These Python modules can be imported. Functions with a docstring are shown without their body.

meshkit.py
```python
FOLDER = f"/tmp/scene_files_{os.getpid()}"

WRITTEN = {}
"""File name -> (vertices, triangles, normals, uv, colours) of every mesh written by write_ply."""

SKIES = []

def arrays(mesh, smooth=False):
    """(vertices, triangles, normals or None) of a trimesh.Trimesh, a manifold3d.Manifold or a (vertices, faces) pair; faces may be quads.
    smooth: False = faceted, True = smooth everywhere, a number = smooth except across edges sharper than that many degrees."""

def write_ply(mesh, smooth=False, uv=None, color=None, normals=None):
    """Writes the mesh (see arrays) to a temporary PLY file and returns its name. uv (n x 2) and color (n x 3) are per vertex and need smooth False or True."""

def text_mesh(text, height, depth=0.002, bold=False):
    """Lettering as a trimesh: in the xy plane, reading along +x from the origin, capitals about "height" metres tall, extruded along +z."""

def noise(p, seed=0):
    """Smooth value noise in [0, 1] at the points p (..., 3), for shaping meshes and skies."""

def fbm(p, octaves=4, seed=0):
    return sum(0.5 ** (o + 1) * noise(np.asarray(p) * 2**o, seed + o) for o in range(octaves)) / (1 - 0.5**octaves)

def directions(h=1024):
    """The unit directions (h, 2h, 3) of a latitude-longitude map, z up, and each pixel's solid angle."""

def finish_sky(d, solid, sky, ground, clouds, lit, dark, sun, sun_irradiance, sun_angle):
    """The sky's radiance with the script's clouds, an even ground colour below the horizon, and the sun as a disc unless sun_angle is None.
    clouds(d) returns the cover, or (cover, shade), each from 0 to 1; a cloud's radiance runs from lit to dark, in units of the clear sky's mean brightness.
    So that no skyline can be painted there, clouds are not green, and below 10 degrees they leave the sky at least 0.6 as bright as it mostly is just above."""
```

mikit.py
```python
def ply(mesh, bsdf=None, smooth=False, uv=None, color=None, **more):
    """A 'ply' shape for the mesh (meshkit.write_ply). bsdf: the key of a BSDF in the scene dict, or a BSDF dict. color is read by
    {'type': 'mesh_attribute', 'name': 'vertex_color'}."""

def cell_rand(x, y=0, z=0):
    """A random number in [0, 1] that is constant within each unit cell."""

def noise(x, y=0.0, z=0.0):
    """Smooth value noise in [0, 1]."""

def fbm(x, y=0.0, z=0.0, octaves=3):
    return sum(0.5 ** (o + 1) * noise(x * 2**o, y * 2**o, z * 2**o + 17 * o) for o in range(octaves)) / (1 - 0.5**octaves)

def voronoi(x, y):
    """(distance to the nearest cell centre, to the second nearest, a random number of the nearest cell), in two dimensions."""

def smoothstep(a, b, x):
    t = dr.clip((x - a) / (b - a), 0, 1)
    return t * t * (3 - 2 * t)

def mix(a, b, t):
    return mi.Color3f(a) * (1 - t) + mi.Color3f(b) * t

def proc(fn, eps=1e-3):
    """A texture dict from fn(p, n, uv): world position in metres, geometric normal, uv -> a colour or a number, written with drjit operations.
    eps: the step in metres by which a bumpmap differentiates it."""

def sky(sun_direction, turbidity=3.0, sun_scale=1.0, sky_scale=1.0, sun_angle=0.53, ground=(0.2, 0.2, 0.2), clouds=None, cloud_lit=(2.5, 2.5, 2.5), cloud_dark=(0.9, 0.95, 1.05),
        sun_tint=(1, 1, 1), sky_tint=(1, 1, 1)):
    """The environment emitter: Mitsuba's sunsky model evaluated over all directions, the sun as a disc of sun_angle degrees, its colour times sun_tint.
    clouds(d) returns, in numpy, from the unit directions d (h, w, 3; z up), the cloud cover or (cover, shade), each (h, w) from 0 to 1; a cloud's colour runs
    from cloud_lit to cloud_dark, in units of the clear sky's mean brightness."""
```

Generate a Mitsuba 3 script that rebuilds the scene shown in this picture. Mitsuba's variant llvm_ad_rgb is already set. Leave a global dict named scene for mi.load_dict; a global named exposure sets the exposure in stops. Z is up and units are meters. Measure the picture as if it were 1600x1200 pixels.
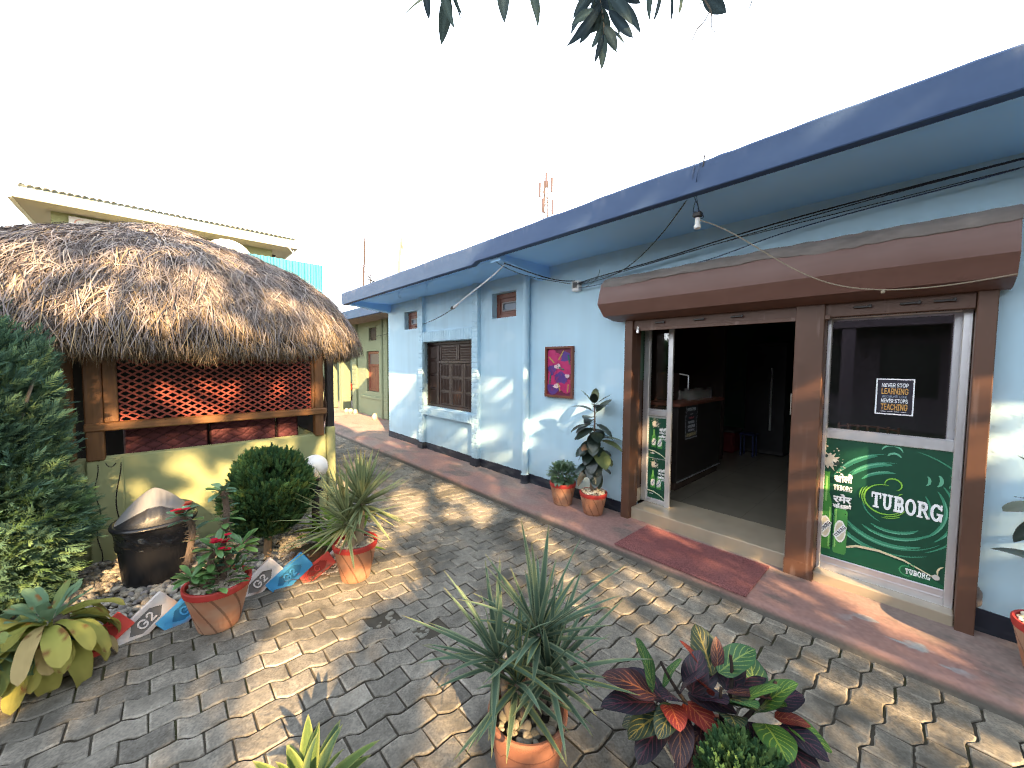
import math, numpy as np, trimesh, mitsuba as mi, mikit, drjit as dr
from mikit import proc, noise, fbm, voronoi, cell_rand, smoothstep, mix
from meshkit import text_mesh, fbm as nfbm, noise as nnoise
from shapely.geometry import Polygon, Point, LineString, box as sbox
from shapely.ops import unary_union
from shapely import affinity
T = mi.ScalarTransform4f
scene, labels = {}, {}

# ---------------------------------------------------------------- camera, sky, exposure
YAW, PITCH, ROLL, FPX, EYE = math.radians(42.6), math.radians(3.1), math.radians(-0.45), 597.0, 1.72
_cy, _sy = math.cos(YAW), math.sin(YAW)
_f = np.array([_sy * math.cos(PITCH), _cy * math.cos(PITCH), -math.sin(PITCH)])
_r = np.array([_cy, -_sy, 0.0])
_d = np.cross(_f, _r)
CAM_R, CAM_D = _r * math.cos(ROLL) + _d * math.sin(ROLL), -_r * math.sin(ROLL) + _d * math.cos(ROLL)
_m = np.eye(4)
_m[:3, 0], _m[:3, 1], _m[:3, 2], _m[:3, 3] = -CAM_R, -CAM_D, _f, [0, 0, EYE]
scene['camera'] = {'type': 'perspective', 'fov': math.degrees(2 * math.atan(800 / FPX)), 'fov_axis': 'x',
                   'to_world': T(_m.tolist()), 'near_clip': 0.05, 'far_clip': 3000.0}
SUN = np.array([-1.0, -3.0, 1.56]); SUN /= np.linalg.norm(SUN)
def haze_cover(d):
    n = nfbm(d * np.array([2.0, 2.0, 5.0]), 4, 3)
    return np.clip(0.82 + 0.4 * (n - 0.5) - 0.55 * d[..., 2], 0, 1), np.zeros(d.shape[:2])
scene['sky'] = mikit.sky(SUN.tolist(), turbidity=4, sun_scale=1.05, sky_scale=1.0, sun_angle=0.53, ground=(0.25, 0.23, 0.2),
                         clouds=haze_cover, cloud_lit=(3.3, 3.4, 3.5), cloud_dark=(0.9, 0.92, 0.95), sun_tint=(1.0, 0.88, 0.69))
exposure = 4.05

# ---------------------------------------------------------------- helpers
def srgb(h):
    c = np.array([int(h[i:i + 2], 16) for i in (1, 3, 5)]) / 255.0
    return np.where(c <= 0.04045, c / 12.92, ((c + 0.055) / 1.055) ** 2.4)
def rgb(c):
    return {'type': 'rgb', 'value': [float(x) for x in c]}
def numbered(key):
    if key not in scene and key not in labels: return key
    i = _count.get(key, 0)
    while True:
        i += 1
        k = f'{key}_{i:03d}'
        if k not in scene and k not in labels:
            _count[key] = i
            return k
_count = {}
def thing(name, label, cat, group=None, kind=None):
    k = numbered(name)
    labels[k] = {'label': label, 'category': cat}
    if group: labels[k]['group'] = group
    if kind: labels[k]['kind'] = kind
    return k
def put(key, shape):
    k = numbered(key)
    scene[k] = shape
    return k
def add(key, mesh, mat, smooth=False, uv=None, col=None, label=None, kind=None):
    """one entry of the scene; key carries its parents' names"""
    k = numbered(key)
    if col is not None and np.ndim(col) == 1:
        n = len(mesh[0]) if isinstance(mesh, tuple) else len(mesh.vertices)
        col = np.tile(np.asarray(col, float), (n, 1))
    scene[k] = mikit.ply(mesh, mat, smooth=smooth, uv=uv, color=col)
    if label or kind:
        labels[k] = {}
        if label: labels[k]['label'] = label
        if kind: labels[k]['kind'] = kind
    return k
def moved(shape, M):
    return {**shape, 'to_world': T(np.asarray(M, float).tolist())}
def mat4(R=None, t=(0, 0, 0)):
    M = np.eye(4)
    if R is not None: M[:3, :3] = R
    M[:3, 3] = t
    return M
def rx(a): c, s = math.cos(a), math.sin(a); return np.array([[1, 0, 0], [0, c, -s], [0, s, c]])
def ry(a): c, s = math.cos(a), math.sin(a); return np.array([[c, 0, s], [0, 1, 0], [-s, 0, c]])
def rz(a): c, s = math.cos(a), math.sin(a); return np.array([[c, -s, 0], [s, c, 0], [0, 0, 1]])
def tri(f):
    f = np.asarray(f, int)
    return np.vstack([f[:, [0, 1, 2]], f[:, [0, 2, 3]]]) if f.shape[1] == 4 else f
def join(ms):
    V, F, o = [], [], 0
    for m in ms:
        v, f = (m[0], m[1]) if isinstance(m, tuple) else (np.asarray(m.vertices), np.asarray(m.faces))
        V.append(v); F.append(tri(f) + o); o += len(v)
    return np.vstack(V), np.vstack(F)
_c8 = np.array([[x, y, z] for x in (-1, 1) for y in (-1, 1) for z in (-1, 1)], float)
_own = np.tile(np.eye(3), (8, 1))
_cbv = np.repeat(_c8, 3, 0)
_hull = trimesh.convex.convex_hull(_cbv * (0.8 + 0.2 * _own))
_map = [int(np.argmin(np.abs(_cbv * (0.8 + 0.2 * _own) - h).sum(1))) for h in _hull.vertices]
_cbf = np.array(_map)[_hull.faces]
def cbox(x0, x1, y0, y1, z0, z1, b=0.004):
    lo, hi = np.array([x0, y0, z0], float), np.array([x1, y1, z1], float)
    h = np.maximum((hi - lo) / 2, 1e-5); b = min(b, 0.45 * h.min())
    return (lo + hi) / 2 + _cbv * (h - b + b * _own), _cbf
def bx(x0, x1, y0, y1, z0, z1):
    m = trimesh.creation.box((x1 - x0, y1 - y0, z1 - z0)); m.apply_translation([(x0 + x1) / 2, (y0 + y1) / 2, (z0 + z1) / 2])
    return np.array(m.vertices), np.array(m.faces)
def tube(path, rad, n=8, cap=True):
    P = np.asarray(path, float); m = len(P); rad = np.broadcast_to(np.asarray(rad, float), (m,))
    t = np.gradient(P, axis=0); t /= np.linalg.norm(t, axis=1, keepdims=True) + 1e-12
    a = np.cross(t[0], [0, 0, 1.0] if abs(t[0][2]) < 0.9 else [1.0, 0, 0]); a /= np.linalg.norm(a)
    th = np.arange(n) * 2 * np.pi / n; V = []
    for i in range(m):
        a = a - t[i] * (a @ t[i]); a /= np.linalg.norm(a); b = np.cross(t[i], a)
        V.append(P[i] + rad[i] * (np.cos(th)[:, None] * a + np.sin(th)[:, None] * b))
    V = np.vstack(V); F = []
    for i in range(m - 1):
        for j in range(n):
            k = (j + 1) % n
            F += [[i * n + j, i * n + k, (i + 1) * n + k], [i * n + j, (i + 1) * n + k, (i + 1) * n + j]]
    if cap:
        V = np.vstack([V, P[:1], P[-1:]]); c0, c1 = len(V) - 2, len(V) - 1
        for j in range(n):
            k = (j + 1) % n
            F += [[c0, k, j], [c1, (m - 1) * n + j, (m - 1) * n + k]]
    return V, np.array(F)
def lathe(prof, n=32, c=(0, 0, 0), sx=1.0, sy=1.0):
    p = np.asarray(prof, float); m = len(p); th = np.arange(n) * 2 * np.pi / n
    V = np.stack([p[:, None, 0] * np.cos(th) * sx, p[:, None, 0] * np.sin(th) * sy, np.repeat(p[:, 1:2], n, 1)], -1).reshape(-1, 3) + np.asarray(c, float)
    i, j = np.meshgrid(np.arange(m - 1), np.arange(n), indexing='ij'); k = (j + 1) % n
    return V, tri(np.stack([i * n + j, i * n + k, (i + 1) * n + k, (i + 1) * n + j], -1).reshape(-1, 4))
def grid(V):
    """(a, b, 3) points -> mesh"""
    a, b = V.shape[:2]
    i, j = np.meshgrid(np.arange(a - 1), np.arange(b - 1), indexing='ij')
    return V.reshape(-1, 3), tri(np.stack([i * b + j, (i + 1) * b + j, (i + 1) * b + j + 1, i * b + j + 1], -1).reshape(-1, 4))
def extrude(poly, d):
    gs = [g for g in getattr(poly, 'geoms', [poly]) if g.geom_type == 'Polygon' and g.area > 1e-9]
    return join([trimesh.creation.extrude_polygon(g, d, engine='earcut') for g in gs])
def wall_yz(poly, x0, x1):
    """polygon in (y, z) extruded from x0 to x1"""
    v, f = extrude(poly, abs(x1 - x0))
    return np.stack([min(x0, x1) + v[:, 2], v[:, 0], v[:, 1]], 1), f
def wall_xz(poly, y0, y1):
    v, f = extrude(poly, abs(y1 - y0))
    return np.stack([v[:, 0], min(y0, y1) + v[:, 2], v[:, 1]], 1), f[:, ::-1]
def spread(tv, tf, R, t):
    """N copies of a template under rotations/scales R (N,3,3) and offsets t (N,3)"""
    V = (np.einsum('nij,kj->nki', R, tv) + t[:, None, :]).reshape(-1, 3)
    return V, (np.asarray(tf)[None] + (np.arange(len(t)) * len(tv))[:, None, None]).reshape(-1, 3)
def frames(d, rng, up=(0, 0, 1)):
    """rotation matrices whose x axis is d, with a random roll"""
    d = d / np.linalg.norm(d, axis=1, keepdims=True)
    a = np.cross(d, rng.normal(size=d.shape)); a /= np.linalg.norm(a, axis=1, keepdims=True)
    return np.stack([d, a, np.cross(d, a)], -1)
def unit(v):
    v = np.asarray(v, float); return v / np.linalg.norm(v)
def sph(az, el):
    return np.array([math.cos(el) * math.cos(az), math.cos(el) * math.sin(az), math.sin(el)])
def catenary(a, b, sag, n=16):
    s = np.linspace(0, 1, n)[:, None]; a, b = np.asarray(a, float), np.asarray(b, float)
    p = a + (b - a) * s; p[:, 2] -= (sag * 4 * s * (1 - s))[:, 0]
    return p
def smooth_path(pts, n=24):
    from scipy.interpolate import CubicSpline
    p = np.asarray(pts, float); t = np.r_[0, np.cumsum(np.linalg.norm(np.diff(p, axis=0), axis=1))]
    return CubicSpline(t, p)(np.linspace(0, t[-1], n))
PROF = {'sword': lambda t: (0.55 + 0.45 * np.minimum(1, t * 5)) * (1 - t ** 2.2) ** 0.9,
        'lance': lambda t: np.sin(np.pi * np.clip(t, 0, 1) ** 0.85) ** 0.8,
        'ovate': lambda t: np.sin(np.pi * np.clip(t, 0, 1) ** 0.8) ** 0.6,
        'spoon': lambda t: (0.25 + 0.75 * smooth_np(t / 0.6)) * np.sqrt(np.maximum(0, 1 - np.clip((t - 0.55) / 0.45, 0, 1) ** 2.4))}
def smooth_np(t):
    t = np.clip(t, 0, 1); return t * t * (3 - 2 * t)
def leaf(o, d, up, L, W, prof='lance', bend=0.5, fold=0.2, seg=8, cols=3, wave=0.0, phase=0.0, curl=1.4):
    """a leaf blade: (vertices, faces, (t, s) per vertex); it leaves o along d and droops by bend radians away from up"""
    d = unit(d); side = np.cross(d, up)
    if np.linalg.norm(side) < 1e-4: side = np.cross(d, [1, 0.3, 0])
    side = unit(side); n = np.cross(side, d)
    t = np.linspace(0, 1, seg + 1); ang = bend * t ** curl
    dirs = np.cos(ang)[:, None] * d - np.sin(ang)[:, None] * n
    nn = np.sin(ang)[:, None] * d + np.cos(ang)[:, None] * n
    c = np.asarray(o, float) + np.vstack([np.zeros(3), np.cumsum((dirs[1:] + dirs[:-1]) / 2 * (L / seg), 0)])
    w = W * 0.5 * np.maximum(PROF[prof](t), 0.02)
    s = np.linspace(-1, 1, cols)
    V = c[:, None] + side * (s[None, :, None] * w[:, None, None]) + nn[:, None] * ((fold * np.abs(s)[None, :] + wave * np.abs(s)[None, :] * np.sin(9 * t[:, None] + phase + 1.5 * s[None, :]))[..., None] * w[:, None, None])
    v, f = grid(V)
    ts = np.stack(np.meshgrid(t, s, indexing='ij'), -1).reshape(-1, 2)
    return v, f, ts

# ---------------------------------------------------------------- materials
def two(b): return {'type': 'twosided', 'bsdf': b}
def mat(name, color, rough=0.6, bump=None, scale=0.002, **kw):
    b = {'type': 'principled', 'base_color': color if isinstance(color, dict) else rgb(color), 'roughness': rough, **kw}
    if bump: b = {'type': 'bumpmap', 'arbitrary': bump, 'scale': scale, 'bsdf': b}
    scene[name] = two(b)
    return name
VC = {'type': 'mesh_attribute', 'name': 'vertex_color'}
mat('vc', VC, 0.8, specular=0.3)
mat('vc_satin', VC, 0.42, specular=0.5)
mat('vc_rough', VC, 0.95, specular=0.1)
scene['leaf_mat'] = {'type': 'principledthin', 'base_color': VC, 'roughness': 0.42, 'diff_trans': 0.55, 'spec_trans': 0.0, 'eta': 1.4}
scene['leaf_gloss'] = two({'type': 'principled', 'base_color': VC, 'roughness': 0.3, 'specular': 0.55})

def f_blue(p, n, uv):
    big = fbm(p.x * 0.9 + 3, p.y * 0.9, p.z * 1.3, 4)
    st = fbm(p.y * 9, p.z * 0.7 + 2, p.x * 9, 3)
    low = smoothstep(0.7, 0.1, p.z) * fbm(p.y * 4, p.z * 5, 3.0, 3)
    c = mix((0.385, 0.585, 0.72), (0.46, 0.655, 0.78), big)
    c = c * (0.90 + 0.18 * st)
    drip = smoothstep(0.60, 0.80, fbm(p.y * 5 + 3, p.z * 0.5, p.x * 5, 3)) * smoothstep(1.6, 2.9, p.z)
    c = mix(c, (0.30, 0.42, 0.50), 0.35 * drip)
    c = mix(c, (0.52, 0.69, 0.80), 0.5 * smoothstep(0.60, 0.72, fbm(p.x * 1.7 + 11, p.y * 1.7, p.z * 1.9, 4)))
    return mix(c, (0.27, 0.33, 0.34), 0.6 * low)
def b_plaster(p, n, uv):
    return fbm(p.x * 22, p.y * 22, p.z * 22, 3) + 0.35 * noise(p.x * 120, p.y * 120, p.z * 120)
mat('blue_paint', proc(f_blue), 0.55, proc(b_plaster), 0.004, specular=0.35)
mat('soffit_paint', proc(lambda p, n, uv: mix((0.30, 0.57, 0.92), (0.35, 0.62, 0.95), fbm(p.x * 2, p.y * 2, p.z * 2, 4))), 0.65, specular=0.3)
def f_fascia(p, n, uv):
    s = fbm(p.y * 3, p.z * 9, p.x * 3, 4); d = fbm(p.y * 14, p.z * 3, 1.0, 3)
    c = mix((0.030, 0.060, 0.135), (0.046, 0.084, 0.168), s)
    return mix(c, (0.12, 0.15, 0.22), 0.55 * smoothstep(0.55, 0.8, d) * smoothstep(3.02, 3.14, p.z))
mat('fascia_paint', proc(f_fascia), 0.6, specular=0.3)
mat('plinth_paint', proc(lambda p, n, uv: mix((0.012, 0.016, 0.028), (0.05, 0.055, 0.065), smoothstep(0.5, 0.8, fbm(p.x * 5, p.y * 5, p.z * 12, 4)))), 0.5)
def f_green(p, n, uv):
    st = fbm(p.x * 6, p.y * 6, p.z * 1.2, 4)
    c = mix((0.27, 0.29, 0.145), (0.33, 0.345, 0.18), fbm(p.x * 1.5, p.y * 1.5, p.z * 2, 3))
    return mix(c, (0.20, 0.21, 0.13), 0.55 * smoothstep(0.5, 0.75, st) * smoothstep(0.55, 0.0, p.z))
mat('green_plaster', proc(f_green), 0.8, proc(b_plaster), 0.004, specular=0.2)
def f_walk(p, n, uv):
    a = fbm(p.x * 2.2, p.y * 1.6, 0.0, 5); g = noise(p.x * 60, p.y * 60, p.z * 60)
    c = mix((0.255, 0.155, 0.138), (0.23, 0.178, 0.16), smoothstep(0.35, 0.65, a))
    c = mix(c, (0.125, 0.112, 0.103), 0.65 * smoothstep(0.55, 0.75, fbm(p.x * 5 + 7, p.y * 3.0, 2.0, 4)))
    c = mix(c, (0.10, 0.095, 0.085), smoothstep(0.065, 0.02, p.z))
    w = smoothstep(0.66, 0.74, fbm(p.x * 9 + 1, p.y * 5 + 4, 0.0, 4)) * smoothstep(0.35, 0.1, dr.sqrt(dr.square(p.x - 3.22) + dr.square((p.y - 0.02) * 0.9)))
    c = mix(c, (0.27, 0.31, 0.33), 0.8 * w)
    return c * (0.86 + 0.28 * g)
mat('red_concrete', proc(f_walk), 0.8, proc(lambda p, n, uv: fbm(p.x * 18, p.y * 18, p.z * 18, 4)), 0.004, specular=0.25)
def f_paver(p, n, uv):
    g = fbm(p.x * 14 + uv.x * 31, p.y * 14, uv.x * 9, 4); f = noise(p.x * 140, p.y * 140, p.z * 140)
    blot = smoothstep(0.5, 0.72, fbm(p.x * 4 + 5, p.y * 4, 1.0, 4))
    c = mix((0.118, 0.109, 0.093), (0.228, 0.208, 0.174), uv.x)
    c = mix(c, (0.215, 0.195, 0.16), smoothstep(1.4, 2.9, p.x + 0.5 * fbm(p.x, p.y, 0.0, 2)) * 0.45)
    st = fbm(p.x * 38 + uv.x * 7, p.y * 30, 2.0, 3)
    c = c * (0.42 + 0.75 * g + 0.40 * st) * (0.74 + 0.52 * f)
    c = mix(c, (0.06, 0.058, 0.05), 0.6 * blot)
    c = c * (0.80 + 0.28 * smoothstep(0.3, 0.62, fbm(p.x * 1.1 + 2, p.y * 1.1, 4.0, 3)))
    rim = smoothstep(0.55, 1.0, uv.y)                      # worn pale rim of each block
    c = mix(c, c * 1.45, rim * smoothstep(0.3, 0.6, g))
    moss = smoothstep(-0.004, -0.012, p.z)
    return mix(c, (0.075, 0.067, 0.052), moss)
mat('paver_mat', proc(f_paver), 0.85, proc(lambda p, n, uv: fbm(p.x * 45, p.y * 45, p.z * 45, 4)), 0.008, specular=0.2)
def f_soil(p, n, uv):
    m = smoothstep(0.5, 0.7, fbm(p.x * 3, p.y * 3, 0.0, 4))
    c = mix((0.055, 0.049, 0.039), (0.095, 0.084, 0.066), fbm(p.x * 20, p.y * 20, 0.0, 4))
    return mix(c, (0.055, 0.056, 0.03), m)
mat('soil', proc(f_soil), 0.95, proc(lambda p, n, uv: fbm(p.x * 30, p.y * 30, p.z * 30, 4)), 0.02, specular=0.1)
def f_wood(p, n, uv):
    g = fbm(p.x * 60, p.y * 60, p.z * 3.5, 4)
    c = mix((0.085, 0.036, 0.013), (0.19, 0.085, 0.028), g)
    return mix(c, (0.07, 0.035, 0.016), 0.6 * smoothstep(0.55, 0.75, fbm(p.x * 5, p.y * 5, p.z * 2, 3)))
mat('sage_plaster', proc(lambda p, n, uv: mix((0.20, 0.235, 0.15), (0.25, 0.285, 0.185), fbm(p.x * 2, p.y * 2, p.z * 2, 4))), 0.8, specular=0.2)
mat('post_wood', proc(f_wood), 0.5, proc(lambda p, n, uv: fbm(p.x * 80, p.y * 80, p.z * 4, 3)), 0.003)
mat('rail_wood', proc(lambda p, n, uv: mix((0.10, 0.042, 0.015), (0.20, 0.092, 0.03), fbm(p.x * 4, p.y * 60, p.z * 60, 4))), 0.5)
mat('lattice_paint', proc(lambda p, n, uv: mix((0.27, 0.048, 0.030), (0.20, 0.036, 0.025), fbm(p.x * 15, p.y * 15, p.z * 15, 3))), 0.5)
def f_window(p, n, uv):
    return mix((0.026, 0.013, 0.010), (0.055, 0.028, 0.02), fbm(p.x * 30, p.y * 30, p.z * 4, 4))
mat('window_wood', proc(f_window), 0.5)
mat('frame_wood', (0.16, 0.055, 0.035), 0.45)
def f_brown(p, n, uv):
    d = fbm(p.x * 7, p.y * 7, p.z * 2.5, 4); s = fbm(p.x * 25, p.y * 25, p.z * 2.0, 3)
    c = mix((0.075, 0.036, 0.022), (0.105, 0.050, 0.032), d)
    c = mix(c, (0.19, 0.13, 0.11), 0.5 * smoothstep(0.6, 0.78, s))
    return c
mat('brown_metal', proc(f_brown), 0.5, specular=0.45)
def f_hood(p, n, uv):
    d = fbm(p.x * 3, p.y * 2.2, p.z * 9, 4)
    c = mix((0.118, 0.058, 0.044), (0.15, 0.077, 0.062), d)
    dust = smoothstep(2.30, 2.50, p.z) * (0.45 + 0.6 * fbm(p.y * 2.5 + 3, p.z * 14, 0.0, 4))
    return mix(c, (0.27, 0.19, 0.18), 0.6 * dust)
mat('hood_metal', proc(f_hood), 0.5, proc(lambda p, n, uv: fbm(p.y * 5, p.z * 5, p.x * 5, 3)), 0.012, specular=0.4)
mat('old_cement', proc(lambda p, n, uv: mix((0.12, 0.105, 0.10), (0.25, 0.22, 0.205), fbm(p.x * 16, p.y * 8, p.z * 16, 5))), 0.9, proc(b_plaster), 0.008)
mat('alu', proc(lambda p, n, uv: mix((0.62, 0.62, 0.64), (0.75, 0.75, 0.77), fbm(p.x * 30, p.y * 30, p.z * 2, 3))), 0.38, metallic=0.75)
mat('grey_trim', (0.26, 0.25, 0.25), 0.5)
mat('steel', (0.6, 0.6, 0.6), 0.3, metallic=1.0)
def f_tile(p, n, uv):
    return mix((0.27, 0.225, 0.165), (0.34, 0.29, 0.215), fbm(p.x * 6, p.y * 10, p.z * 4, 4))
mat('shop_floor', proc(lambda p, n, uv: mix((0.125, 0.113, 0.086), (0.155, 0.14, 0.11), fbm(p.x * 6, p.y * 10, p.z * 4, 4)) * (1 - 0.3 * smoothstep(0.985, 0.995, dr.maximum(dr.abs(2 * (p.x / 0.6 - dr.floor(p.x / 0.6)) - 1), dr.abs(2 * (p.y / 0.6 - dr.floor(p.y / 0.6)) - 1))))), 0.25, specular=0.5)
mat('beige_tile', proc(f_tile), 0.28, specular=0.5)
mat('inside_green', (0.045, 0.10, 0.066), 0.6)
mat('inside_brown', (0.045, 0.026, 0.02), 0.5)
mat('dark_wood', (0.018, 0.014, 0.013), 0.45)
mat('black_plastic', (0.012, 0.012, 0.014), 0.3, specular=0.5)
mat('black_bag', (0.012, 0.012, 0.014), 0.22, specular=0.6)
mat('lid_grey', (0.09, 0.09, 0.095), 0.28, specular=0.6)
mat('black_metal', (0.02, 0.018, 0.018), 0.45)
mat('cable_black', (0.015, 0.016, 0.022), 0.5)
mat('cable_blue', (0.03, 0.06, 0.13), 0.5)
mat('cable_white', (0.55, 0.55, 0.58), 0.5)
mat('twine_cord', (0.26, 0.22, 0.16), 0.8)
mat('white_plastic', (0.75, 0.74, 0.72), 0.35)
mat('globe_glass', (0.80, 0.78, 0.74), 0.22, specular=0.6)
mat('porcelain', (0.7, 0.7, 0.68), 0.3)
def f_pot(p, n, uv):
    s = fbm(p.x * 12, p.y * 12, p.z * 12, 4)
    groove = smoothstep(0.80, 0.93, dr.abs(2 * ((uv.x * 9 + uv.y * 1.4) - dr.floor(uv.x * 9 + uv.y * 1.4)) - 1))
    c = mix((0.30, 0.13, 0.075), (0.34, 0.175, 0.11), s)
    c = mix(c, (0.36, 0.24, 0.17), 0.55 * smoothstep(0.5, 0.72, fbm(p.x * 5 + 9, p.y * 5, p.z * 7, 4)))
    return mix(c, c * 0.55, groove)
mat('terracotta', proc(f_pot), 0.8, specular=0.2)
def f_plainpot(p, n, uv):
    s = fbm(p.x * 10, p.y * 10, p.z * 16, 4)
    return mix((0.235, 0.095, 0.058), (0.28, 0.13, 0.085), s) * (1 - 0.35 * smoothstep(0.86, 0.97, dr.abs(2 * ((uv.y * 4 + 0.35 * uv.x) - dr.floor(uv.y * 4 + 0.35 * uv.x)) - 1)))
mat('plain_terracotta', proc(f_plainpot), 0.8, specular=0.2)
mat('rim_red', proc(lambda p, n, uv: mix((0.32, 0.022, 0.02), (0.38, 0.04, 0.03), fbm(p.x * 20, p.y * 20, p.z * 20, 3))), 0.55)
mat('maroon_vinyl', proc(lambda p, n, uv: mix((0.17, 0.035, 0.035), (0.22, 0.05, 0.05), fbm(p.x * 7, p.y * 7, p.z * 7, 3))), 0.4)
def f_mat(p, n, uv):
    g = noise(p.x * 170, p.y * 170, 0.0); b = fbm(p.x * 3, p.y * 3, 0.0, 3)
    return mix((0.155, 0.058, 0.060), (0.205, 0.088, 0.085), b) * (0.6 + 0.8 * g)
mat('mat_red', proc(f_mat), 0.95, proc(lambda p, n, uv: noise(p.x * 150, p.y * 150, p.z * 150)), 0.006, specular=0.1)
scene['pane_glass'] = {'type': 'thindielectric', 'int_ior': 1.5}
scene['clear_glass'] = {'type': 'dielectric', 'int_ior': 1.5}
def f_bark(p, n, uv):
    return mix((0.07, 0.055, 0.045), (0.19, 0.16, 0.13), fbm(p.x * 22, p.y * 22, p.z * 6, 4))
mat('bark', proc(f_bark), 0.95, proc(lambda p, n, uv: fbm(p.x * 25, p.y * 25, p.z * 8, 4)), 0.02)
def f_croton(p, n, uv):
    # uv.x: 2*variant + along, uv.y: across from -1 to 1
    k = dr.floor(uv.x * 0.5); t = uv.x - 2 * k; s = dr.abs(uv.y)
    vein = (t - 0.40 * s) * 6.5 + 0.5 * fbm(p.x * 20, p.y * 20, p.z * 20, 2)
    v = smoothstep(0.70, 0.97, dr.abs(2 * (vein - dr.floor(vein)) - 1)) * smoothstep(1.02, 0.6, s)
    v = dr.maximum(v, smoothstep(0.085, 0.03, s))
    b = fbm(p.x * 28, p.y * 28, p.z * 28, 3)
    base = [(0.026, 0.080, 0.026), (0.055, 0.13, 0.025), (0.016, 0.014, 0.022), (0.15, 0.022, 0.018), (0.042, 0.019, 0.024), (0.026, 0.043, 0.026)]
    line = [(0.30, 0.40, 0.08), (0.42, 0.50, 0.06), (0.16, 0.035, 0.06), (0.50, 0.16, 0.06), (0.45, 0.16, 0.06), (0.40, 0.30, 0.06)]
    c, l = mi.Color3f(base[0]), mi.Color3f(line[0])
    for i in range(1, 6):
        c = dr.select(dr.abs(k - i) < 0.5, mi.Color3f(base[i]), c); l = dr.select(dr.abs(k - i) < 0.5, mi.Color3f(line[i]), l)
    c = c * (0.6 + 0.8 * b)
    return c * (1 - 0.42 * v) + l * (0.42 * v)
scene['croton_leaf'] = two({'type': 'principled', 'base_color': proc(f_croton), 'roughness': 0.48, 'specular': 0.4})

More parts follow.
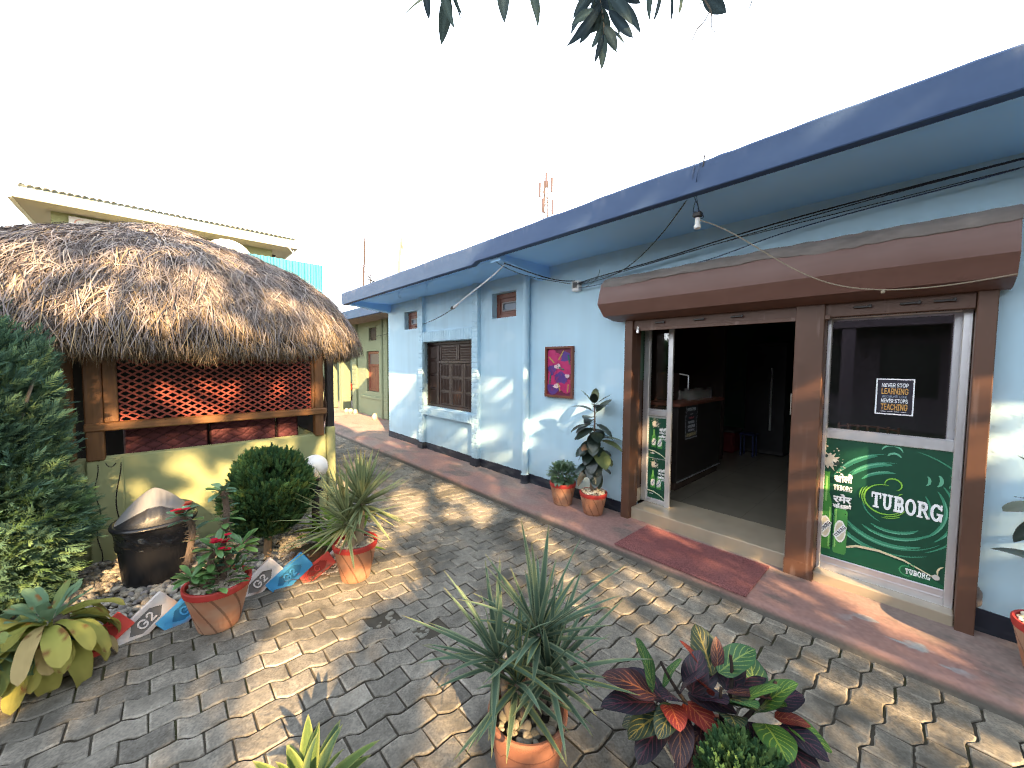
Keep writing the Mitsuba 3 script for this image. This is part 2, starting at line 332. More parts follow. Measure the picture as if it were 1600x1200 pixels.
# ---------------------------------------------------------------- ground, paving, walkway
k = add("ground", grid(np.stack(list(np.meshgrid(np.linspace(-400, 400, 9), np.linspace(-400, 400, 9), indexing="ij")) + [np.full((9, 9), -0.015)], -1)), 'soil')
labels[k] = {'label': 'dark damp soil ground showing in the joints between the grey pavers', 'category': 'ground', 'kind': 'structure'}
BED = Polygon([(-4, 3.05), (-0.75, 3.08), (-0.3, 3.24), (0.1, 3.27), (0.5, 3.30), (0.75, 3.24), (1.0, 3.22), (1.22, 3.30), (1.32, 4.0), (1.40, 4.62), (-4, 4.62)])
PL, PW, GAP, ZAMP, DRIFT = 0.190, 0.135, 0.0082, 0.0145, -0.155
def zig(u):
    x = (u / PL) % 1.0
    return ZAMP * np.interp(x, [0, 0.05, 0.25, 0.32, 0.90, 1.0], [0.85, 0.9, -0.85, -1.0, 0.55, 0.85])
def paver_mesh(rng, k, odd, near):
    n = 9 if near else 6
    u = np.linspace(-PL / 2 + GAP / 2, PL / 2 - GAP / 2, n) + (PL / 2 if odd else 0)
    sh = DRIFT * (u - (PL / 2 if odd else 0))
    top, bot = np.stack([u, PW / 2 - 0.0052 + zig(u) + sh], 1), np.stack([u, -PW / 2 + 0.0052 + zig(u) + sh], 1)
    ring = np.vstack([bot, top[::-1]]) - [PL / 2 if odd else 0, 0]
    c = ring.mean(0)
    ring = ring + rng.normal(0, 0.0012, ring.shape)
    if near:   # rounded corners
        ring = np.array([p + 0.0 for p in ring])
    m = len(ring)
    ins = ring + (c - ring) * np.array([0.055, 0.085])
    ins2 = ring + (c - ring) * np.array([0.18, 0.28])
    V = np.vstack([np.c_[ring, np.full(m, -0.03)], np.c_[ring, np.full(m, -0.007)], np.c_[ins, np.full(m, -0.0008)], np.c_[ins2, np.zeros(m)], [[c[0], c[1], 0.0]]])
    F = []
    for a in range(3):
        for j in range(m):
            q = (j + 1) % m
            F += [[a * m + j, a * m + q, (a + 1) * m + q], [a * m + j, (a + 1) * m + q, (a + 1) * m + j]]
    for j in range(m): F.append([3 * m + j, 3 * m + (j + 1) % m, 4 * m])
    e = np.r_[np.ones(m), np.ones(m), np.full(m, 0.9), np.full(m, 0.25), 0.0]
    return V, np.array(F), e
rng = np.random.default_rng(5)
pv = thing('paving', 'grey interlocking zigzag concrete pavers of the courtyard path', 'paving', kind='structure')
cand = []
for j in range(-30, 130):
    for i in range(-40, 60):
        x = i * PL + (PL / 2 if j % 2 else 0); y = j * PW + DRIFT * x
        if not (-3.6 < x < 3.10 and -1.6 < y < 13.2) or (y > 8.3 and x > 4): continue
        if y > 2.9 and BED.buffer(-0.03).contains(Point(x, y)): continue
        if y > 4.6 and x < 1.45: continue
        q = np.array([x, y, -EYE]); dep = q @ _f
        sx, sy = FPX * (q @ CAM_R) / max(dep, 0.05) + 800, FPX * (q @ CAM_D) / max(dep, 0.05) + 600
        seen = dep > 0.3 and -60 < sx < 1660 and sy < 1260
        if math.hypot(x, y) > 4.2 and not seen and (x < -1.5 or y < 0): continue
        if math.hypot(x - 1.22, y - 2.16) < 0.10 or math.hypot(x - 1.04, y - 2.42) < 0.06: continue     # lost pavers
        cand.append((0 if not seen else (EYE / dep ** 3), x, y, j % 2))
cand.sort(key=lambda c: -c[0])
_pal = [paver_mesh(np.random.default_rng(100 + i), i, i % 2, True) for i in range(8)]
far = []
for n, (a, x, y, odd) in enumerate(cand):
    V, F, e = paver_mesh(rng, n, odd, n < 700)
    tone = float(np.clip(rng.beta(2.2, 2.4), 0.02, 0.98))
    R = rz(rng.normal(0, 0.012)) @ rx(rng.normal(0, 0.010)) @ ry(rng.normal(0, 0.007))
    V = V @ R.T + [x, y, rng.normal(0, 0.0016)]
    uv = np.stack([np.full(len(V), tone), e], 1)
    if n < 300: add(pv + '__paver', (V, F), 'paver_mat', uv=uv)
    else: far.append((V, F, uv))
V, F = join([(a, b) for a, b, _ in far])
add(pv + '__paver_field', (V, F), 'paver_mat', uv=np.vstack([c for _, _, c in far]), kind='stuff')
# broken bits where pavers are lost
ms = []
for i in range(60):
    m = trimesh.creation.icosphere(1, 0.008 + 0.018 * rng.random()); m.vertices *= [1, 0.8, 0.45]
    m.apply_translation([1.16 + rng.normal(0, 0.10), 2.26 + rng.normal(0, 0.11), -0.014]); ms.append(m)
k = add('rubble', join(ms), 'vc_rough', col=(0.2, 0.19, 0.16))
labels[k] = {'label': 'small broken paver bits in the bare soil patch behind the foreground pot', 'category': 'rubble', 'kind': 'stuff'}

# raised red walkway along the building: rounded worn kerb edge
yy = np.linspace(-4, 13.4, 240)
prof = [(3.00, -0.05), (3.00, 0.045), (3.006, 0.066), (3.02, 0.078), (3.04, 0.080), (3.3, 0.081), (3.6, 0.081), (3.72, 0.081)]
P = np.array([[(px + 0.006 * (nnoise(np.array([y * 3.0, 1.0, i * 0.2])) - 0.5) * 2 * (i < 5), y, pz + 0.006 * (nnoise(np.array([y * 4.0, 5.0, i * 0.3])) - 0.5) * (i > 0)) for i, (px, pz) in enumerate(prof)] for y in yy])
P[:, -1, 0] = np.where(yy > 8.06, 4.78, 3.72); P[:, -2, 0] = np.where(yy > 8.06, 4.2, 3.6)
k = add('walkway', grid(P[:, ::-1]), 'red_concrete', smooth=40)
labels[k] = {'label': 'raised worn red concrete walkway with kerb along the blue building', 'category': 'walkway', 'kind': 'structure'}
V = cbox(2.994, 3.60, 0.80, 1.865, 0.079, 0.0895, 0.004)
k = add('doormat', V, 'mat_red')
labels[k] = {'label': 'dark red coarse doormat lying on the walkway before the open shop entrance', 'category': 'doormat'}

# ---------------------------------------------------------------- the blue building
B = thing('blue_building', 'single storey light blue building with dark blue roof edge and brown shop shutters', 'building')
XW = 3.70
op = [sbox(-0.20, 0.04, 2.14, 2.30), sbox(4.93, 0.895, 6.55, 2.10), sbox(3.95, 2.385, 4.48, 2.755), sbox(6.76, 2.385, 7.285, 2.735)]
poly = sbox(-4.0, 0.0, 8.04, 2.96)
for o in op: poly = poly.difference(o)
add(B + '__wall', wall_yz(poly, XW, XW + 0.2), 'blue_paint')
add(B + '__wall', wall_xz(sbox(XW + 0.2, 0, 9.0, 2.96), 7.84, 8.04), 'blue_paint')
# plinth: thin rough-edged black band, 6 mm proud
def plinth(y0, y1, x0, x1, top=0.205):
    n = max(4, int((y1 - y0) / 0.06)); ys = np.linspace(y0, y1, n)
    zt = top + 0.012 * (nnoise(np.stack([ys * 2.1, ys * 0, ys * 0 + x0], -1), 3) - 0.5) + 0.008 * (nnoise(np.stack([ys * 17, ys * 0, ys * 0], -1), 4) - 0.5)
    return wall_yz(Polygon([(y0, 0.06), (y1, 0.06)] + list(zip(ys[::-1], zt[::-1]))), x0, x1)
for _p in ([plinth(2.18, 4.74, XW - 0.008, XW), plinth(4.92, 6.44, XW - 0.008, XW), plinth(6.62, 8.046, XW - 0.008, XW), plinth(-4, -0.268, XW - 0.008, XW, 0.225),
                          plinth(4.74, 4.92, XW - 0.085, XW), plinth(6.44, 6.62, XW - 0.085, XW)]): add(B + '__plinth', _p, 'plinth_paint')
# pilasters of painted bricks, the lintel and sill courses between them
for y0, y1 in ((4.755, 4.905), (6.455, 6.605)):
    p = add(B + '__pilaster', bx(XW - 0.062, XW, y0 + 0.006, y1 - 0.006, 0.20, 2.955), 'blue_paint', label='brick pilaster beside the shuttered window')
    z, i = 0.205, 0
    while z < 2.92:
        for a, b in (((y0, y1),) if i % 2 else ((y0, y0 + 0.072), (y0 + 0.078, y1))):
            add(p + '__brick', cbox(XW - 0.070, XW - 0.01, a, b, z, z + 0.071, 0.007), 'blue_paint')
        z += 0.080; i += 1
ln = add(B + '__lintel', bx(XW - 0.05, XW, 4.91, 6.45, 2.105, 2.285), 'blue_paint')
for i in range(21):
    y = 4.912 + i * 0.0733
    add(ln + '__brick', cbox(XW - 0.066, XW - 0.01, y, y + 0.063, 2.101, 2.290, 0.008), 'blue_paint')
sl = add(B + '__window_sill', bx(XW - 0.055, XW, 4.91, 6.45, 0.75, 0.888), 'blue_paint')
for i in range(21):
    y = 4.912 + i * 0.0733
    add(sl + '__brick', cbox(XW - 0.070, XW - 0.01, y, y + 0.063, 0.742, 0.893, 0.008), 'blue_paint')
# the flanks of the window between sill and lintel
add(B + '__window_surround', join([cbox(XW - 0.05, XW, 4.905, 4.93, 0.893, 2.101, 0.003), cbox(XW - 0.05, XW, 6.55, 6.575, 0.893, 2.101, 0.003)]), 'blue_paint')
# the big window with carved shutters
w = thing(B + '__window', 'large window with dark brown carved wooden shutters', '')
labels[w].pop('category')
xs = XW + 0.125
add(w + '__frame', join([cbox(xs - 0.03, xs + 0.05, 4.932, 4.98, 0.897, 2.098), cbox(xs - 0.03, xs + 0.05, 6.50, 6.548, 0.897, 2.098), cbox(xs - 0.03, xs + 0.05, 4.98, 6.50, 0.897, 0.945),
                         cbox(xs - 0.03, xs + 0.05, 4.98, 6.50, 2.05, 2.098), cbox(xs - 0.028, xs + 0.045, 4.98, 6.14, 1.715, 1.755), cbox(xs - 0.028, xs + 0.045, 6.14, 6.18, 0.945, 2.05)]), 'window_wood')
cols = [(4.985, 5.365), (5.372, 5.752), (5.759, 6.135)]
def shutter(y0, y1, z0, z1, tiers, n, across=False):
    lf = add(w + '__shutter_leaf', join([cbox(xs, xs + 0.03, y0, y1, z0, z1, 0.003)] + [cbox(xs - 0.012, xs, a, b, z0, z1, 0.003) for a, b in ((y0, y0 + 0.045), (y1 - 0.045, y1))]
                                     + [cbox(xs - 0.0115, xs, y0 + 0.045, y1 - 0.045, z0 + (z1 - z0) * k / tiers - (0 if k == 0 else 0.016), z0 + (z1 - z0) * k / tiers + (0 if k == tiers else 0.016), 0.003) for k in range(tiers + 1)]), 'window_wood')
    a0, a1 = y0 + 0.055, y1 - 0.055
    for k in range(tiers):
        b0, b1 = z0 + (z1 - z0) * k / tiers + 0.03, z0 + (z1 - z0) * (k + 1) / tiers - 0.03
        for i in range(n):
            if across:
                zz = b0 + (b1 - b0) * (i + 0.5) / n; v, f = cbox(-0.004, 0.004, (a0), (a1), -0.018, 0.018, 0.003); v = v @ ry(0.7).T + [xs - 0.004, 0, zz]
            else:
                yc = a0 + (a1 - a0) * (i + 0.5) / n; v, f = cbox(-0.0045, 0.0045, -0.030, 0.030, b0, b1, 0.004); v = v @ rz(0.62).T + [xs - 0.006, yc, 0]
            add(w + '__louvre', (v, f), 'window_wood')
for a, b in cols: shutter(a, b, 0.95, 1.71, 3, 3)
for a, b in ((4.985, 5.555), (5.565, 6.135)): shutter(a, b, 1.76, 2.045, 1, 5, True)
shutter(6.185, 6.495, 0.95, 2.045, 4, 3)
# small high windows
for (y0, y1, z0, z1), t in (((3.955, 4.475, 2.39, 2.75), 'small brown ventilation window nearer the pipe'), ((6.765, 7.28, 2.39, 2.73), 'small brown ventilation window at the far end')):
    v = add(B + '__small_window', join([cbox(3.79, 3.84, y0, y1, z0, z0 + 0.06), cbox(3.79, 3.84, y0, y1, z1 - 0.07, z1), cbox(3.79, 3.84, y0, y0 + 0.05, z0 + 0.06, z1 - 0.07), cbox(3.79, 3.84, y1 - 0.07, y1, z0 + 0.06, z1 - 0.07),
                                       cbox(3.80, 3.83, y0 + 0.05, y1 - 0.07, z0 + 0.06, z0 + 0.10), cbox(3.80, 3.83, y0 + 0.05, y1 - 0.07, z1 - 0.13, z1 - 0.07), cbox(3.80, 3.83, y1 - 0.13, y1 - 0.07, z0 + 0.1, z1 - 0.13)]), 'frame_wood', label=t)
    add(v + '__inner_frame', join([cbox(3.785, 3.80, y0 + 0.05, y1 - 0.13, z0 + 0.10, z0 + 0.118, 0.002), cbox(3.785, 3.80, y0 + 0.05, y1 - 0.13, z1 - 0.148, z1 - 0.13, 0.002), cbox(3.785, 3.80, y0 + 0.05, y0 + 0.068, z0 + 0.118, z1 - 0.148, 0.002), cbox(3.785, 3.80, y1 - 0.148, y1 - 0.13, z0 + 0.118, z1 - 0.148, 0.002)]), 'grey_trim')
    add(v + '__pane', bx(3.808, 3.814, y0 + 0.06, y1 - 0.14, z0 + 0.11, z1 - 0.14), 'vc_satin', col=(0.17, 0.21, 0.27))
# soffit, roof slab, fascia, beams
add(B + '__soffit', bx(2.86, 9.0, -4.0, 8.20, 2.955, 3.0), 'soffit_paint')
add(B + '__roof', bx(2.87, 9.0, -3.98, 8.18, 3.001, 3.13), 'old_cement')
yy = np.linspace(-4, 8.22, 160)
pts = []
for y in yy:
    zb = 2.925 if y < 3.75 else 2.895
    wob = 0.010 * (nnoise(np.array([y * 2.5, 0, 0.0]), 8) - 0.5) + 0.008 * (nnoise(np.array([y * 11, 0, 0.0]), 9) - 0.5)
    xo = 2.79 + 0.006 * (nnoise(np.array([y * 1.3, 3, 0.0]), 2) - 0.5)
    pts.append([(2.862, y, zb + 0.03), (2.862, y, zb), (xo + 0.004, y, zb), (xo, y, zb + 0.006), (xo, y, zb + 0.10), (xo, y, 3.115 + wob), (xo + 0.012, y, 3.128 + wob), (2.95, y, 3.132 + wob)])
fv, ff = grid(np.array(pts)[:, ::-1])
ends = [(np.array(pts[i]), np.array([[0, j, j + 1] for j in range(1, 7)])) for i in (0, -1)]
add(B + '__fascia', join([(fv, ff)] + ends), 'fascia_paint', smooth=30)
add(B + '__end_fascia', join([bx(2.80, 9.0, 8.19, 8.25, 2.90, 3.13)]), 'fascia_paint')
def beam(y0, y1, zw, ze):
    m = Polygon([(XW, zw), (XW, 2.956), (2.866, 2.956), (2.866, ze), (3.0, ze - 0.005)])
    v, f = wall_xz(m, y0, y1); return v, f
add(B + '__beam', beam(3.33, 3.50, 2.80, 2.885), 'soffit_paint')
add(B + '__beam', beam(7.90, 8.06, 2.79, 2.87), 'soffit_paint')
add(B + '__beam', beam(-2.3, -2.13, 2.80, 2.885), 'soffit_paint')
# drain pipe, painted over, with a joint
pp = add(B + '__drain_pipe', tube([(3.645, 3.69, 0.08), (3.645, 3.69, 2.95)], 0.046, 20), 'blue_paint', smooth=40)
add(pp + '__joint', join([lathe([(0.0475, 1.72), (0.053, 1.725), (0.053, 1.80), (0.0475, 1.81)], 20, (3.645, 3.69, 0)), lathe([(0.0475, 0.07), (0.058, 0.07), (0.058, 0.20), (0.0475, 0.21)], 20, (3.645, 3.69, 0))]), 'blue_paint', smooth=40)
add(pp + '__boot', lathe([(0.0592, 0.075), (0.0600, 0.08), (0.0600, 0.195), (0.0592, 0.2)], 20, (3.645, 3.69, 0)), 'plinth_paint', smooth=40)
# ---- shop front
def hood_prof(y):
    n = lambda a, b: nnoise(np.array([y * a, b, 0.0]), 6) - 0.5
    d = 0.03 * n(1.7, 1) + 0.012 * n(6, 2); e = 0.02 * n(2.3, 3)
    return [(3.70, 2.632), (3.47, 2.60 + 0.4 * e), (3.425, 2.545 + e), (3.405 + d, 2.45), (3.365 + 0.3 * d, 2.335 + 0.2 * e), (3.43, 2.215), (3.56, 2.175), (3.66, 2.172)]
yy = np.linspace(-0.305, 2.285, 90)
P = np.array([[(x, y, z) for x, z in hood_prof(y)] for y in yy])
hd = add(B + '__shutter_hood', grid(P[:, ::-1]), 'hood_metal', smooth=25, label='dented brown metal shutter hood with a cement top')
cap = lambda y, o: (np.array([(x, y + o, z) for x, z in hood_prof(y)]), np.array([[0, i, i + 1] for i in range(1, 7)]))
add(hd + '__end_cap', cap(-0.305, 0), 'hood_metal'); 
q = np.array([(x, 2.285 + (0.07 if i in (2, 3, 4) else 0.04 if i in (1, 5) else 0.0), z) for i, (x, z) in enumerate(hood_prof(2.285))])
ring = np.array([(x, 2.285, z) for x, z in hood_prof(2.285)])
f = [[8 + 0, 8 + i, 8 + i + 1] for i in range(1, 7)] + sum([[[i, i + 1, 8 + i + 1], [i, 8 + i + 1, 8 + i]] for i in range(7)], [])
add(hd + '__end_cap', (np.vstack([ring, q]), np.array(f)), 'hood_metal')
pts = []
for y in np.linspace(-0.308, 2.33, 120):
    n = nnoise(np.array([y * 5.0, 0, 0]), 12) - 0.5; m = nnoise(np.array([y * 19.0, 0, 0]), 13) - 0.5
    pts.append([(3.701, y, 2.655 + 0.012 * n), (3.50, y, 2.617 + 0.012 * m), (3.44, y, 2.590 + 0.012 * n), (3.412 + 0.008 * m, y, 2.552 + 0.016 * n), (3.410, y, 2.515 + 0.024 * n + 0.014 * m), (3.422, y, 2.512 + 0.024 * n + 0.014 * m)])
add(hd + '__cement_top', grid(np.array(pts)[:, ::-1]), 'old_cement', smooth=30)
hb = add(B + '__shutter_header', join([cbox(3.625, 3.69, -0.18, 2.085, 2.075, 2.225, 0.004)]), 'brown_metal')
add(hb + '__angle_bar', cbox(3.607, 3.624, 0.50, 2.0, 2.060, 2.090, 0.002), 'brown_metal')
for y in (1.80, 1.43, 1.12, 0.33, 0.10, -0.05):
    add(hb + '__slot_handle', join([cbox(3.604, 3.624, y - 0.045, y + 0.045, 2.125, 2.139, 0.002), cbox(3.598, 3.612, y - 0.05, y - 0.035, 2.122, 2.145, 0.002)]), 'dark_wood')
add(hb + '__rivet', join([trimesh.creation.icosphere(1, 0.004).apply_translation([3.624, y, z]) for y in np.linspace(-0.15, 2.05, 19) for z in (2.09, 2.205)]), 'brown_metal', kind='stuff')
pk = add(hb + '__padlock', join([cbox(3.585, 3.605, 2.005, 2.035, 2.035, 2.075, 0.006), tube([(3.595, 2.012, 2.07), (3.595, 2.012, 2.095), (3.595, 2.020, 2.103), (3.595, 2.028, 2.095), (3.595, 2.028, 2.07)], 0.003, 6)]), 'steel')
for y0, y1, t in ((2.083, 2.172, 'brown metal shutter post beside the rubber plant'), (0.530, 0.705, 'wide brown metal centre post between entrance and shop window'), (-0.262, -0.182, 'brown metal shutter post beyond the shop window')):
    add(B + '__shutter_post', join([cbox(3.60, 3.78, y0, y1, 0.06, 2.226, 0.004)] + ([cbox(3.597, 3.60, y0 - 0.004, y1 + 0.004, 0.06, 0.20, 0.002)] if y1 < 1 and y0 > 0 else [])), 'brown_metal', label=t)
m = trimesh.creation.icosphere(2, 1.0); m.vertices *= (1 + .5 * (nfbm(m.vertices * 2.1, 3, 4)[:, None] - .5)) * [.02, .02, .06]; m.apply_translation([3.69, -.272, .29])
add(B + '__cement_patch', m, 'old_cement', smooth=True)
# step and floor
add(B + '__step', join([cbox(3.655, 4.2, 0.706, 2.082, 0.03, 0.20, 0.006), cbox(3.632, 4.0, -0.18, 0.529, 0.03, 0.150, 0.005)]), 'beige_tile')
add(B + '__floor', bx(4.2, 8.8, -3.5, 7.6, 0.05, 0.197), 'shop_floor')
# door reveal at the left post
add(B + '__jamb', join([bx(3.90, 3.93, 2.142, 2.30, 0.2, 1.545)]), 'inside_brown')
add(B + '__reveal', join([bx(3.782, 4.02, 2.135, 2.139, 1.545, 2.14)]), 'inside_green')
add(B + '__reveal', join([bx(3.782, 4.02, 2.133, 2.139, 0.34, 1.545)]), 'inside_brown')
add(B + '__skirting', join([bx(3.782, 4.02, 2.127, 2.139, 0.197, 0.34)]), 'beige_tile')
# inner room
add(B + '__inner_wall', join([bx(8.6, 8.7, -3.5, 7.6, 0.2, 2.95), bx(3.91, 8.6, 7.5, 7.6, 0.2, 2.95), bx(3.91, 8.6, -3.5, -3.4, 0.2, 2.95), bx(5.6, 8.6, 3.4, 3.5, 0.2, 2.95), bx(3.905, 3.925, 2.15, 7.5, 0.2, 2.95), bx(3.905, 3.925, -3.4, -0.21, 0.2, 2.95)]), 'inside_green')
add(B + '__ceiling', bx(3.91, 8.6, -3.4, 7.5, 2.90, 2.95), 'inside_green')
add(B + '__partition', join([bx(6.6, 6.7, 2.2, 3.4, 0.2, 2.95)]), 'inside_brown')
# aluminium glazing: narrow left panel (set back), shop window, sliding leaf behind the centre post
xl = 3.93
lp = thing(B + '__side_light', 'narrow aluminium glazed panel beside the open entrance', ''); labels[lp].pop('category')
add(lp + '__frame', join([cbox(xl, xl + 0.05, 2.06, 2.125, 0.201, 2.14, 0.004), cbox(xl, xl + 0.05, 1.815, 1.84, 0.201, 2.14, 0.004), cbox(xl + 0.002, xl + 0.048, 1.84, 2.06, 0.201, 0.245, 0.004), cbox(xl + 0.002, xl + 0.048, 1.84, 2.06, 1.165, 1.235, 0.004),
                          cbox(xl - 0.035, xl - 0.002, 1.785, 1.838, 0.201, 2.14, 0.004)]), 'alu')
add(lp + '__pane', bx(xl + 0.024, xl + 0.026, 1.84, 2.06, 1.235, 2.14), 'pane_glass')
add(lp + '__infill_board', bx(xl + 0.018, xl + 0.024, 1.84, 2.06, 0.245, 1.165), 'vc_satin', col=(0.3, 0.32, 0.3))
xr = 3.735
sw = thing(B + '__shop_window', 'aluminium framed shop window beside the centre post', ''); labels[sw].pop('category')
add(sw + '__frame', join([cbox(xr, xr + 0.05, 0.503, 0.529, 0.146, 2.10, 0.004), cbox(xr, xr + 0.05, -0.178, -0.135, 0.146, 2.10, 0.004), cbox(xr + 0.002, xr + 0.048, -0.135, 0.503, 0.146, 0.255, 0.004),
                          cbox(xr + 0.002, xr + 0.048, -0.135, 0.503, 1.17, 1.245, 0.004), cbox(xr + 0.002, xr + 0.048, -0.135, 0.503, 2.07, 2.10, 0.004), cbox(xr - 0.004, xr, -0.135, 0.503, 0.20, 0.206, 0.001)]), 'alu')
add(sw + '__pane', wall_yz(sbox(-0.135, 1.245, 0.503, 2.07), xr + 0.024, xr + 0.026), 'pane_glass')
add(sw + '__infill_board', bx(xr + 0.018, xr + 0.024, -0.135, 0.503, 0.255, 1.17), 'vc_satin', col=(0.02, 0.12, 0.06))
sd = thing(B + '__sliding_door', 'open sliding glass door leaf pushed behind the shop window', ''); labels[sd].pop('category')
add(sd + '__frame', join([cbox(3.82, 3.85, 0.712, 0.742, 0.202, 2.12, 0.004), cbox(3.82, 3.85, -0.15, -0.10, 0.202, 2.12, 0.004), cbox(3.822, 3.848, -0.10, 0.712, 0.202, 0.26), cbox(3.822, 3.848, -0.10, 0.712, 2.06, 2.12)]), 'alu')
add(sd + '__handle', tube([(3.82, 0.735, 1.32), (3.785, 0.745, 1.32), (3.785, 0.745, 1.49), (3.82, 0.735, 1.49)], 0.006, 6), 'steel', smooth=50)

# ---------------------------------------------------------------- thatched hut
G = thing('thatched_hut', 'thatched garden hut with orange wood posts, red lattice and pale green base wall', 'hut')
YG = 4.60
add(G + '__base_wall', cbox(-1.75, 1.36, YG, YG + 0.12, -0.02, 0.905, 0.006), 'green_plaster')
add(G + '__base_wall', cbox(1.24, 1.36, YG + 0.121, 7.4, -0.02, 0.905, 0.006), 'green_plaster')
add(G + '__base_wall', cbox(-1.75, -1.63, YG + 0.121, 7.4, -0.02, 0.905, 0.006), 'green_plaster')
add(G + '__pier', cbox(-0.47, -0.26, YG - 0.03, YG, -0.02, 0.895, 0.01), 'green_plaster', label='cracked green plaster pier under the post')
add(G + '__crack', join([tube(smooth_path([(-0.415 + 0.012 * math.sin(z * 17), YG - 0.031, z) for z in np.linspace(0.86, 0.05, 9)], 30), 0.0035, 4), tube(smooth_path([(-0.29 + 0.02 * math.sin(z * 9), YG - 0.031, z) for z in np.linspace(0.86, 0.05, 9)], 30), 0.004, 4),
                           tube(smooth_path([(-0.30, YG - 0.031, 0.86), (-0.33, YG - 0.031, 0.83), (-0.36, YG - 0.031, 0.87)], 8), 0.003, 4)]), 'dark_wood')
add(G + '__floor', bx(-1.7, 1.3, YG + 0.1, 7.4, 0.0, 0.25), 'old_cement')
for (x0, x1, y0, y1) in ((-0.465, -0.36, YG - 0.045, YG + 0.07), (1.245, 1.335, YG - 0.03, YG + 0.07), (-1.72, -1.60, YG - 0.03, YG + 0.08), (1.245, 1.335, 7.28, 7.38), (-1.72, -1.60, 7.28, 7.38)):
    add(G + '__post', cbox(x0, x1, y0, y1, 0.895 if y0 < 5 else 0.2, 2.1, 0.008), 'post_wood')
add(G + '__post', cbox(-0.61, -0.52, YG - 0.02, YG + 0.05, 0.905, 2.1, 0.008), 'post_wood')
add(G + '__corner_pole', cbox(1.385, 1.465, YG + 0.03, YG + 0.11, -0.02, 2.05, 0.01), 'dark_wood', label='dark weathered corner pole')
add(G + '__corner_pole', cbox(1.378, 1.472, YG + 0.02, YG + 0.12, -0.02, 0.98, 0.012), 'green_plaster', label='green plastered foot of the corner pole')
add(G + '__rail', cbox(-0.47, 1.36, YG - 0.062, YG + 0.05, 1.138, 1.205, 0.008), 'rail_wood')
add(G + '__rail', cbox(-1.7, -0.52, YG - 0.02, YG + 0.05, 1.138, 1.205, 0.008), 'rail_wood')
add(G + '__beam', cbox(-1.75, 1.40, YG - 0.02, YG + 0.08, 1.90, 2.0, 0.008), 'post_wood')
add(G + '__beam', cbox(1.245, 1.335, YG + 0.081, 7.38, 1.90, 2.0, 0.008), 'post_wood')
add(G + '__side_wall', cbox(1.26, 1.32, YG + 0.08, 7.3, 0.906, 1.895, 0.006), 'dark_wood')
add(G + '__back_wall', cbox(-1.7, 1.3, 7.30, 7.42, 0.0, 1.95, 0.006), 'dark_wood')
fr = G + '__lattice_panel'; labels[fr] = {'label': 'diagonal red lattice between the wood posts'}
add(fr + '__stile', cbox(-0.358, -0.272, YG - 0.025, YG + 0.035, 1.206, 1.899, 0.006), 'post_wood'); add(fr + '__stile', cbox(1.215, 1.243, YG - 0.02, YG + 0.03, 1.206, 1.899, 0.005), 'post_wood')
rng = np.random.default_rng(11)
lx0, lx1, lz0, lz1 = -0.27, 1.215, 1.207, 1.895
clip = sbox(lx0, lz0, lx1, lz1)
for d in (0, 1):
    sl = (0.051 / 0.080) * (1 if d else -1)
    for i in range(-18, 40):
        x = lx0 + i * 0.086
        dx = (lz1 - lz0 + 0.2) / sl
        ln = LineString([(x + rng.normal(0, .006), lz0 - 0.1), (x + dx + rng.normal(0, .006), lz1 + 0.1)]).buffer(0.0071, cap_style=2).intersection(clip)
        if ln.is_empty or ln.area < 2e-4: continue
        add(fr + '__slat', wall_xz(ln, YG + 0.0105 if d else YG, YG + 0.019 if d else YG + 0.0085), 'lattice_paint')
# quilted seat backs behind the rail
def quilt(x0, x1, z0, z1, y, top=None):
    a, b = max(8, int((x1 - x0) / 0.009)), int((z1 - z0) / 0.009)
    X, Z = np.meshgrid(np.linspace(x0, x1, a), np.linspace(z0, z1, b), indexing='ij')
    u, v = (X / 0.135 + Z / 0.080), (X / 0.135 - Z / 0.080)
    e = np.minimum(np.abs((u % 1) - 0.5) * 2, np.abs((v % 1) - 0.5) * 2)
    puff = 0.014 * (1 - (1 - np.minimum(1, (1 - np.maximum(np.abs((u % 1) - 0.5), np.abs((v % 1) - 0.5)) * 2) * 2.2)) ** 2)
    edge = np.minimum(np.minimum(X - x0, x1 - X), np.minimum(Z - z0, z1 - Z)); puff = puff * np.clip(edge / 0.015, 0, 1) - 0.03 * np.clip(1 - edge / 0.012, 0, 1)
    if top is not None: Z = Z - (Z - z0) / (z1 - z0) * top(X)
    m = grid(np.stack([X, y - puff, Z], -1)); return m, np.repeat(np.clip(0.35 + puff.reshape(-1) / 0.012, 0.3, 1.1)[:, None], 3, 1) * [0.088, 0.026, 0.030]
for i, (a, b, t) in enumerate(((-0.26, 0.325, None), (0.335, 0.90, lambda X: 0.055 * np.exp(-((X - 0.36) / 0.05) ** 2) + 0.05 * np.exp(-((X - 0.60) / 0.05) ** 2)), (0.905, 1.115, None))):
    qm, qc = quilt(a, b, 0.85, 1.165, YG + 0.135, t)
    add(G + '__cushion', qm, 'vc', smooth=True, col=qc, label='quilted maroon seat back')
    add(G + '__cushion_core', bx(a + 0.01, b - 0.01, YG + 0.145, YG + 0.22, 0.8, 1.06), 'maroon_vinyl')
# rolled bamboo blind / cloth hanging at the right post
v = []
for s in np.linspace(0, 1, 14):
    v.append([(1.337 + 0.035 * math.sin(3 * s) * (0.4 + s) + 0.012 * math.sin(11 * s + j), YG + 0.0 + 0.02 * j, 1.60 - 0.62 * s) for j in range(5)])
add(G + '__hanging_cloth', grid(np.array(v)), 'vc_rough', col=(0.20, 0.13, 0.10), smooth=True, label='ragged cloth hanging by the right post')
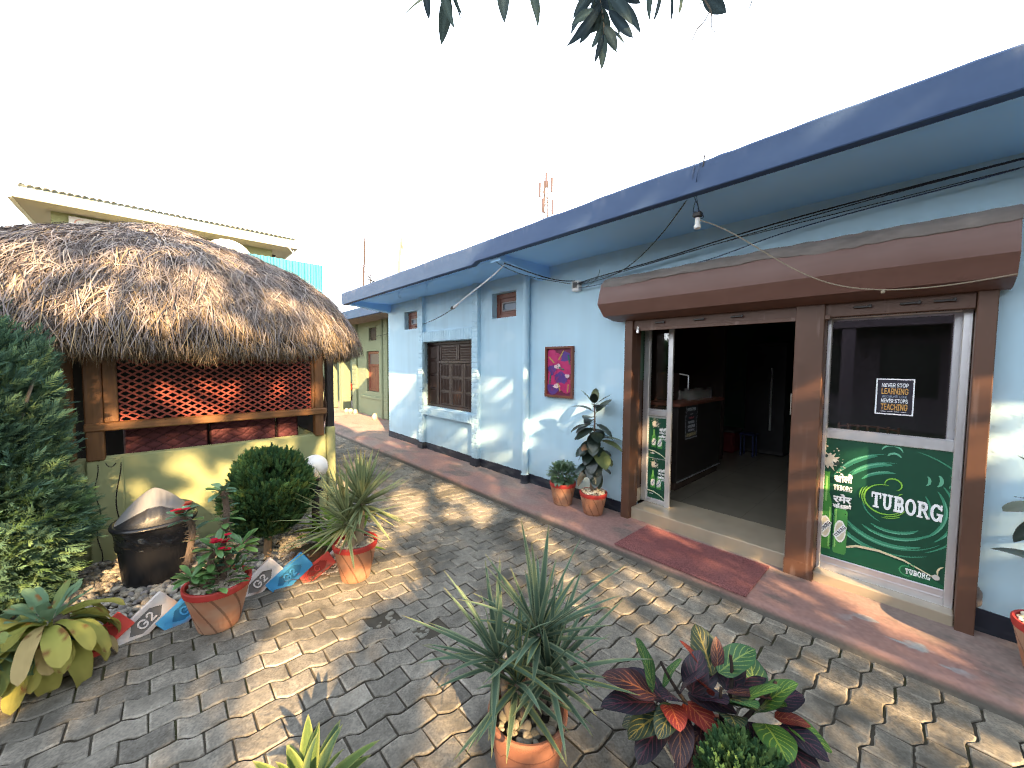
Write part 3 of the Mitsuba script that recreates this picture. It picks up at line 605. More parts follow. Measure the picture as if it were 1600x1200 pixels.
# ---- thatch
CX, CY, RA, RB, SP = 0.06, 6.02, 2.08, 1.86, 2.2
ZE, ZA = 1.95, 3.22
def plan(phi):
    c, s = np.cos(phi), np.sin(phi)
    return (np.abs(c / RA) ** SP + np.abs(s / RB) ** SP) ** (-1 / SP)
def hgt(r):
    return ZE + (ZA - ZE) * np.clip(1 - 0.58 * r ** 1.12 - 0.42 * r ** 6.5, -1, 1) + 0.04 * np.exp(-(r / 0.10) ** 2)
def surf(phi, r):
    R = plan(phi) * r
    b = 0.07 * (nfbm(np.stack([np.cos(phi) * 2.2 + 7, np.sin(phi) * 2.2, r * 3], -1), 3, 5) - 0.5)
    return np.stack([CX + R * np.cos(phi), CY + R * np.sin(phi), hgt(r) + b], -1)
ph, rr = np.meshgrid(np.linspace(0, 2 * np.pi, 97), np.linspace(0, 0.985, 26), indexing='ij')
top = surf(ph, rr)
und = top[:, ::-1].copy(); und[..., 2] -= np.where(rr[:, ::-1] > 0.05, 0.16, 0.3)
mesh = grid(np.concatenate([top, und], 1))
th = add(G + '__thatch_roof', mesh, 'vc_rough', smooth=True, col=(0.10, 0.082, 0.072), label='weathered grey thatch roof with a ragged fringe')
def strands(N, rlo, rhi, L0, L1, w, lift, tip, cols, seed, off=0.0, spread_ang=0.5, drop=0.0, facing=True):
    g = np.random.default_rng(seed)
    phi = g.uniform(0, 2 * np.pi, N * 2)
    if facing:     # the far slope is never looked at from near: fewer strands there
        keep = (np.cos(phi - math.radians(-70)) > -0.35) | (g.random(N * 2) < 0.25)
        phi = phi[keep][:N]
    N = len(phi)
    r = np.sqrt(g.uniform(rlo ** 2, rhi ** 2, N))
    p = surf(phi, r); e = 1e-3
    ds = surf(phi, np.minimum(r + e, 1.4)) - p; ds /= np.linalg.norm(ds, axis=1, keepdims=True)
    dt = surf(phi + e, r) - p; dt /= np.linalg.norm(dt, axis=1, keepdims=True) + 1e-9
    nn = np.cross(dt, ds); nn *= np.sign(nn[:, 2:3] + 1e-9); nn /= np.linalg.norm(nn, axis=1, keepdims=True)
    ang = g.normal(0, spread_ang, N)[:, None] + 0.5 * (nfbm(np.stack([phi * 3, r * 7, r * 0], -1), 3, 3) - 0.5)[:, None]
    d = ds * np.cos(ang) + dt * np.sin(ang)
    L = g.uniform(L0, L1, N)[:, None]
    p = p + nn * (off + 0.004 + g.uniform(0, 0.03, N)[:, None]); p[:, 2] -= drop
    lf = g.uniform(0.2, 1.0, N)[:, None] * lift
    k = 4; pts = []
    cur = g.normal(0, 0.35, N)[:, None]
    for i in range(k):
        s = i / (k - 1)
        q = p + d * (L * s) + nn * (lf * L * math.sin(math.pi * min(1, s * 0.8))) + dt * (cur * L * s * s * 0.5)
        q[:, 2] -= (tip * L[:, 0]) * s * s
        pts.append(q)
    pts = np.stack(pts, 1)
    sd = np.cross(pts[:, -1] - pts[:, 0], nn + 0.6 * g.normal(size=(N, 3))); sd /= np.linalg.norm(sd, axis=1, keepdims=True) + 1e-9
    W = (w * g.uniform(0.5, 1.3, N))[:, None]
    V = []
    for i in range(k):
        ww = W * (1.0, 1.0, 0.8, 0.3)[i]
        V += [pts[:, i] - sd * ww, pts[:, i] + sd * ww]
    V = np.stack(V, 1)
    F = np.array([[0, 1, 3], [0, 3, 2], [2, 3, 5], [2, 5, 4], [4, 5, 7], [4, 7, 6]])
    c = np.asarray(cols)[g.integers(0, len(cols), N)] * g.uniform(0.65, 1.3, (N, 1))
    return V.reshape(-1, 3), (F[None] + (np.arange(N) * 8)[:, None, None]).reshape(-1, 3), np.repeat(c, 8, 0)
grey = [(0.235, 0.205, 0.20), (0.185, 0.162, 0.162), (0.285, 0.25, 0.235), (0.13, 0.11, 0.107), (0.33, 0.285, 0.25), (0.255, 0.225, 0.222), (0.09, 0.073, 0.068)]
straw = [(0.27, 0.20, 0.125), (0.32, 0.24, 0.15), (0.21, 0.155, 0.10), (0.15, 0.115, 0.08)]
sets = [strands(27000, 0.0, 0.96, 0.09, 0.26, 0.0034, 0.14, 0.18, grey, 1, spread_ang=0.55),
        strands(2400, 0.1, 0.92, 0.20, 0.42, 0.0040, 0.20, 0.28, grey + straw[:1], 2, spread_ang=0.32),
        strands(6500, 0.86, 0.985, 0.08, 0.20, 0.0036, 0.10, 0.55, grey + straw, 3, spread_ang=0.35)]
for s in sets: add(th + '__straw', s[:2], 'vc_rough', col=s[2], kind='stuff')
# fringe: two tiers of short straw hanging under the edge
def fringe(N, r0, r1, z0, z1, L0, L1, seed, cols):
    g = np.random.default_rng(seed)
    phi = g.uniform(0, 2 * np.pi, N * 2); phi = phi[np.cos(phi - math.radians(-60)) > -0.45][:N]; N = len(phi)
    r = g.uniform(r0, r1, N); R = plan(phi) * r
    cl = nfbm(np.stack([np.cos(phi) * 9, np.sin(phi) * 9, r * 0], -1), 3, 9)
    o = np.stack([CX + R * np.cos(phi), CY + R * np.sin(phi), g.uniform(z0, z1, N) + 0.07 * (cl - 0.5)], 1)
    out = np.stack([np.cos(phi), np.sin(phi), phi * 0], 1)
    d = out * g.uniform(-0.1, 0.75, N)[:, None] + g.normal(0, 0.35, (N, 3)) * [1, 1, 0.2] + np.array([0, 0, -1.0])
    d /= np.linalg.norm(d, axis=1, keepdims=True)
    L = (g.uniform(L0, L1, N) * (0.7 + 0.6 * cl))[:, None]
    sd = np.cross(d, out + 0.4 * g.normal(size=(N, 3))); sd /= np.linalg.norm(sd, axis=1, keepdims=True)
    w = g.uniform(0.0018, 0.0036, N)[:, None]
    a, b, c = o, o + d * L * 0.55 + out * 0.012, o + d * L + np.array([0, 0, -0.02])
    V = np.stack([a - sd * w, a + sd * w, b - sd * w, b + sd * w, c], 1)
    F = np.array([[0, 1, 3], [0, 3, 2], [2, 3, 4]])
    cc = np.asarray(cols)[g.integers(0, len(cols), N)] * g.uniform(0.6, 1.25, (N, 1)) * (0.65 + 0.7 * cl)[:, None]
    return V.reshape(-1, 3), (F[None] + (np.arange(N) * 5)[:, None, None]).reshape(-1, 3), np.repeat(cc, 5, 0)
for s in (fringe(13000, 0.90, 0.985, 1.87, 1.96, 0.07, 0.17, 21, straw + grey[:3]), fringe(9000, 0.84, 0.93, 1.80, 1.90, 0.06, 0.15, 22, straw + [(0.15, 0.11, 0.075)])):
    add(th + '__fringe', s[:2], 'vc_rough', col=s[2], kind='stuff')
# tuft that hangs lower in the middle of the front edge
g = np.random.default_rng(31); N = 700
o = np.array([0.305, 4.235, 1.86]) + g.normal(0, 1, (N, 3)) * [0.035, 0.03, 0.03]
d = g.normal(0, 0.35, (N, 3)) + [0, -0.15, -1]; d /= np.linalg.norm(d, axis=1, keepdims=True); L = g.uniform(0.06, 0.17, N)[:, None]
sd = np.cross(d, g.normal(size=(N, 3))); sd /= np.linalg.norm(sd, axis=1, keepdims=True)
V = np.stack([o - sd * 0.003, o + sd * 0.003, o + d * L], 1).reshape(-1, 3)
add(th + '__tuft', (V, np.arange(3 * N).reshape(-1, 3)), 'vc_rough', col=np.repeat(np.array(straw)[g.integers(0, 4, N)], 3, 0), kind='stuff')

# ---------------------------------------------------------------- posters and signs (flat things in the y-z plane, facing -x)
DEVA = {"खोलौं":[[[4,-44,4,-33,6,-31,89,-31,89,-27,84,-20,72,-21,70,-17,69,-8,76,-5,85,-5,93,-8,99,-14,105,-31,159,-31,157,-20,161,-17,159,-13,159,-7,166,-4,175,-4,183,-7,186,-11,192,-11,196,-13,199,-18,199,-23,195,-30,197,-31,205,-31,207,-33,207,-44,205,-46,197,-46,197,-97,195,-99,184,-99,182,-97,182,-46,173,-46,172,-98,159,-99,157,-97,157,-66,153,-68,150,-77,148,-79,144,-79,135,-75,136,-66,131,-65,128,-67,129,-74,146,-90,145,-94,139,-100,134,-100,119,-86,113,-76,112,-66,114,-59,124,-51,136,-50,147,-54,151,-51,157,-50,157,-46,107,-46,107,-97,105,-99,94,-99,92,-97,92,-46,82,-46,82,-97,80,-99,68,-99,66,-97,61,-99,48,-99,40,-97,27,-90,15,-78,8,-67,9,-57,14,-53,25,-54,25,-47,23,-46,7,-46],[54,-62,56,-68,63,-68,66,-66,66,-61,63,-60,56,-60],[31,-71,36,-78,45,-83,54,-84,54,-82,46,-80,41,-75,38,-66],[41,-46,42,-52,48,-47]]],"रमेर":[[[4,-43,4,-32,6,-30,82,-30,78,-20,75,-19,65,-20,61,-12,61,-7,64,-5,68,-4,81,-5,91,-13,98,-30,148,-31,149,-33,148,-44,140,-45,140,-56,138,-61,132,-68,127,-71,133,-78,146,-88,146,-92,139,-99,133,-98,116,-82,105,-68,104,-65,105,-56,110,-52,117,-52,123,-55,125,-49,124,-45,100,-45,100,-96,98,-98,86,-98,84,-96,84,-74,71,-74,69,-81,66,-83,58,-83,51,-78,47,-71,47,-64,49,-61,55,-59,55,-45,45,-45,44,-56,42,-61,36,-68,31,-71,37,-78,50,-88,50,-92,43,-99,39,-99,20,-82,20,-80,13,-74,8,-65,8,-58,12,-53,21,-52,27,-55,29,-49,28,-45,7,-45],[72,-45,71,-59,84,-59,84,-45]]],"यहाँ साथमै":[[[161,-44,161,-33,163,-31,258,-31,260,-33,265,-31,278,-31,287,-37,289,-32,291,-31,331,-31,329,-20,333,-17,331,-7,338,-4,348,-4,355,-7,363,-16,368,-31,378,-31,380,-34,379,-45,370,-46,370,-97,368,-99,356,-99,354,-97,354,-75,341,-75,339,-82,336,-84,328,-84,321,-79,317,-72,317,-65,319,-62,325,-60,324,-46,312,-46,312,-97,310,-99,298,-99,296,-96,296,-85,279,-86,269,-82,263,-76,259,-67,259,-63,263,-60,263,-58,257,-54,255,-46,250,-46,250,-97,248,-99,237,-99,235,-97,235,-46,226,-46,225,-97,223,-99,212,-99,210,-97,210,-75,191,-74,191,-76,205,-88,204,-95,200,-99,194,-100,172,-78,165,-67,166,-57,172,-53,182,-54,182,-47,180,-46,164,-46],[341,-59,354,-60,354,-46,341,-46],[282,-69,280,-69,280,-71,289,-71,296,-68,296,-46,291,-46,291,-56,289,-62],[274,-45,272,-47,274,-47],[197,-59,207,-60,210,-59,210,-46,197,-46]],[[4,-44,4,-33,6,-31,113,-31,113,-29,106,-22,102,-13,102,-10,104,-8,112,-5,116,-6,118,-10,123,-5,131,-5,135,-9,138,-5,141,-5,149,-8,151,-11,148,-22,141,-30,145,-33,145,-44,143,-46,135,-46,135,-97,133,-99,122,-99,120,-97,120,-46,110,-46,110,-59,108,-61,97,-62,97,-63,106,-65,113,-73,114,-85,110,-93,102,-98,96,-99,91,-91,91,-86,99,-82,98,-78,86,-77,81,-81,83,-90,97,-102,96,-107,89,-113,82,-110,71,-99,66,-89,66,-77,69,-71,67,-67,67,-56,69,-52,76,-48,76,-46,59,-46,59,-97,57,-99,46,-99,43,-96,43,-85,27,-86,21,-84,13,-77,8,-66,8,-59,19,-54,19,-47,17,-46,7,-46],[83,-61,86,-63,86,-62],[27,-68,29,-71,36,-71,43,-68,43,-46,35,-46,34,-60]]]}
def deva(t):
    return unary_union([Polygon(list(zip(r[0][::2], r[0][1::2])), [list(zip(h[::2], h[1::2])) for h in r[1:]]).buffer(0) for r in DEVA[t]])
def arc(cx, cy, r, w, a0, a1, n=40, ry=None):
    a = np.radians(np.linspace(a0, a1, n)); ry = ry or r
    tp = np.sin(np.linspace(0, np.pi, n)) ** 0.5 * w / 2 + 1e-4
    o = [(cx + (r + t) * math.cos(x), cy + (ry + t) * math.sin(x)) for x, t in zip(a, tp)]
    i = [(cx + (r - t) * math.cos(x), cy + (ry - t) * math.sin(x)) for x, t in zip(a, tp)]
    return Polygon(o + i[::-1]).buffer(0)
def letters(word):
    """slab-serif capitals, one unit tall"""
    R = lambda *a: sbox(*a)
    def ring(x0, x1, y0, y1, tx, ty):
        e = lambda ax0, ax1, ay0, ay1: affinity.scale(Point(0, 0).buffer(1, 24), (ax1 - ax0) / 2, (ay1 - ay0) / 2, origin=(0, 0))
        o = affinity.translate(e(x0, x1, y0, y1), (x0 + x1) / 2, (y0 + y1) / 2)
        return o, o.difference(affinity.translate(e(x0 + tx, x1 - tx, y0 + ty, y1 - ty), (x0 + x1) / 2, (y0 + y1) / 2))
    def bowl(y0, y1, x1):
        o, r = ring(x1 - (y1 - y0) * 1.1, x1, y0, y1, 0.25, 0.16)
        return unary_union([r.intersection(R(0.42, -1, 3, 2)), R(0.1, y0, 0.45, y0 + 0.16), R(0.1, y1 - 0.16, 0.45, y1)])
    s = 0.13
    G = {'T': (unary_union([R(.30, 0, .56, 1), R(0, .84, .86, 1), R(0, .62, .13, 1), R(.73, .62, .86, 1), R(.16, 0, .70, s)]), .92),
         'U': (unary_union([R(.12, .3, .36, 1), R(.62, .3, .84, 1), R(0, 1 - s, .46, 1), R(.52, 1 - s, .94, 1), ring(.12, .84, 0, .75, .23, .17)[1].intersection(R(0, -1, 2, .38))]), 1.0),
         'B': (unary_union([R(.10, 0, .34, 1), R(0, 0, .4, s), R(0, 1 - s, .4, 1), bowl(0, .55, .90), bowl(.44, 1, .84)]), .97),
         'O': (ring(0, .90, -.02, 1.02, .25, .17)[1], .97),
         'R': (unary_union([R(.10, 0, .34, 1), R(0, 0, .46, s), R(0, 1 - s, .4, 1), bowl(.42, 1, .84), Polygon([(.42, .48), (.66, .48), (.90, s), (1.0, s), (1.0, 0), (.74, 0)])]), 1.02),
         'G': (unary_union([ring(0, .92, -.02, 1.02, .25, .17)[1].difference(R(.60, .44, 2, .72)), R(.50, .34, .98, .48), R(.70, .0, .92, .46), R(.76, .66, .90, 1.0)]), .98)}
    x, out = 0, []
    for ch in word:
        g, w = G[ch]; out.append(affinity.translate(g, x, 0)); x += w
    return unary_union(out), x
def slab(word, h):
    g, w = letters(word); return affinity.scale(g, h, h, origin=(0, 0)), w * h
class Sheet:
    """a flat print: local u to the viewer's right (towards -y), v up; layers 0.25 mm apart"""
    def __init__(s, key, x, y0, z0): s.key, s.x, s.y0, s.z0, s.n, s.cache = key, x, y0, z0, 0, 0
    def lay(s, poly, color, name, mat='vc_satin', bump=True):
        if poly.is_empty: return
        if bump: s.n += 1
        t = s.x - 0.00035 * s.n
        v, f = extrude(poly, 0.0003)
        V = np.stack([t - v[:, 2], s.y0 - v[:, 0], s.z0 + v[:, 1]], 1)
        return add(s.key + '__' + name, (V, f), mat, col=color)
    def text(s, t, u, v, h, width, color, name, bold=True):
        m = text_mesh(t, h, 0.0003, bold); V = np.array(m.vertices); w = np.ptp(V[:, 0])
        V[:, 0] = (V[:, 0] - V[:, 0].min()) * (width / w) + u; V[:, 1] += v
        s.n += 1
        W = np.stack([s.x - 0.00035 * s.n - V[:, 2], s.y0 - V[:, 0], s.z0 + V[:, 1]], 1)
        add(s.key + '__' + name, (W, np.array(m.faces)), 'vc_satin', col=color)
DG, MG, LG, LIME, WH, CREAM = (0.006, 0.060, 0.032), (0.02, 0.16, 0.085), (0.13, 0.40, 0.26), (0.22, 0.50, 0.06), (0.82, 0.84, 0.84), (0.62, 0.56, 0.36)
def splash(cx, cy, r, seed):
    g = np.random.default_rng(seed); a = np.linspace(0, 2 * np.pi, 40, endpoint=False)
    rr = r * (0.62 + 0.38 * g.random(40)) * np.where(np.arange(40) % 3 == 0, 1.15, 0.8)
    p = Polygon([(cx + q * math.cos(x), cy + q * math.sin(x)) for q, x in zip(rr, a)]).buffer(r * 0.05).buffer(-r * 0.03)
    dots = [Point(cx + r * q * math.cos(x), cy + r * q * math.sin(x)).buffer(r * g.uniform(.03, .09)) for q, x in zip(g.uniform(1.0, 1.5, 22), g.uniform(-1.2, 2.6, 22))]
    return unary_union([p] + dots)
def bottle(cx, y, h, w):
    return Polygon([(cx + sx * w * a, y + h * b) for sx, seq in ((1, ((.5, 0), (.5, .52), (.44, .62), (.22, .74), (.19, .97), (.21, 1))), (-1, ((.21, 1), (.19, .97), (.22, .74), (.44, .62), (.5, .52), (.5, 0)))) for a, b in seq]).buffer(w * .06).buffer(-w * .06)
def can(cx, y, h, w):
    return Polygon([(cx + sx * w * a, y + h * b) for sx, seq in ((1, ((.40, 0), (.5, .06), (.5, .88), (.40, .95), (.40, 1))), (-1, ((.40, 1), (.40, .95), (.5, .88), (.5, .06), (.40, 0)))) for a, b in seq]).buffer(w * .05)
def beer_print(S, W, H, cut_left, detail=True):
    """the drink advert: rings, bottle, can, splash and lettering; S is a Sheet W x H metres"""
    full = sbox(0, 0, W, H)
    S.lay(full, DG, 'backing')
    k = W / 0.64 if detail else W / 0.20
    if detail:
        cx, cy = 0.375, 0.50
        rings = [arc(cx, cy, r, w, a, b, 60) for r, w, a, b in ((.335, .034, 105, 152), (.345, .010, 98, 160), (.27, .030, 92, 146), (.285, .008, 88, 150), (.215, .020, 88, 140), (.30, .026, 215, 300), (.315, .008, 205, 318), (.245, .022, 232, 318), (.20, .018, 238, 312), (.25, .020, -50, 34), (.29, .018, -45, 38), (.335, .012, -60, 30), (.18, .012, -20, 32), (.37, .026, 212, 262), (.36, .010, 205, 300), (.155, .008, 190, 250), (.40, .008, 20, 75))]
        S.lay(unary_union(rings).intersection(full), (0.045, 0.24, 0.14), 'ring')
        inner = [arc(cx, cy, r, w, a, b, 50) for r, w, a, b in ((.342, .010, 108, 145), (.277, .010, 98, 140), (.222, .007, 95, 132), (.306, .009, 225, 290), (.250, .008, 240, 305), (.207, .007, 245, 305), (.254, .008, -40, 20), (.294, .007, -35, 26), (.376, .008, 216, 252))]
        bumps = [arc(.36 + dx, .855 - dy, r, .014, 15, 165, 24) for dx, dy, r in ((0, 0, .055), (.012, .035, .035))] + [arc(.50 + i * .045, .70 - i * .01 + .02 * i, .045 + .008 * i, .014 + .004 * i, -50, 45, 20) for i in range(3)]
        [S.lay(_b.intersection(full), LG, 'ring_highlight') for _b in inner]; [S.lay(_b.intersection(full), LG, 'ring_bump') for _b in bumps]
        logo = [arc(.335, .52, r, w, a, b, 50) for r, w, a, b in ((.105, .010, 75, 330), (.118, .006, 140, 215), (.130, .005, 150, 190), (.118, .006, 270, 335), (.13, .006, 265, 310))] + [arc(.375, .635, .042, .009, -70, 190, 30), arc(.425, .56, .02, .006, 90, 180, 10)]
        S.lay(unary_union(logo), LIME, 'logo_mark')
        g, w = slab('TUBORG', 0.112)
        g = affinity.scale(g, 0.345 / w, 1, origin=(0, 0)); S.lay(affinity.skew(affinity.translate(g, 0.268, 0.452), ys=-2, origin=(0.268, 0.45)), WH, 'lettering')
        S.lay(Polygon([(0.13, 0.085), (0.20, 0.125), (0.32, 0.135), (0.45, 0.115), (0.585, 0.06), (0.585, 0.068), (0.45, 0.128), (0.32, 0.152), (0.20, 0.143), (0.13, 0.105)]), CREAM, 'neck_band')
        S.lay(unary_union([arc(0.66, 0.10, 0.055, 0.010, 120, 200, 16)]).intersection(full), CREAM, 'neck_band')
        S.lay(Point(0.60, 0.065).buffer(0.018), (0.55, 0.55, 0.5), 'bottle_cap')
        S.lay(Polygon([(0, 0), (0.64, 0), (0.64, .02), (.58, .05), (.45, .105), (.32, .127), (.20, .117), (0, .06)]).intersection(full), (0.008, 0.10, 0.045), 'lower_field')
        S.lay(unary_union([arc(.465, .055, .034, .008, 60, 350, 30), arc(.485, .095, .014, .005, -60, 200, 20)]), (0.05, 0.30, 0.12), 'logo_mark')
        g, w = slab('TUBORG', 0.038); S.lay(affinity.translate(affinity.scale(g, 0.118 / w, 1, origin=(0, 0)), 0.458, 0.035), WH, 'lettering')
    x0 = 0.0 if detail else 0.055
    sc = 1.0 if detail else 0.40
    bw, bh = (0.074, 0.60) if detail else (0.052, 0.20)
    bxc, by = (0.018, 0.055) if detail else (0.060, 0.115)
    cxc, ch = (0.107, 0.36) if detail else (0.128, 0.135)
    S.lay(bottle(bxc, by, bh, bw).intersection(full), (0.055, 0.24, 0.045), 'bottle')
    S.lay(can(cxc, by - 0.01 * sc, ch, bw * .98).intersection(full), (0.06, 0.25, 0.06), 'can')
    S.lay(unary_union([sbox(bxc + bw * .28, by + .02, bxc + bw * .40, by + bh * .55), sbox(cxc - bw * .42, by + .03 * sc, cxc - bw * .30, by + ch * .9), sbox(bxc - bw * .1, by + bh * .62, bxc + bw * .06, by + bh * .94)]).intersection(full), (0.24, 0.50, 0.14), 'bottle_highlight')
    S.lay(sbox(cxc - bw * .42, by + ch * .955 - .01 * sc, cxc + bw * .42, by + ch * 1.01 - .01 * sc).intersection(full), (0.55, 0.58, 0.55), 'can_rim')
    for c, yy in ((bxc, by + (.17 if detail else .06)), (cxc, by + (.16 if detail else .055))):
        e = affinity.scale(Point(c, yy).buffer(1, 20), bw * .46, bw * (1.15 if detail else .72)); S.lay(e.intersection(full), (0.75, 0.76, 0.70), 'drink_label')
        e2 = affinity.scale(Point(c, yy).buffer(1, 20), bw * .36, bw * (.95 if detail else .55)); S.lay(e2.intersection(full), (0.60, 0.56, 0.42), 'drink_label')
        band = affinity.rotate(sbox(c - bw * .75, yy - bw * .22, c + bw * .75, yy + bw * .22), 58, origin=(c, yy)); S.lay(band.intersection(affinity.scale(e, 1.25, 1.1)).intersection(full), (0.80, 0.82, 0.82), 'drink_label')
        g, w = slab('TUBORG', bw * .30); g = affinity.scale(g, bw * 1.35 / w, 1, origin=(0, 0)); g = affinity.translate(g, c - bw * .67, yy - bw * .15)
        S.lay(affinity.rotate(g, 58, origin=(c, yy)).intersection(full), (0.02, 0.035, 0.06), 'drink_lettering')
    if detail:
        S.lay(splash(0.018, 0.745, 0.075, 3).intersection(full), (0.60, 0.53, 0.42), 'splash')
        S.lay(unary_union([Point(.062, .735).buffer(.024), Point(.004, .775).buffer(.012)]).intersection(full), (0.03, 0.05, 0.04), 'splash_shade')
        S.lay(unary_union([arc(.062, .735, .02, .008, 20, 250, 14), Point(.058, .742).buffer(.009)]).intersection(full), (0.7, 0.68, 0.6), 'bottle_cap')
        u0, sw, vs = 0.058, 0.106, ((0.585, 0.070, 'खोलौं'), (0.430, 0.068, 'रमेर'), (0.385, 0.042, 'यहाँ साथमै'))
    else:
        S.lay(splash(0.072, 0.375, 0.042, 5), (0.66, 0.60, 0.46), 'splash')
        S.lay(Point(0.090, 0.378).buffer(.010), (0.02, 0.03, 0.03), 'splash_shade')
        S.lay(unary_union([arc(.13, .16, r, .006, -60, 70, 20) for r in (.05, .065)]).intersection(full), (0.03, 0.2, 0.12), 'ring')
        S.lay(Polygon([(0, .075), (.07, .07), (.14, .045), (W, .008), (W, .018), (.14, .056), (.07, .082), (0, .088)]), (0.6, 0.62, 0.45), 'neck_band')
        S.text('TUBORG', 0.02, 0.045, 0.010, 0.05, WH, 'lettering')
        u0, sw, vs = 0.118, 0.080, ((0.300, 0.040, 'खोलौं'), (0.225, 0.036, 'रमेर'), (0.205, 0.016, 'यहाँ साथमै'))
    for v, h, t in vs:
        p = deva(t); a = p.bounds; p = affinity.translate(p, -a[0], -a[1]); p = affinity.scale(p, sw / (a[2] - a[0]), h / (a[3] - a[1]), origin=(0, 0))
        S.lay(affinity.skew(affinity.translate(p, u0, v), ys=4, origin=(u0, v)), (0.86, 0.87, 0.84), 'lettering')
    g, w = slab('TUBORG', 0.042 if detail else 0.022); g = affinity.scale(g, sw / w, 1, origin=(0, 0))
    S.lay(affinity.translate(g, u0, 0.525 if detail else 0.272), (0.82, 0.84, 0.82), 'lettering')
k = thing('beer_poster', 'large green drinks advert filling the lower pane of the shop window', 'poster')
beer_print(Sheet(k, xr + 0.0175, 0.503, 0.257), 0.636, 0.905, True)
for z, t in ((0.70, 'upper of two small green drinks posters on the narrow glazed panel'), (0.253, 'lower of two small green drinks posters on the narrow glazed panel')):
    k = thing('small_beer_poster', t, 'poster', group='small green posters beside the entrance')
    beer_print(Sheet(k, xl + 0.0175, 2.052, z), 0.20, 0.44, False, detail=False)
k = thing('quote_poster', 'square black quote poster with white and orange lettering on the shop window', 'poster')
S = Sheet(k, xr + 0.0235, 0.242, 1.385)
S.lay(sbox(-0.004, -0.004, 0.187, 0.248), (0.80, 0.82, 0.85), 'white_border')
S.lay(sbox(0.004, 0.004, 0.180, 0.240), (0.012, 0.010, 0.022), 'backing')
OR = (0.56, 0.30, 0.075)
S.text('NEVER STOP', 0.026, 0.190, 0.026, 0.132, (0.80, 0.82, 0.86), 'lettering')
S.text('LEARNING', 0.026, 0.141, 0.040, 0.132, OR, 'lettering')
S.text('BECAUSE LIFE', 0.032, 0.116, 0.016, 0.120, (0.33, 0.40, 0.50), 'lettering', False)
S.text('NEVER STOPS', 0.026, 0.081, 0.026, 0.132, (0.80, 0.82, 0.86), 'lettering')
S.text('TEACHING', 0.026, 0.030, 0.042, 0.132, OR, 'lettering')
S.lay(unary_union([sbox(0.026 + i * .034, 0.016, 0.052 + i * .034, 0.020) for i in range(4)]), (0.5, 0.5, 0.52), 'small_print')
# framed picture on the wall: a plain abstract stand-in in the same colours
k = thing('framed_picture', 'framed magenta and purple abstract picture hanging on the blue wall', 'picture')
y0, y1, z0, z1 = 2.905, 3.355, 1.295, 1.935
add(k + '__frame', join([cbox(3.655, 3.70, y0, y1, z0, z0 + 0.028), cbox(3.655, 3.70, y0, y1, z1 - 0.028, z1), cbox(3.655, 3.70, y0, y0 + 0.028, z0 + 0.028, z1 - 0.028), cbox(3.655, 3.70, y1 - 0.028, y1, z0 + 0.028, z1 - 0.028)]), 'frame_wood')
S = Sheet(k, 3.685, y1 - 0.026, z0 + 0.026); W, H = y1 - y0 - 0.052, z1 - z0 - 0.052
full = sbox(0, 0, W, H)
S.lay(full, (0.13, 0.014, 0.05), 'canvas')
g = np.random.default_rng(8)
def blot(cx, cy, r, n, seed, sx=1.0):
    q = np.random.default_rng(seed); a = np.linspace(0, 2 * np.pi, n, endpoint=False)
    return affinity.scale(Polygon([(cx + r * z * math.cos(t), cy + r * z * math.sin(t)) for z, t in zip(q.uniform(.6, 1.1, n), a)]).buffer(r * .12).buffer(-r * .08), sx, 1).intersection(full)
for _b in ([blot(W * x, H * y, r, 14, i, sx) for i, (x, y, r, sx) in enumerate(((.3, .78, .13, 1.2), (.72, .60, .14, 1.1), (.34, .34, .15, 1.2), (.75, .20, .10, 1.3)))]): S.lay(_b, (0.42, 0.025, 0.13), 'paint_patch')
for _b in ([blot(W * x, H * y, r, 11, 20 + i, sx) for i, (x, y, r, sx) in enumerate(((.74, .84, .07, 1.3), (.20, .55, .07, 1.0), (.60, .38, .09, 1.2), (.22, .13, .08, 1.4)))]): S.lay(_b, (0.085, 0.035, 0.20), 'paint_patch')
for _b in ([blot(W * x, H * y, r, 9, 40 + i, sx) for i, (x, y, r, sx) in enumerate(((.42, .62, .035, 1.6), (.82, .42, .03, 1.2), (.40, .20, .03, 2.0)))]): S.lay(_b, (0.60, 0.44, 0.50), 'paint_patch')
for _b in ([affinity.rotate(sbox(W * x, H * y, W * x + .016, H * y + l), r) for x, y, l, r in ((.15, .66, .12, 50), (.55, .74, .14, -35), (.48, .08, .12, 20), (.84, .08, .10, -10))]): S.lay(_b.intersection(full), (0.40, 0.27, 0.08), 'paint_stroke')
for _b in ([affinity.rotate(sbox(W * x, H * y, W * x + .02, H * y + l), r) for x, y, l, r in ((.86, .66, .12, 12), (.10, .24, .12, -8), (.56, .50, .09, 70))]): S.lay(_b.intersection(full), (0.02, 0.12, 0.09), 'paint_stroke')
S.lay(unary_union([affinity.rotate(sbox(x, y, x + .005, y + .05 * g.random() + .02), g.uniform(-40, 40)) for x, y in zip(g.uniform(.02, W - .03, 40), g.uniform(.02, H - .07, 40))]).intersection(full), (0.30, 0.015, 0.10), 'paint_stroke')

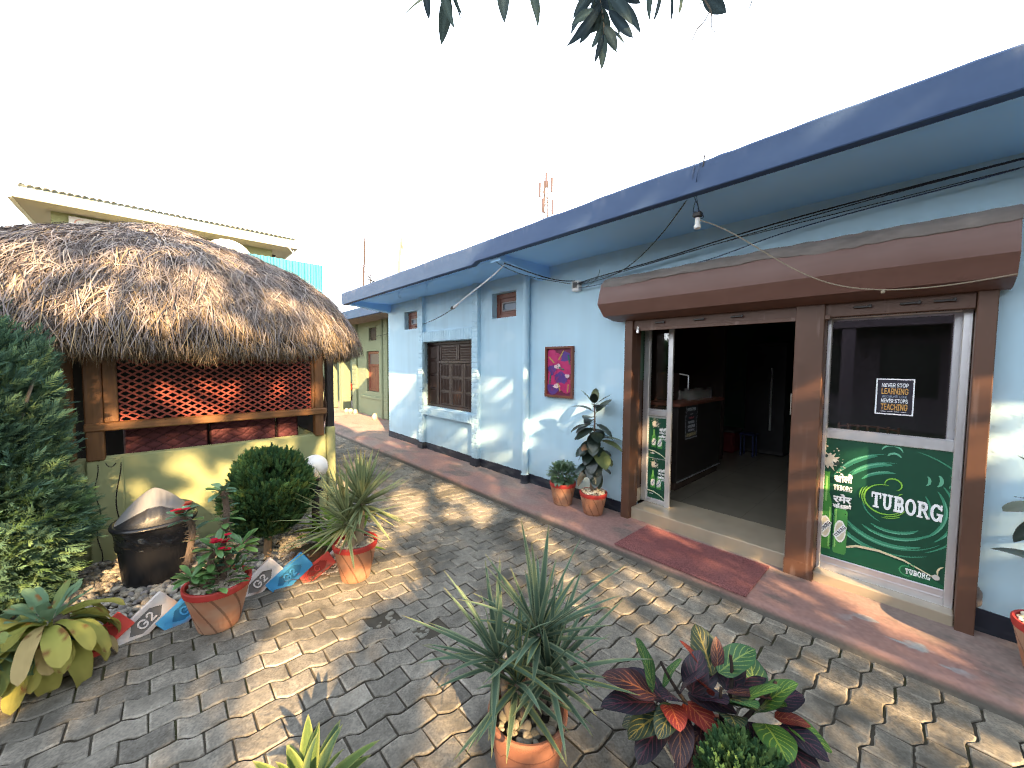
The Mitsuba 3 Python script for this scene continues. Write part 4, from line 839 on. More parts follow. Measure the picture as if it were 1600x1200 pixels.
# ---------------------------------------------------------------- garden bed: soil, pebbles, tilted bricks
rng = np.random.default_rng(42)
xs_, ys_ = np.linspace(-4.2, 1.42, 120), np.linspace(2.95, 4.63, 50)
X, Y = np.meshgrid(xs_, ys_, indexing='ij')
inside = np.array([[BED.exterior.distance(Point(a, b)) if BED.contains(Point(a, b)) else -BED.exterior.distance(Point(a, b)) for b in ys_] for a in xs_])
Z = -0.03 + 0.055 * smooth_np((inside + 0.06) / 0.16) + 0.018 * (nfbm(np.stack([X * 3, Y * 3, X * 0], -1), 3, 2) - 0.5)
k = add('garden_soil', grid(np.stack([X, Y, Z], -1)), 'soil', smooth=True)
labels[k] = {'label': 'dark soil of the garden bed in front of the thatched hut', 'category': 'soil', 'kind': 'structure'}
def soil_z(x, y):
    d = BED.exterior.distance(Point(x, y)) * (1 if BED.contains(Point(x, y)) else -1)
    return -0.03 + 0.055 * float(smooth_np((d + 0.06) / 0.16))
# pebbles: a few templates scattered
def pebble(seed, sub=1):
    m = trimesh.creation.icosphere(sub, 1.0); g = np.random.default_rng(seed)
    v = m.vertices * (1 + 0.25 * (nfbm(m.vertices * 1.3 + seed, 2, seed)[:, None] - 0.5)); return v * [1.0, g.uniform(.65, .9), g.uniform(.45, .65)], m.faces
def pebbles(n, pts, r0, r1, seed, pal, flat=1.0, sub=1):
    g = np.random.default_rng(seed); Vs, Cs, Fs, o = [], [], [], 0
    kinds = g.integers(0, 6, len(pts))
    for q in range(6):
        P = pts[kinds == q]; N = len(P)
        if not N: continue
        tv, tf = pebble(q + 1, sub)
        R = np.stack([rz(a) @ rx(b) @ ry(c) for a, b, c in zip(g.uniform(0, 6.3, N), g.normal(0, .35, N), g.normal(0, .35, N))]) * (g.uniform(r0, r1, N) * g.uniform(0.7, 1.15, N))[:, None, None]
        V, F = spread(tv, tf, R, P)
        Vs.append(V); Fs.append(F + o); o += len(V)
        Cs.append(np.repeat(np.asarray(pal)[g.integers(0, len(pal), N)] * g.uniform(.7, 1.2, (N, 1)), len(tv), 0))
    return np.vstack(Vs), np.vstack(Fs), np.vstack(Cs)
PEB = [(0.30, 0.27, 0.22), (0.20, 0.185, 0.16), (0.26, 0.22, 0.17), (0.36, 0.33, 0.28), (0.14, 0.13, 0.12), (0.22, 0.20, 0.19), (0.42, 0.38, 0.31)]
pts = []
while len(pts) < 5600:
    x, y = rng.uniform(-1.9, 1.36), rng.uniform(3.2, 4.6)
    d = BED.exterior.distance(Point(x, y)) if BED.contains(Point(x, y)) else -1
    if d < 0.03 + 0.05 * rng.random(): continue
    if x > 0.78 and y < 3.8 and rng.random() < 0.75 + 0.2 * (x > 0.9): continue   # bare earth and roots there
    pts.append([x, y, soil_z(x, y) + rng.uniform(0.0, 0.028)])
V, F, C = pebbles(0, np.array(pts), 0.014, 0.036, 7, PEB)
k = add('pebbles', (V, F), 'vc', smooth=True, col=C)
labels[k] = {'label': 'grey and tan river pebbles covering the garden bed', 'category': 'pebbles', 'kind': 'stuff'}
# dry roots and litter on the bare earth
g = np.random.default_rng(77); ms = []
for i in range(420):
    a, L = g.uniform(0, 6.3), g.uniform(.05, .16); p = np.array([0.92 + g.normal(0, .10), 3.42 + g.normal(0, .13), 0.03 + abs(g.normal(0, .025))])
    q = p + [L * math.cos(a), L * math.sin(a), g.normal(0, .02)]
    ms.append(tube([p, (p + q) / 2 + g.normal(0, .012, 3), q], [0.0016, 0.0014, 0.0008], 3, False))
k = add('dry_roots', join(ms), 'vc_rough', col=(0.16, 0.085, 0.05))
labels[k] = {'label': 'dry reddish roots and litter on bare earth beside the lamp post', 'category': 'roots', 'kind': 'stuff'}
# moss and soil strip in front of the bricks
# tilted edging bricks with a sunken panel and raised signs
def brick_poly(kind):
    p = sbox(-0.155, -0.066, 0.155, 0.066)
    if kind: p = p.difference(Polygon([(-0.16, -0.07), (-0.16, 0.0), (-0.06, -0.07)]))
    return p
BW, BB, BR = (0.52, 0.48, 0.46), (0.055, 0.24, 0.46), (0.50, 0.07, 0.055)
spec = [(-0.30, 3.225, BR, 'red', 'painted red edging brick half hidden under the broad drooping leaves'), (-0.115, 3.275, BW, 'white', 'painted white tilted edging brick in front of the black bin'),
        (0.085, 3.275, BB, 'blue', 'painted blue tilted edging brick beside the pot of red flowers, bin side'), (0.50, 3.31, BW, 'white', 'painted white tilted edging brick between the flower pot and a blue brick'),
        (0.685, 3.26, BB, 'blue', 'painted blue tilted edging brick between a white and a red brick'), (0.87, 3.225, BR, 'red', 'painted red tilted edging brick near the spiky plant pot'),
        (1.005, 3.225, BW, 'white', 'painted white edging brick tucked against the spiky plant pot'), (-0.55, 3.20, BB, 'blue', 'painted blue edging brick behind the drooping leaves')]
gm = None
for i, (x, y, c, nm, lab) in enumerate(spec):
    k = thing('edging_brick', lab, 'brick', group='painted edging bricks along the garden bed')
    big = 1.0 if nm != 'red' else 0.85
    # local: long axis u, height v, thickness w (w = 0 is the face seen from the path)
    outer = sbox(-0.15 * big, -0.068 * big, 0.15 * big, 0.068 * big); frog = Polygon([(-0.10 * big, -0.0), (-0.055 * big, -0.042 * big), (0.055 * big, -0.042 * big), (0.10 * big, 0.0), (0.055 * big, 0.042 * big), (-0.055 * big, 0.042 * big)])
    body = join([extrude(outer.difference(frog).buffer(-0.003).buffer(0.003), 0.008), (extrude(outer, 0.075)[0] + [0, 0, 0.0083], extrude(outer, 0.075)[1])])
    v, f = body; v = v.copy(); v += 0.0022 * (nfbm(v * 30 + i, 2, i)[:, None] - 0.5) * 2
    tilt = math.radians((34, 36, 33, 38, 36, 30, 48, 35)[i]); lean = math.radians((-24, -22, -26, -18, -16, -26, -10, -20)[i])
    yaw = math.radians((8, 10, 8, -4, -12, -14, -18, 6)[i])
    # u -> x, v -> z, w -> y (away from the viewer)
    base = np.array([[1, 0, 0], [0, 0, 1], [0, 1, 0]], float)
    M = rz(yaw) @ rx(lean) @ ry(-tilt) @ base
    t = np.array([x, y, 0.075])
    g = np.random.default_rng(50 + i)
    col = np.asarray(c) * (0.85 + 0.3 * nfbm(v * 25 + i * 3, 3, 7)[:, None])
    worn = nfbm(v * 40 + 9 * i, 3, 5)[:, None] > 0.66
    col = np.where(worn, [0.25, 0.15, 0.11], col)
    add(k + '__body', (v @ M.T + t, f), 'vc_rough', col=col)
    if nm != 'red' or i == 5:
        m = text_mesh('G2' if nm != 'red' else 'C', 0.052 * big, 0.007, True); w = np.array(m.vertices); w[:, 0] -= (w[:, 0].max() + w[:, 0].min()) / 2; w[:, 1] -= 0.026 * big; w[:, 2] = 0.0078 - w[:, 2]
        add(k + '__raised_mark', (w @ M.T + t, np.array(m.faces)), 'vc_rough', col=(np.asarray(c) * 1.1))
    add(k + '__sunken_panel', (extrude(frog, 0.0005)[0] @ M.T + t + M @ np.array([0, 0, 0.0076]), extrude(frog, 0.0005)[1]), 'vc_rough', col=np.asarray(c) * 0.25 + [0.02, 0.02, 0.02] if nm == 'white' else np.asarray(c) * 0.6)

# ---------------------------------------------------------------- the bin
k = thing('rubbish_bin', 'black plastic rubbish bin with folded liner and peaked swing lid', 'bin')
bc = np.array([-0.065, 4.0, 0.0])
def oval(a, b, z, n=48, p=2.4, c=bc):
    t = np.arange(n) * 2 * np.pi / n
    r = (np.abs(np.cos(t) / a) ** p + np.abs(np.sin(t) / b) ** p) ** (-1 / p)
    return np.stack([c[0] + r * np.cos(t), c[1] + r * np.sin(t), np.full(n, z)], 1)
def loft(rings):
    R = np.array(rings); n = R.shape[1]; R = np.concatenate([R, R[:, :1]], 1); return grid(R)
add(k + '__body', loft([oval(.17, .15, .02), oval(.185, .165, .022), oval(.20, .18, .10), oval(.22, .205, .36), oval(.235, .22, .47)]), 'black_plastic', smooth=40)
R = []
for j, z in enumerate(np.linspace(0.475, 0.315, 12)):
    r = oval(.240 - 0.006 * j * 0.4, .225 - .005 * j * 0.4, z, 120)
    d = r[:, :2] - bc[:2]; d /= np.linalg.norm(d, axis=1, keepdims=True)
    n = nfbm(np.stack([r[:, 0] * 14, r[:, 1] * 14, r[:, 2] * 22 + r[:, 0] * 10], -1), 3, 3) - 0.5
    r[:, :2] += d * (n * 0.05 * min(1, j / 3))[:, None]; r[:, 2] += 0.05 * (nnoise(np.stack([r[:, 0] * 7, r[:, 1] * 7, r[:, 0] * 0], -1), 4) - 0.5) * (j / 11)
    R.append(r)
add(k + '__liner', loft(R), 'black_bag', smooth=True)
add(k + '__rim', loft([oval(.236 + .018 * math.cos(a), .222 + .018 * math.cos(a), .492 + .018 * math.sin(a)) for a in np.linspace(0, 2 * np.pi, 11)]), 'black_plastic', smooth=True)
# lid: ridge-backed arch; the front rises steeply, the top slopes down to the back
a, b = .230, .215
U, W = np.meshgrid(np.linspace(-1, 1, 41), np.linspace(-1, 1, 41), indexing='ij')
sq = np.sqrt(np.maximum(1e-6, 1 - np.abs(U) ** 2.4)) ** (2 / 2.0)
yy = W * b * sq
A = 0.225 * (1 - np.abs(U) ** 1.45) ** 0.95
gq = np.where(W < -0.60, 0.60 * np.sqrt(np.clip((W + 1) / 0.40, 0, 1)), np.where(W < 0.35, 0.60 + 0.40 * (W + 0.60) / 0.95, 1 - smooth_np((W - 0.35) / 0.65)))
Zl = 0.497 + A * gq
ribs = 0.008 * ((np.abs(np.abs(U) - 0.16) < 0.06) & (W < -0.62) & (W > -0.95)) - 0.006 * ((np.abs(U - 0.22) < 0.025) | (np.abs(U - 0.36) < 0.025)) * ((W > -0.45) & (W < 0.25))
P = np.stack([bc[0] + U * a, bc[1] + yy, Zl + ribs], -1)
col = np.where((W > -0.61)[..., None], [0.19, 0.19, 0.195], [0.018, 0.018, 0.02]).reshape(-1, 3)
add(k + '__lid', grid(P), 'vc_satin', smooth=True, col=col, label='grey topped peaked swing lid with black front')

# ---------------------------------------------------------------- globe lamp
k = thing('garden_lamp', 'short black garden lamp post with a white globe', 'lamp')
lc = (1.085, 4.03, 0)
add(k + '__post', join([lathe([(.05, 0), (.05, .05), (.036, .07), (.034, .40), (.044, .41), (.044, .44), (.03, .45), (.026, .54), (.05, .555), (.058, .575), (.05, .60)], 20, lc)]), 'black_metal', smooth=35)
m = trimesh.creation.icosphere(4, 0.118); m.apply_translation([lc[0], lc[1], 0.69])
add(k + '__globe', m, 'globe_glass', smooth=True)
add(k + '__collar', join([lathe([(.055, .44), (.07, .448), (.07, .462), (.055, .47)], 20, lc)]), 'black_metal', smooth=35)

# ---------------------------------------------------------------- potted and planted greenery
def ribbon_col(ts, base, edge, tip, g, ew=0.6):
    t, s = ts[:, :1], np.abs(ts[:, 1:])
    c = np.asarray(base) * g.uniform(.75, 1.25) * (0.75 + 0.35 * t)
    e = smooth_np((s - ew) / (1 - ew + 1e-6))
    c = c * (1 - e) + np.asarray(edge) * e
    return c * (1 - smooth_np((t - .9) / .1)) + np.asarray(tip) * smooth_np((t - .9) / .1)
def pot(key, x, y, z0, h, rt, rb, rim='rim_red', body='terracotta', fill=0.86, seed=1, stones=True, pal=None):
    n = 40; hr = 0.045 if rim else 0.03
    pr = [(rb * .9, 0.0), (rb, 0.004), (rb + (rt - rb) * .93, h - hr)]
    pr = [pr[0]] + [(pr[1][0] + (pr[2][0] - pr[1][0]) * s, pr[1][1] + (pr[2][1] - pr[1][1]) * s) for s in np.linspace(0, 1, 9)]
    v, f = lathe(pr, n, (x, y, z0)); th = np.arctan2(v[:, 1] - y, v[:, 0] - x)
    # seam: uv by angle (0..1 then back) keeps the spiral grooves continuous
    uv = np.stack([th / (2 * np.pi) + 0.5, (v[:, 2] - z0) / h], 1)
    add(key + '__pot', (v, f), body, smooth=True, uv=uv)
    rp = [(rt * .93, h - hr - .004), (rt * 1.0, h - hr), (rt * 1.03, h - hr * .5), (rt * 1.03, h - .006), (rt * 1.0, h), (rt * .93, h - .003), (rt * .90, h - .03), (rt * .86, h * fill - .03)]
    v, f = lathe(rp, n, (x, y, z0)); th = np.arctan2(v[:, 1] - y, v[:, 0] - x)
    add(key + '__rim', (v, f), rim or body, smooth=40, **({} if rim else {}))
    add(key + '__soil', lathe([(rt * .90, h * fill - .012), (rt * .5, h * fill), (0.001, h * fill + .004)], 24, (x, y, z0)), 'soil')
    if stones:
        g = np.random.default_rng(seed); N = int(240 * (rt / .16) ** 2)
        r, a = rt * .84 * np.sqrt(g.random(N)), g.uniform(0, 6.3, N)
        V, F, C = pebbles(0, np.stack([x + r * np.cos(a), y + r * np.sin(a), z0 + h * fill + g.uniform(-.004, .014, N)], 1), .010, .021, seed, pal or [(.5, .44, .36), (.38, .33, .27), (.6, .55, .46), (.28, .24, .2)])
        add(key + '__pebbles', (V, F), 'vc', smooth=True, col=C, kind='stuff')
GR_B, GR_E = (0.045, 0.095, 0.045), (0.17, 0.20, 0.075)

# --- spiky dragon plant in the nearest pot
k = thing('potted_dragon_plant', 'spiky dragon plant in a plain terracotta pot, nearest on the pavers', 'potted plant')
px, py = 1.062, 1.045
pot(k, px, py, 0.0, 0.315, 0.158, 0.118, None, 'plain_terracotta', .84, 3, False)
g = np.random.default_rng(2)
N = 60; r, a = .125 * np.sqrt(g.random(N)), g.uniform(0, 6.3, N)
V, F, C = pebbles(0, np.stack([px + r * np.cos(a), py + r * np.sin(a), .272 + g.uniform(0, .012, N)], 1), .016, .027, 8, [(.22, .20, .16), (.30, .27, .22), (.16, .15, .12), (.27, .23, .17)], sub=2)
add(k + '__pebbles', (V, F), 'vc', smooth=True, col=C, kind='stuff')
heads = [((px - 0.015, py + 0.03), (1.118, 1.040, 0.60), 40, .28, .40, (0.03, -0.02), 92), ((px + .03, py - .02), (1.130, 0.990, 0.450), 36, .26, .38, (.05, -.05), 100), ((px - .06, py + .05), (0.985, 1.150, 0.50), 34, .26, .38, (-.1, .08), 108), ((px - .02, py + .0), (1.02, 1.07, 0.42), 26, .25, .40, (-.08, -.02), 122)]
for hi, ((sx, sy), h, n, L0, L1, tl, mx) in enumerate(heads):
    add(k + '__stem', tube(smooth_path([(sx, sy, .26), ((sx + h[0]) / 2 + .01, (sy + h[1]) / 2, (.26 + h[2]) / 2), h], 10), [0.017] * 6 + [0.014, .013, .012, .010], 8), 'bark', smooth=True)
    for i in range(n):
        s = (i + .5) / n; el = math.radians(86 - mx * s ** 0.85 + g.normal(0, 6)); az = i * 2.399963 + g.normal(0, .25)
        d = sph(az, el) + np.array([tl[0], tl[1], 0])
        L = g.uniform(L0, L1) * (0.70 + .5 * math.sin(math.pi * min(1, s + .15)))
        o = np.asarray(h) + np.array([0, 0, .035 - .075 * s]) + 0.008 * sph(az, 0)
        v, f, ts = leaf(o, d, (0, 0, 1), L, g.uniform(.025, .034), 'sword', g.uniform(.05, .6) * (0.2 + s), .35, 8, 5)
        add(k + '__leaf', (v, f), 'leaf_mat', smooth=True, col=ribbon_col(ts, (0.10, 0.16, 0.11), (0.25, 0.29, 0.18) if g.random() < .8 else (.3, .3, .1), (.22, .2, .08), g, .55))

# --- yucca like plant on the path corner
k = thing('potted_yucca', 'pale spiky yucca in a red rimmed terracotta pot at the garden corner', 'potted plant')
px, py = 1.10, 3.03
pot(k, px, py, 0.0, 0.305, 0.165, 0.105, 'rim_red', 'terracotta', .88, 5)
for hi, (h, st, n, L0, L1, mx, tl) in enumerate((((1.17, 3.06, .60), (px + .02, py), 105, .30, .46, 112, (.03, 0, 0)), ((1.02, 3.00, .50), (px - .03, py), 60, .30, .48, 105, (-.25, -.05, -.05)))):
    add(k + '__trunk', tube(smooth_path([(st[0], st[1], .25), ((st[0] + h[0]) / 2, (st[1] + h[1]) / 2, .38), (h[0], h[1], h[2] - .03)], 10), [.042, .040, .037, .034, .032, .03, .03, .028, .025, .02], 10), 'vc_rough', smooth=True, col=(.36, .29, .20))
    for i in range(n):
        s = (i + .5) / n; el = math.radians(88 - mx * s ** .9 + g.normal(0, 7)); az = i * 2.399963 + g.normal(0, .3)
        d = sph(az, el) + np.array(tl)
        v, f, ts = leaf(np.asarray(h) + [0, 0, .05 - .12 * s] + .012 * sph(az, 0), d, (0, 0, 1), g.uniform(L0, L1) * (.9 if s < .12 else 1.05), g.uniform(.025, .034), 'sword', g.uniform(.0, .3) * s, .3, 6, 3)
        yel = g.random() < .18
        add(k + '__leaf', (v, f), 'leaf_mat', smooth=True, col=ribbon_col(ts, (.26, .27, .12) if yel else (.13, .185, .095), (.34, .37, .19), (.3, .22, .1), g, .3))
# low bright leaves growing behind it
k = thing('low_green_plant', 'low bright green leafy plant behind the yucca and lamp', 'plant')
for i in range(34):
    az, el = g.uniform(0, 6.3), g.uniform(.2, 1.3)
    v, f, ts = leaf((1.19 + g.normal(0, .05), 3.72 + g.normal(0, .14), .04), sph(az, el), (0, 0, 1), g.uniform(.25, .5), g.uniform(.04, .07), 'lance', g.uniform(.3, .9), .25, 7, 3)
    add(k + '__leaf', (v, f), 'leaf_mat', smooth=True, col=ribbon_col(ts, (.12, .22, .03), (.18, .28, .05), (.2, .2, .04), g))

# --- crown of thorns with red flowers
k = thing('potted_crown_of_thorns', 'thorny stemmed plant with red flowers in a red rimmed terracotta pot', 'potted plant')
px, py = 0.232, 3.07
pot(k, px, py, 0.0, 0.30, 0.180, 0.112, 'rim_red', 'terracotta', .92, 6)
stems = [[(px - .04, py + .02, .26), (.09, 3.10, .45), (.115, 3.13, .60), (.07, 3.12, .76)], [(px + .02, py + .03, .26), (.27, 3.12, .52), (.295, 3.13, .70), (.275, 3.13, .86)], [(px + .03, py, .26), (.27, 3.07, .38), (.31, 3.05, .46), (.36, 3.03, .50)], [(px, py - .02, .26), (.19, 3.02, .40), (.22, 3.0, .53)], [(px - .05, py - .03, .26), (.13, 3.0, .36), (.10, 2.97, .40)]]
for si, st in enumerate(stems):
    pth = smooth_path(st, 26); add(k + '__stem', tube(pth, np.linspace(.021, .017, 26), 8), 'vc_rough', smooth=True, col=(.115, .085, .065))
    th = []
    for i in range(130 if si < 2 else 50):
        q = pth[g.integers(2, 26)]; a = g.uniform(0, 6.3); d = np.array([math.cos(a), math.sin(a), g.normal(0, .35)])
        th.append(tube([q + d * .014, q + d * .045], [.0032, .0006], 3, False))
    add(k + '__thorns', join(th), 'vc_rough', col=(.19, .145, .11), kind='stuff')
def green_leaf(key, o, az, el, L, W, bend, base=(.05, .12, .035), prof='spoon', matn='leaf_gloss', edge=None, seg=6):
    v, f, ts = leaf(o, sph(az, el), (0, 0, 1), L, W, prof, bend, .18, seg, 3)
    return add(key + '__leaf', (v, f), matn, smooth=True, col=ribbon_col(ts, base, edge or np.asarray(base) * 1.25, np.asarray(base) * 1.2, g, .8))
for (o, n, L) in ((stems[0][-1], 11, .10), (stems[1][-1], 13, .105), (stems[2][-1], 15, .13), (stems[3][-1], 14, .12), (stems[4][-1], 14, .11)):
    for i in range(n): green_leaf(k, np.asarray(o) + [0, 0, .01 - .03 * i / n], i * 2.4 + g.normal(0, .3), g.uniform(-.1, .9), L * g.uniform(.75, 1.2), .042 * g.uniform(.8, 1.2), g.uniform(.1, .9), (.065, .14, .045) if o[2] < .7 else (.075, .15, .09))
for i in range(64):
    r, a = .16 * math.sqrt(g.random()), g.uniform(0, 6.3); z = .28 + .10 * g.random()
    green_leaf(k, (px + r * math.cos(a), py + r * math.sin(a) - .01, z), a + g.normal(0, .6), g.uniform(.0, 1.1), g.uniform(.06, .11), g.uniform(.025, .04), g.uniform(.1, .8), (.035, .085, .03) if i % 3 else (.10, .18, .05))
for i in range(60):
    q = smooth_path(stems[g.integers(0, 5)], 20)[g.integers(9, 20)]; green_leaf(k, q, g.uniform(0, 6.3), g.uniform(-.2, .8), g.uniform(.08, .125), .042, .5, (.08, .16, .05) if i % 3 else (.05, .11, .07))
for c, n in (((.075, 3.09, .79), 4), ((.10, 3.10, .815), 4), ((.035, 3.10, .77), 3), ((.215, 2.98, .585), 5), ((.265, 2.98, .575), 3), ((.235, 2.96, .545), 2)):
    for i in range(n):
        fc = np.asarray(c) + g.normal(0, .013, 3); ms = []
        for q in range(5): ms.append(leaf(fc, sph(q * 1.257 + i, .35), (0, 0, 1), .024, .024, 'ovate', .3, .1, 4, 3)[:2])
        add(k + '__flower', join(ms), 'leaf_mat', col=(.50, .02, .045) if g.random() < .8 else (.42, .10, .06))

# --- the small leafy bush and the rubber plant at the blue wall
k = thing('potted_leafy_bush', 'small round leafy bush in a red rimmed pot against the blue wall', 'potted plant')
px, py = 3.435, 2.84
pot(k, px, py, .081, .262, .150, .105, 'rim_red', 'terracotta', .9, 9, False)
ms, cs = [], []
for i in range(520):
    d = unit(g.normal(size=3) + [0, 0, .25]); r = g.uniform(.55, 1.0); c = np.array([px, py, .425]) + d * r * [.155, .165, .125]
    v, f, ts = leaf(c, d + g.normal(0, .4, 3) + [0, 0, .2], (0, 0, 1), g.uniform(.045, .075), g.uniform(.025, .04), 'ovate', .5, .2, 4, 3)
    ms.append((v, f)); cs.append(ribbon_col(ts, (.055, .105, .055), (.08, .14, .07), (.07, .12, .06), g))
add(k + '__foliage', join(ms), 'leaf_gloss', smooth=True, col=np.vstack(cs), kind='stuff')
for i in range(7): add(k + '__stem', tube([(px + g.normal(0, .03), py + g.normal(0, .03), .30), (px + g.normal(0, .06), py + g.normal(0, .06), .45)], .005, 5), 'bark')
def rubber(key, stems, leaves, base=(.016, .028, .022), L=.25, W=.15):
    for s in stems: add(key + '__stem', tube(smooth_path(s, 16), np.linspace(.013, .007, 16), 8), 'vc_rough', smooth=True, col=(.17, .12, .09))
    for (o, az, el, l, w, bend, tone) in leaves:
        b = np.asarray(base) if tone == 0 else np.array([.10, .125, .05]) if tone == 1 else np.array([.13, .085, .05])
        d = sph(az, el); tip = np.asarray(o) + d * .035
        add(key + '__leaf', join([leaf(tip, d, (0, 0, 1), L * l, W * w, 'ovate', bend, .16, 9, 5)[:2], tube([o, tip + d * .01], .003, 5, False)]), 'leaf_gloss', smooth=True, col=b * g.uniform(.8, 1.25))
k = thing('potted_rubber_plant', 'tall dark rubber plant in a pebbled terracotta pot beside the shutter post', 'potted plant')
px, py = 3.455, 2.425
pot(k, px, py, .081, .245, .145, .10, 'rim_red', 'terracotta', .97, 12, True, [(.62, .54, .40), (.5, .42, .3), (.7, .64, .52), (.35, .28, .2)])
st = [[(px - .01, py + .01, .30), (px - .015, py + .02, .7), (px + .01, py + .01, 1.0), (px + .015, py + .02, 1.26)], [(px + .025, py - .01, .30), (px + .03, py - .01, .65), (px + .05, py - .02, .95)]]
lv = []
for i in range(22):
    z = .64 + .62 * i / 21; q = np.array([px + .012, py + .015, z]); lv.append((q, i * 2.4 + .3, .35 - 1.25 * (1 - i / 21) + g.normal(0, .3), g.uniform(.8, 1.0), g.uniform(.8, 1.05), g.uniform(.2, .9), 1 if i in (3,) else 0))
for i in range(4): lv.append((np.array([px + .015, py + .02, 1.27]), i * 1.6 + .5, 1.0 - .12 * i, .75, .6, .15, 0))
for i in range(8):
    z = .58 + .40 * i / 7; lv.append((np.array([px + .04, py - .015, z]), i * 2.4 + 3.6, -.75 + .8 * i / 7, g.uniform(.8, 1.0), g.uniform(.85, 1.1), g.uniform(.1, .4), 1 if i in (4, 6) else 2 if i == 5 else 0))
lv += [(np.array([px - .01, py + .03, .62]), 2.6, -.9, 1.0, 1.0, .3, 2), (np.array([px + .02, py - .02, .80]), 4.2, -.55, 1.0, 1.25, .35, 1), (np.array([px - .01, py + .02, .72]), 3.6, -1.0, .9, .9, .2, 0), (np.array([px + .03, py - .03, .90]), 5.0, -.2, 1.0, 1.1, .5, 1), (np.array([px, py + .02, .70]), 1.9, -.7, .8, .9, .2, 0)]
for i in range(10):
    lv.append((np.array([px + .012, py + .012, .60 + .055 * i]), 3.75 + g.uniform(-1.3, 1.3), -.95 + .05 * i + g.normal(0, .12), g.uniform(.85, 1.0), g.uniform(.9, 1.1), g.uniform(.1, .5), 0))
rubber(k, st, lv)
k = thing('potted_rubber_plant', 'rubber plant in a large red rimmed pot beyond the shop window post', 'potted plant')
px, py = 3.43, -0.53
pot(k, px, py, .081, .275, .155, .105, 'rim_red', 'terracotta', .93, 14, True, [(.62, .54, .40), (.5, .42, .3), (.7, .64, .52)])
st = [[(px, py, .33), (px + .01, py + .02, .7), (px, py + .02, 1.1)]]
lv = [(np.array([px, py + .01, 1.0]), 2.30, -.05, 1.05, .95, .2, 0), (np.array([px, py + .02, 1.08]), 1.75, .85, .8, .95, .2, 0), (np.array([px, py + .02, .97]), 2.05, -.75, .9, .8, .2, 0), (np.array([px, py, .93]), 2.5, -.95, .8, .7, .2, 1), (np.array([px, py, .85]), 2.6, -.9, .9, .9, .2, 0)]
for i in range(8): lv.append((np.array([px, py, .6 + .06 * i]), i * 2.4 - 1.2, .2, .9, .9, .5, 0) if not 1.3 < (i * 2.4 - 1.2) % 6.283 < 3.0 else (np.array([px, py, 1.1]), -1.0, .8, .8, .7, .2, 0))
rubber(k, st, lv)

# --- croton in the foreground
k = thing('croton', 'croton with dark purple, red and yellow veined green leaves', 'plant')
cx, cy = 1.64, 0.50
pot(k, cx - .0, cy - .03, 0.0, .20, .13, .10, None, 'plain_terracotta', .9, 15, False)
bases = [(1.50, .70, .44), (1.70, .50, .48), (1.60, .50, .40), (1.80, .36, .40), (1.55, .50, .30)]
for b in bases: add(k + '__stem', tube(smooth_path([(cx + g.normal(0, .03), cy + g.normal(0, .03), .17), ((cx + b[0]) / 2, (cy + b[1]) / 2, .30), (b[0], b[1], b[2] + .04)], 10), np.linspace(.011, .006, 10), 6), 'vc_rough', smooth=True, col=(.035, .028, .025))
def cro(o, d, L, W, var, bend=.4, fold=.13):
    v, f, ts = leaf(np.asarray(o) - [0, 0, .075], d, (0, 0, 1), L * .95, W * 1.38, 'ovate', bend, fold, 12, 9, .07, g.uniform(0, 6))
    add(k + '__leaf', (v, f), 'croton_leaf', smooth=True, uv=np.stack([2 * var + np.clip(ts[:, 0], 0, .999), ts[:, 1]], 1))
R_, F_ = CAM_R, np.array([_f[0], _f[1], 0]) / math.hypot(_f[0], _f[1])
def dirn(right, fwd, up): return R_ * right + F_ * fwd + np.array([0, 0, up])     # around the plant: along the wall side, away, up
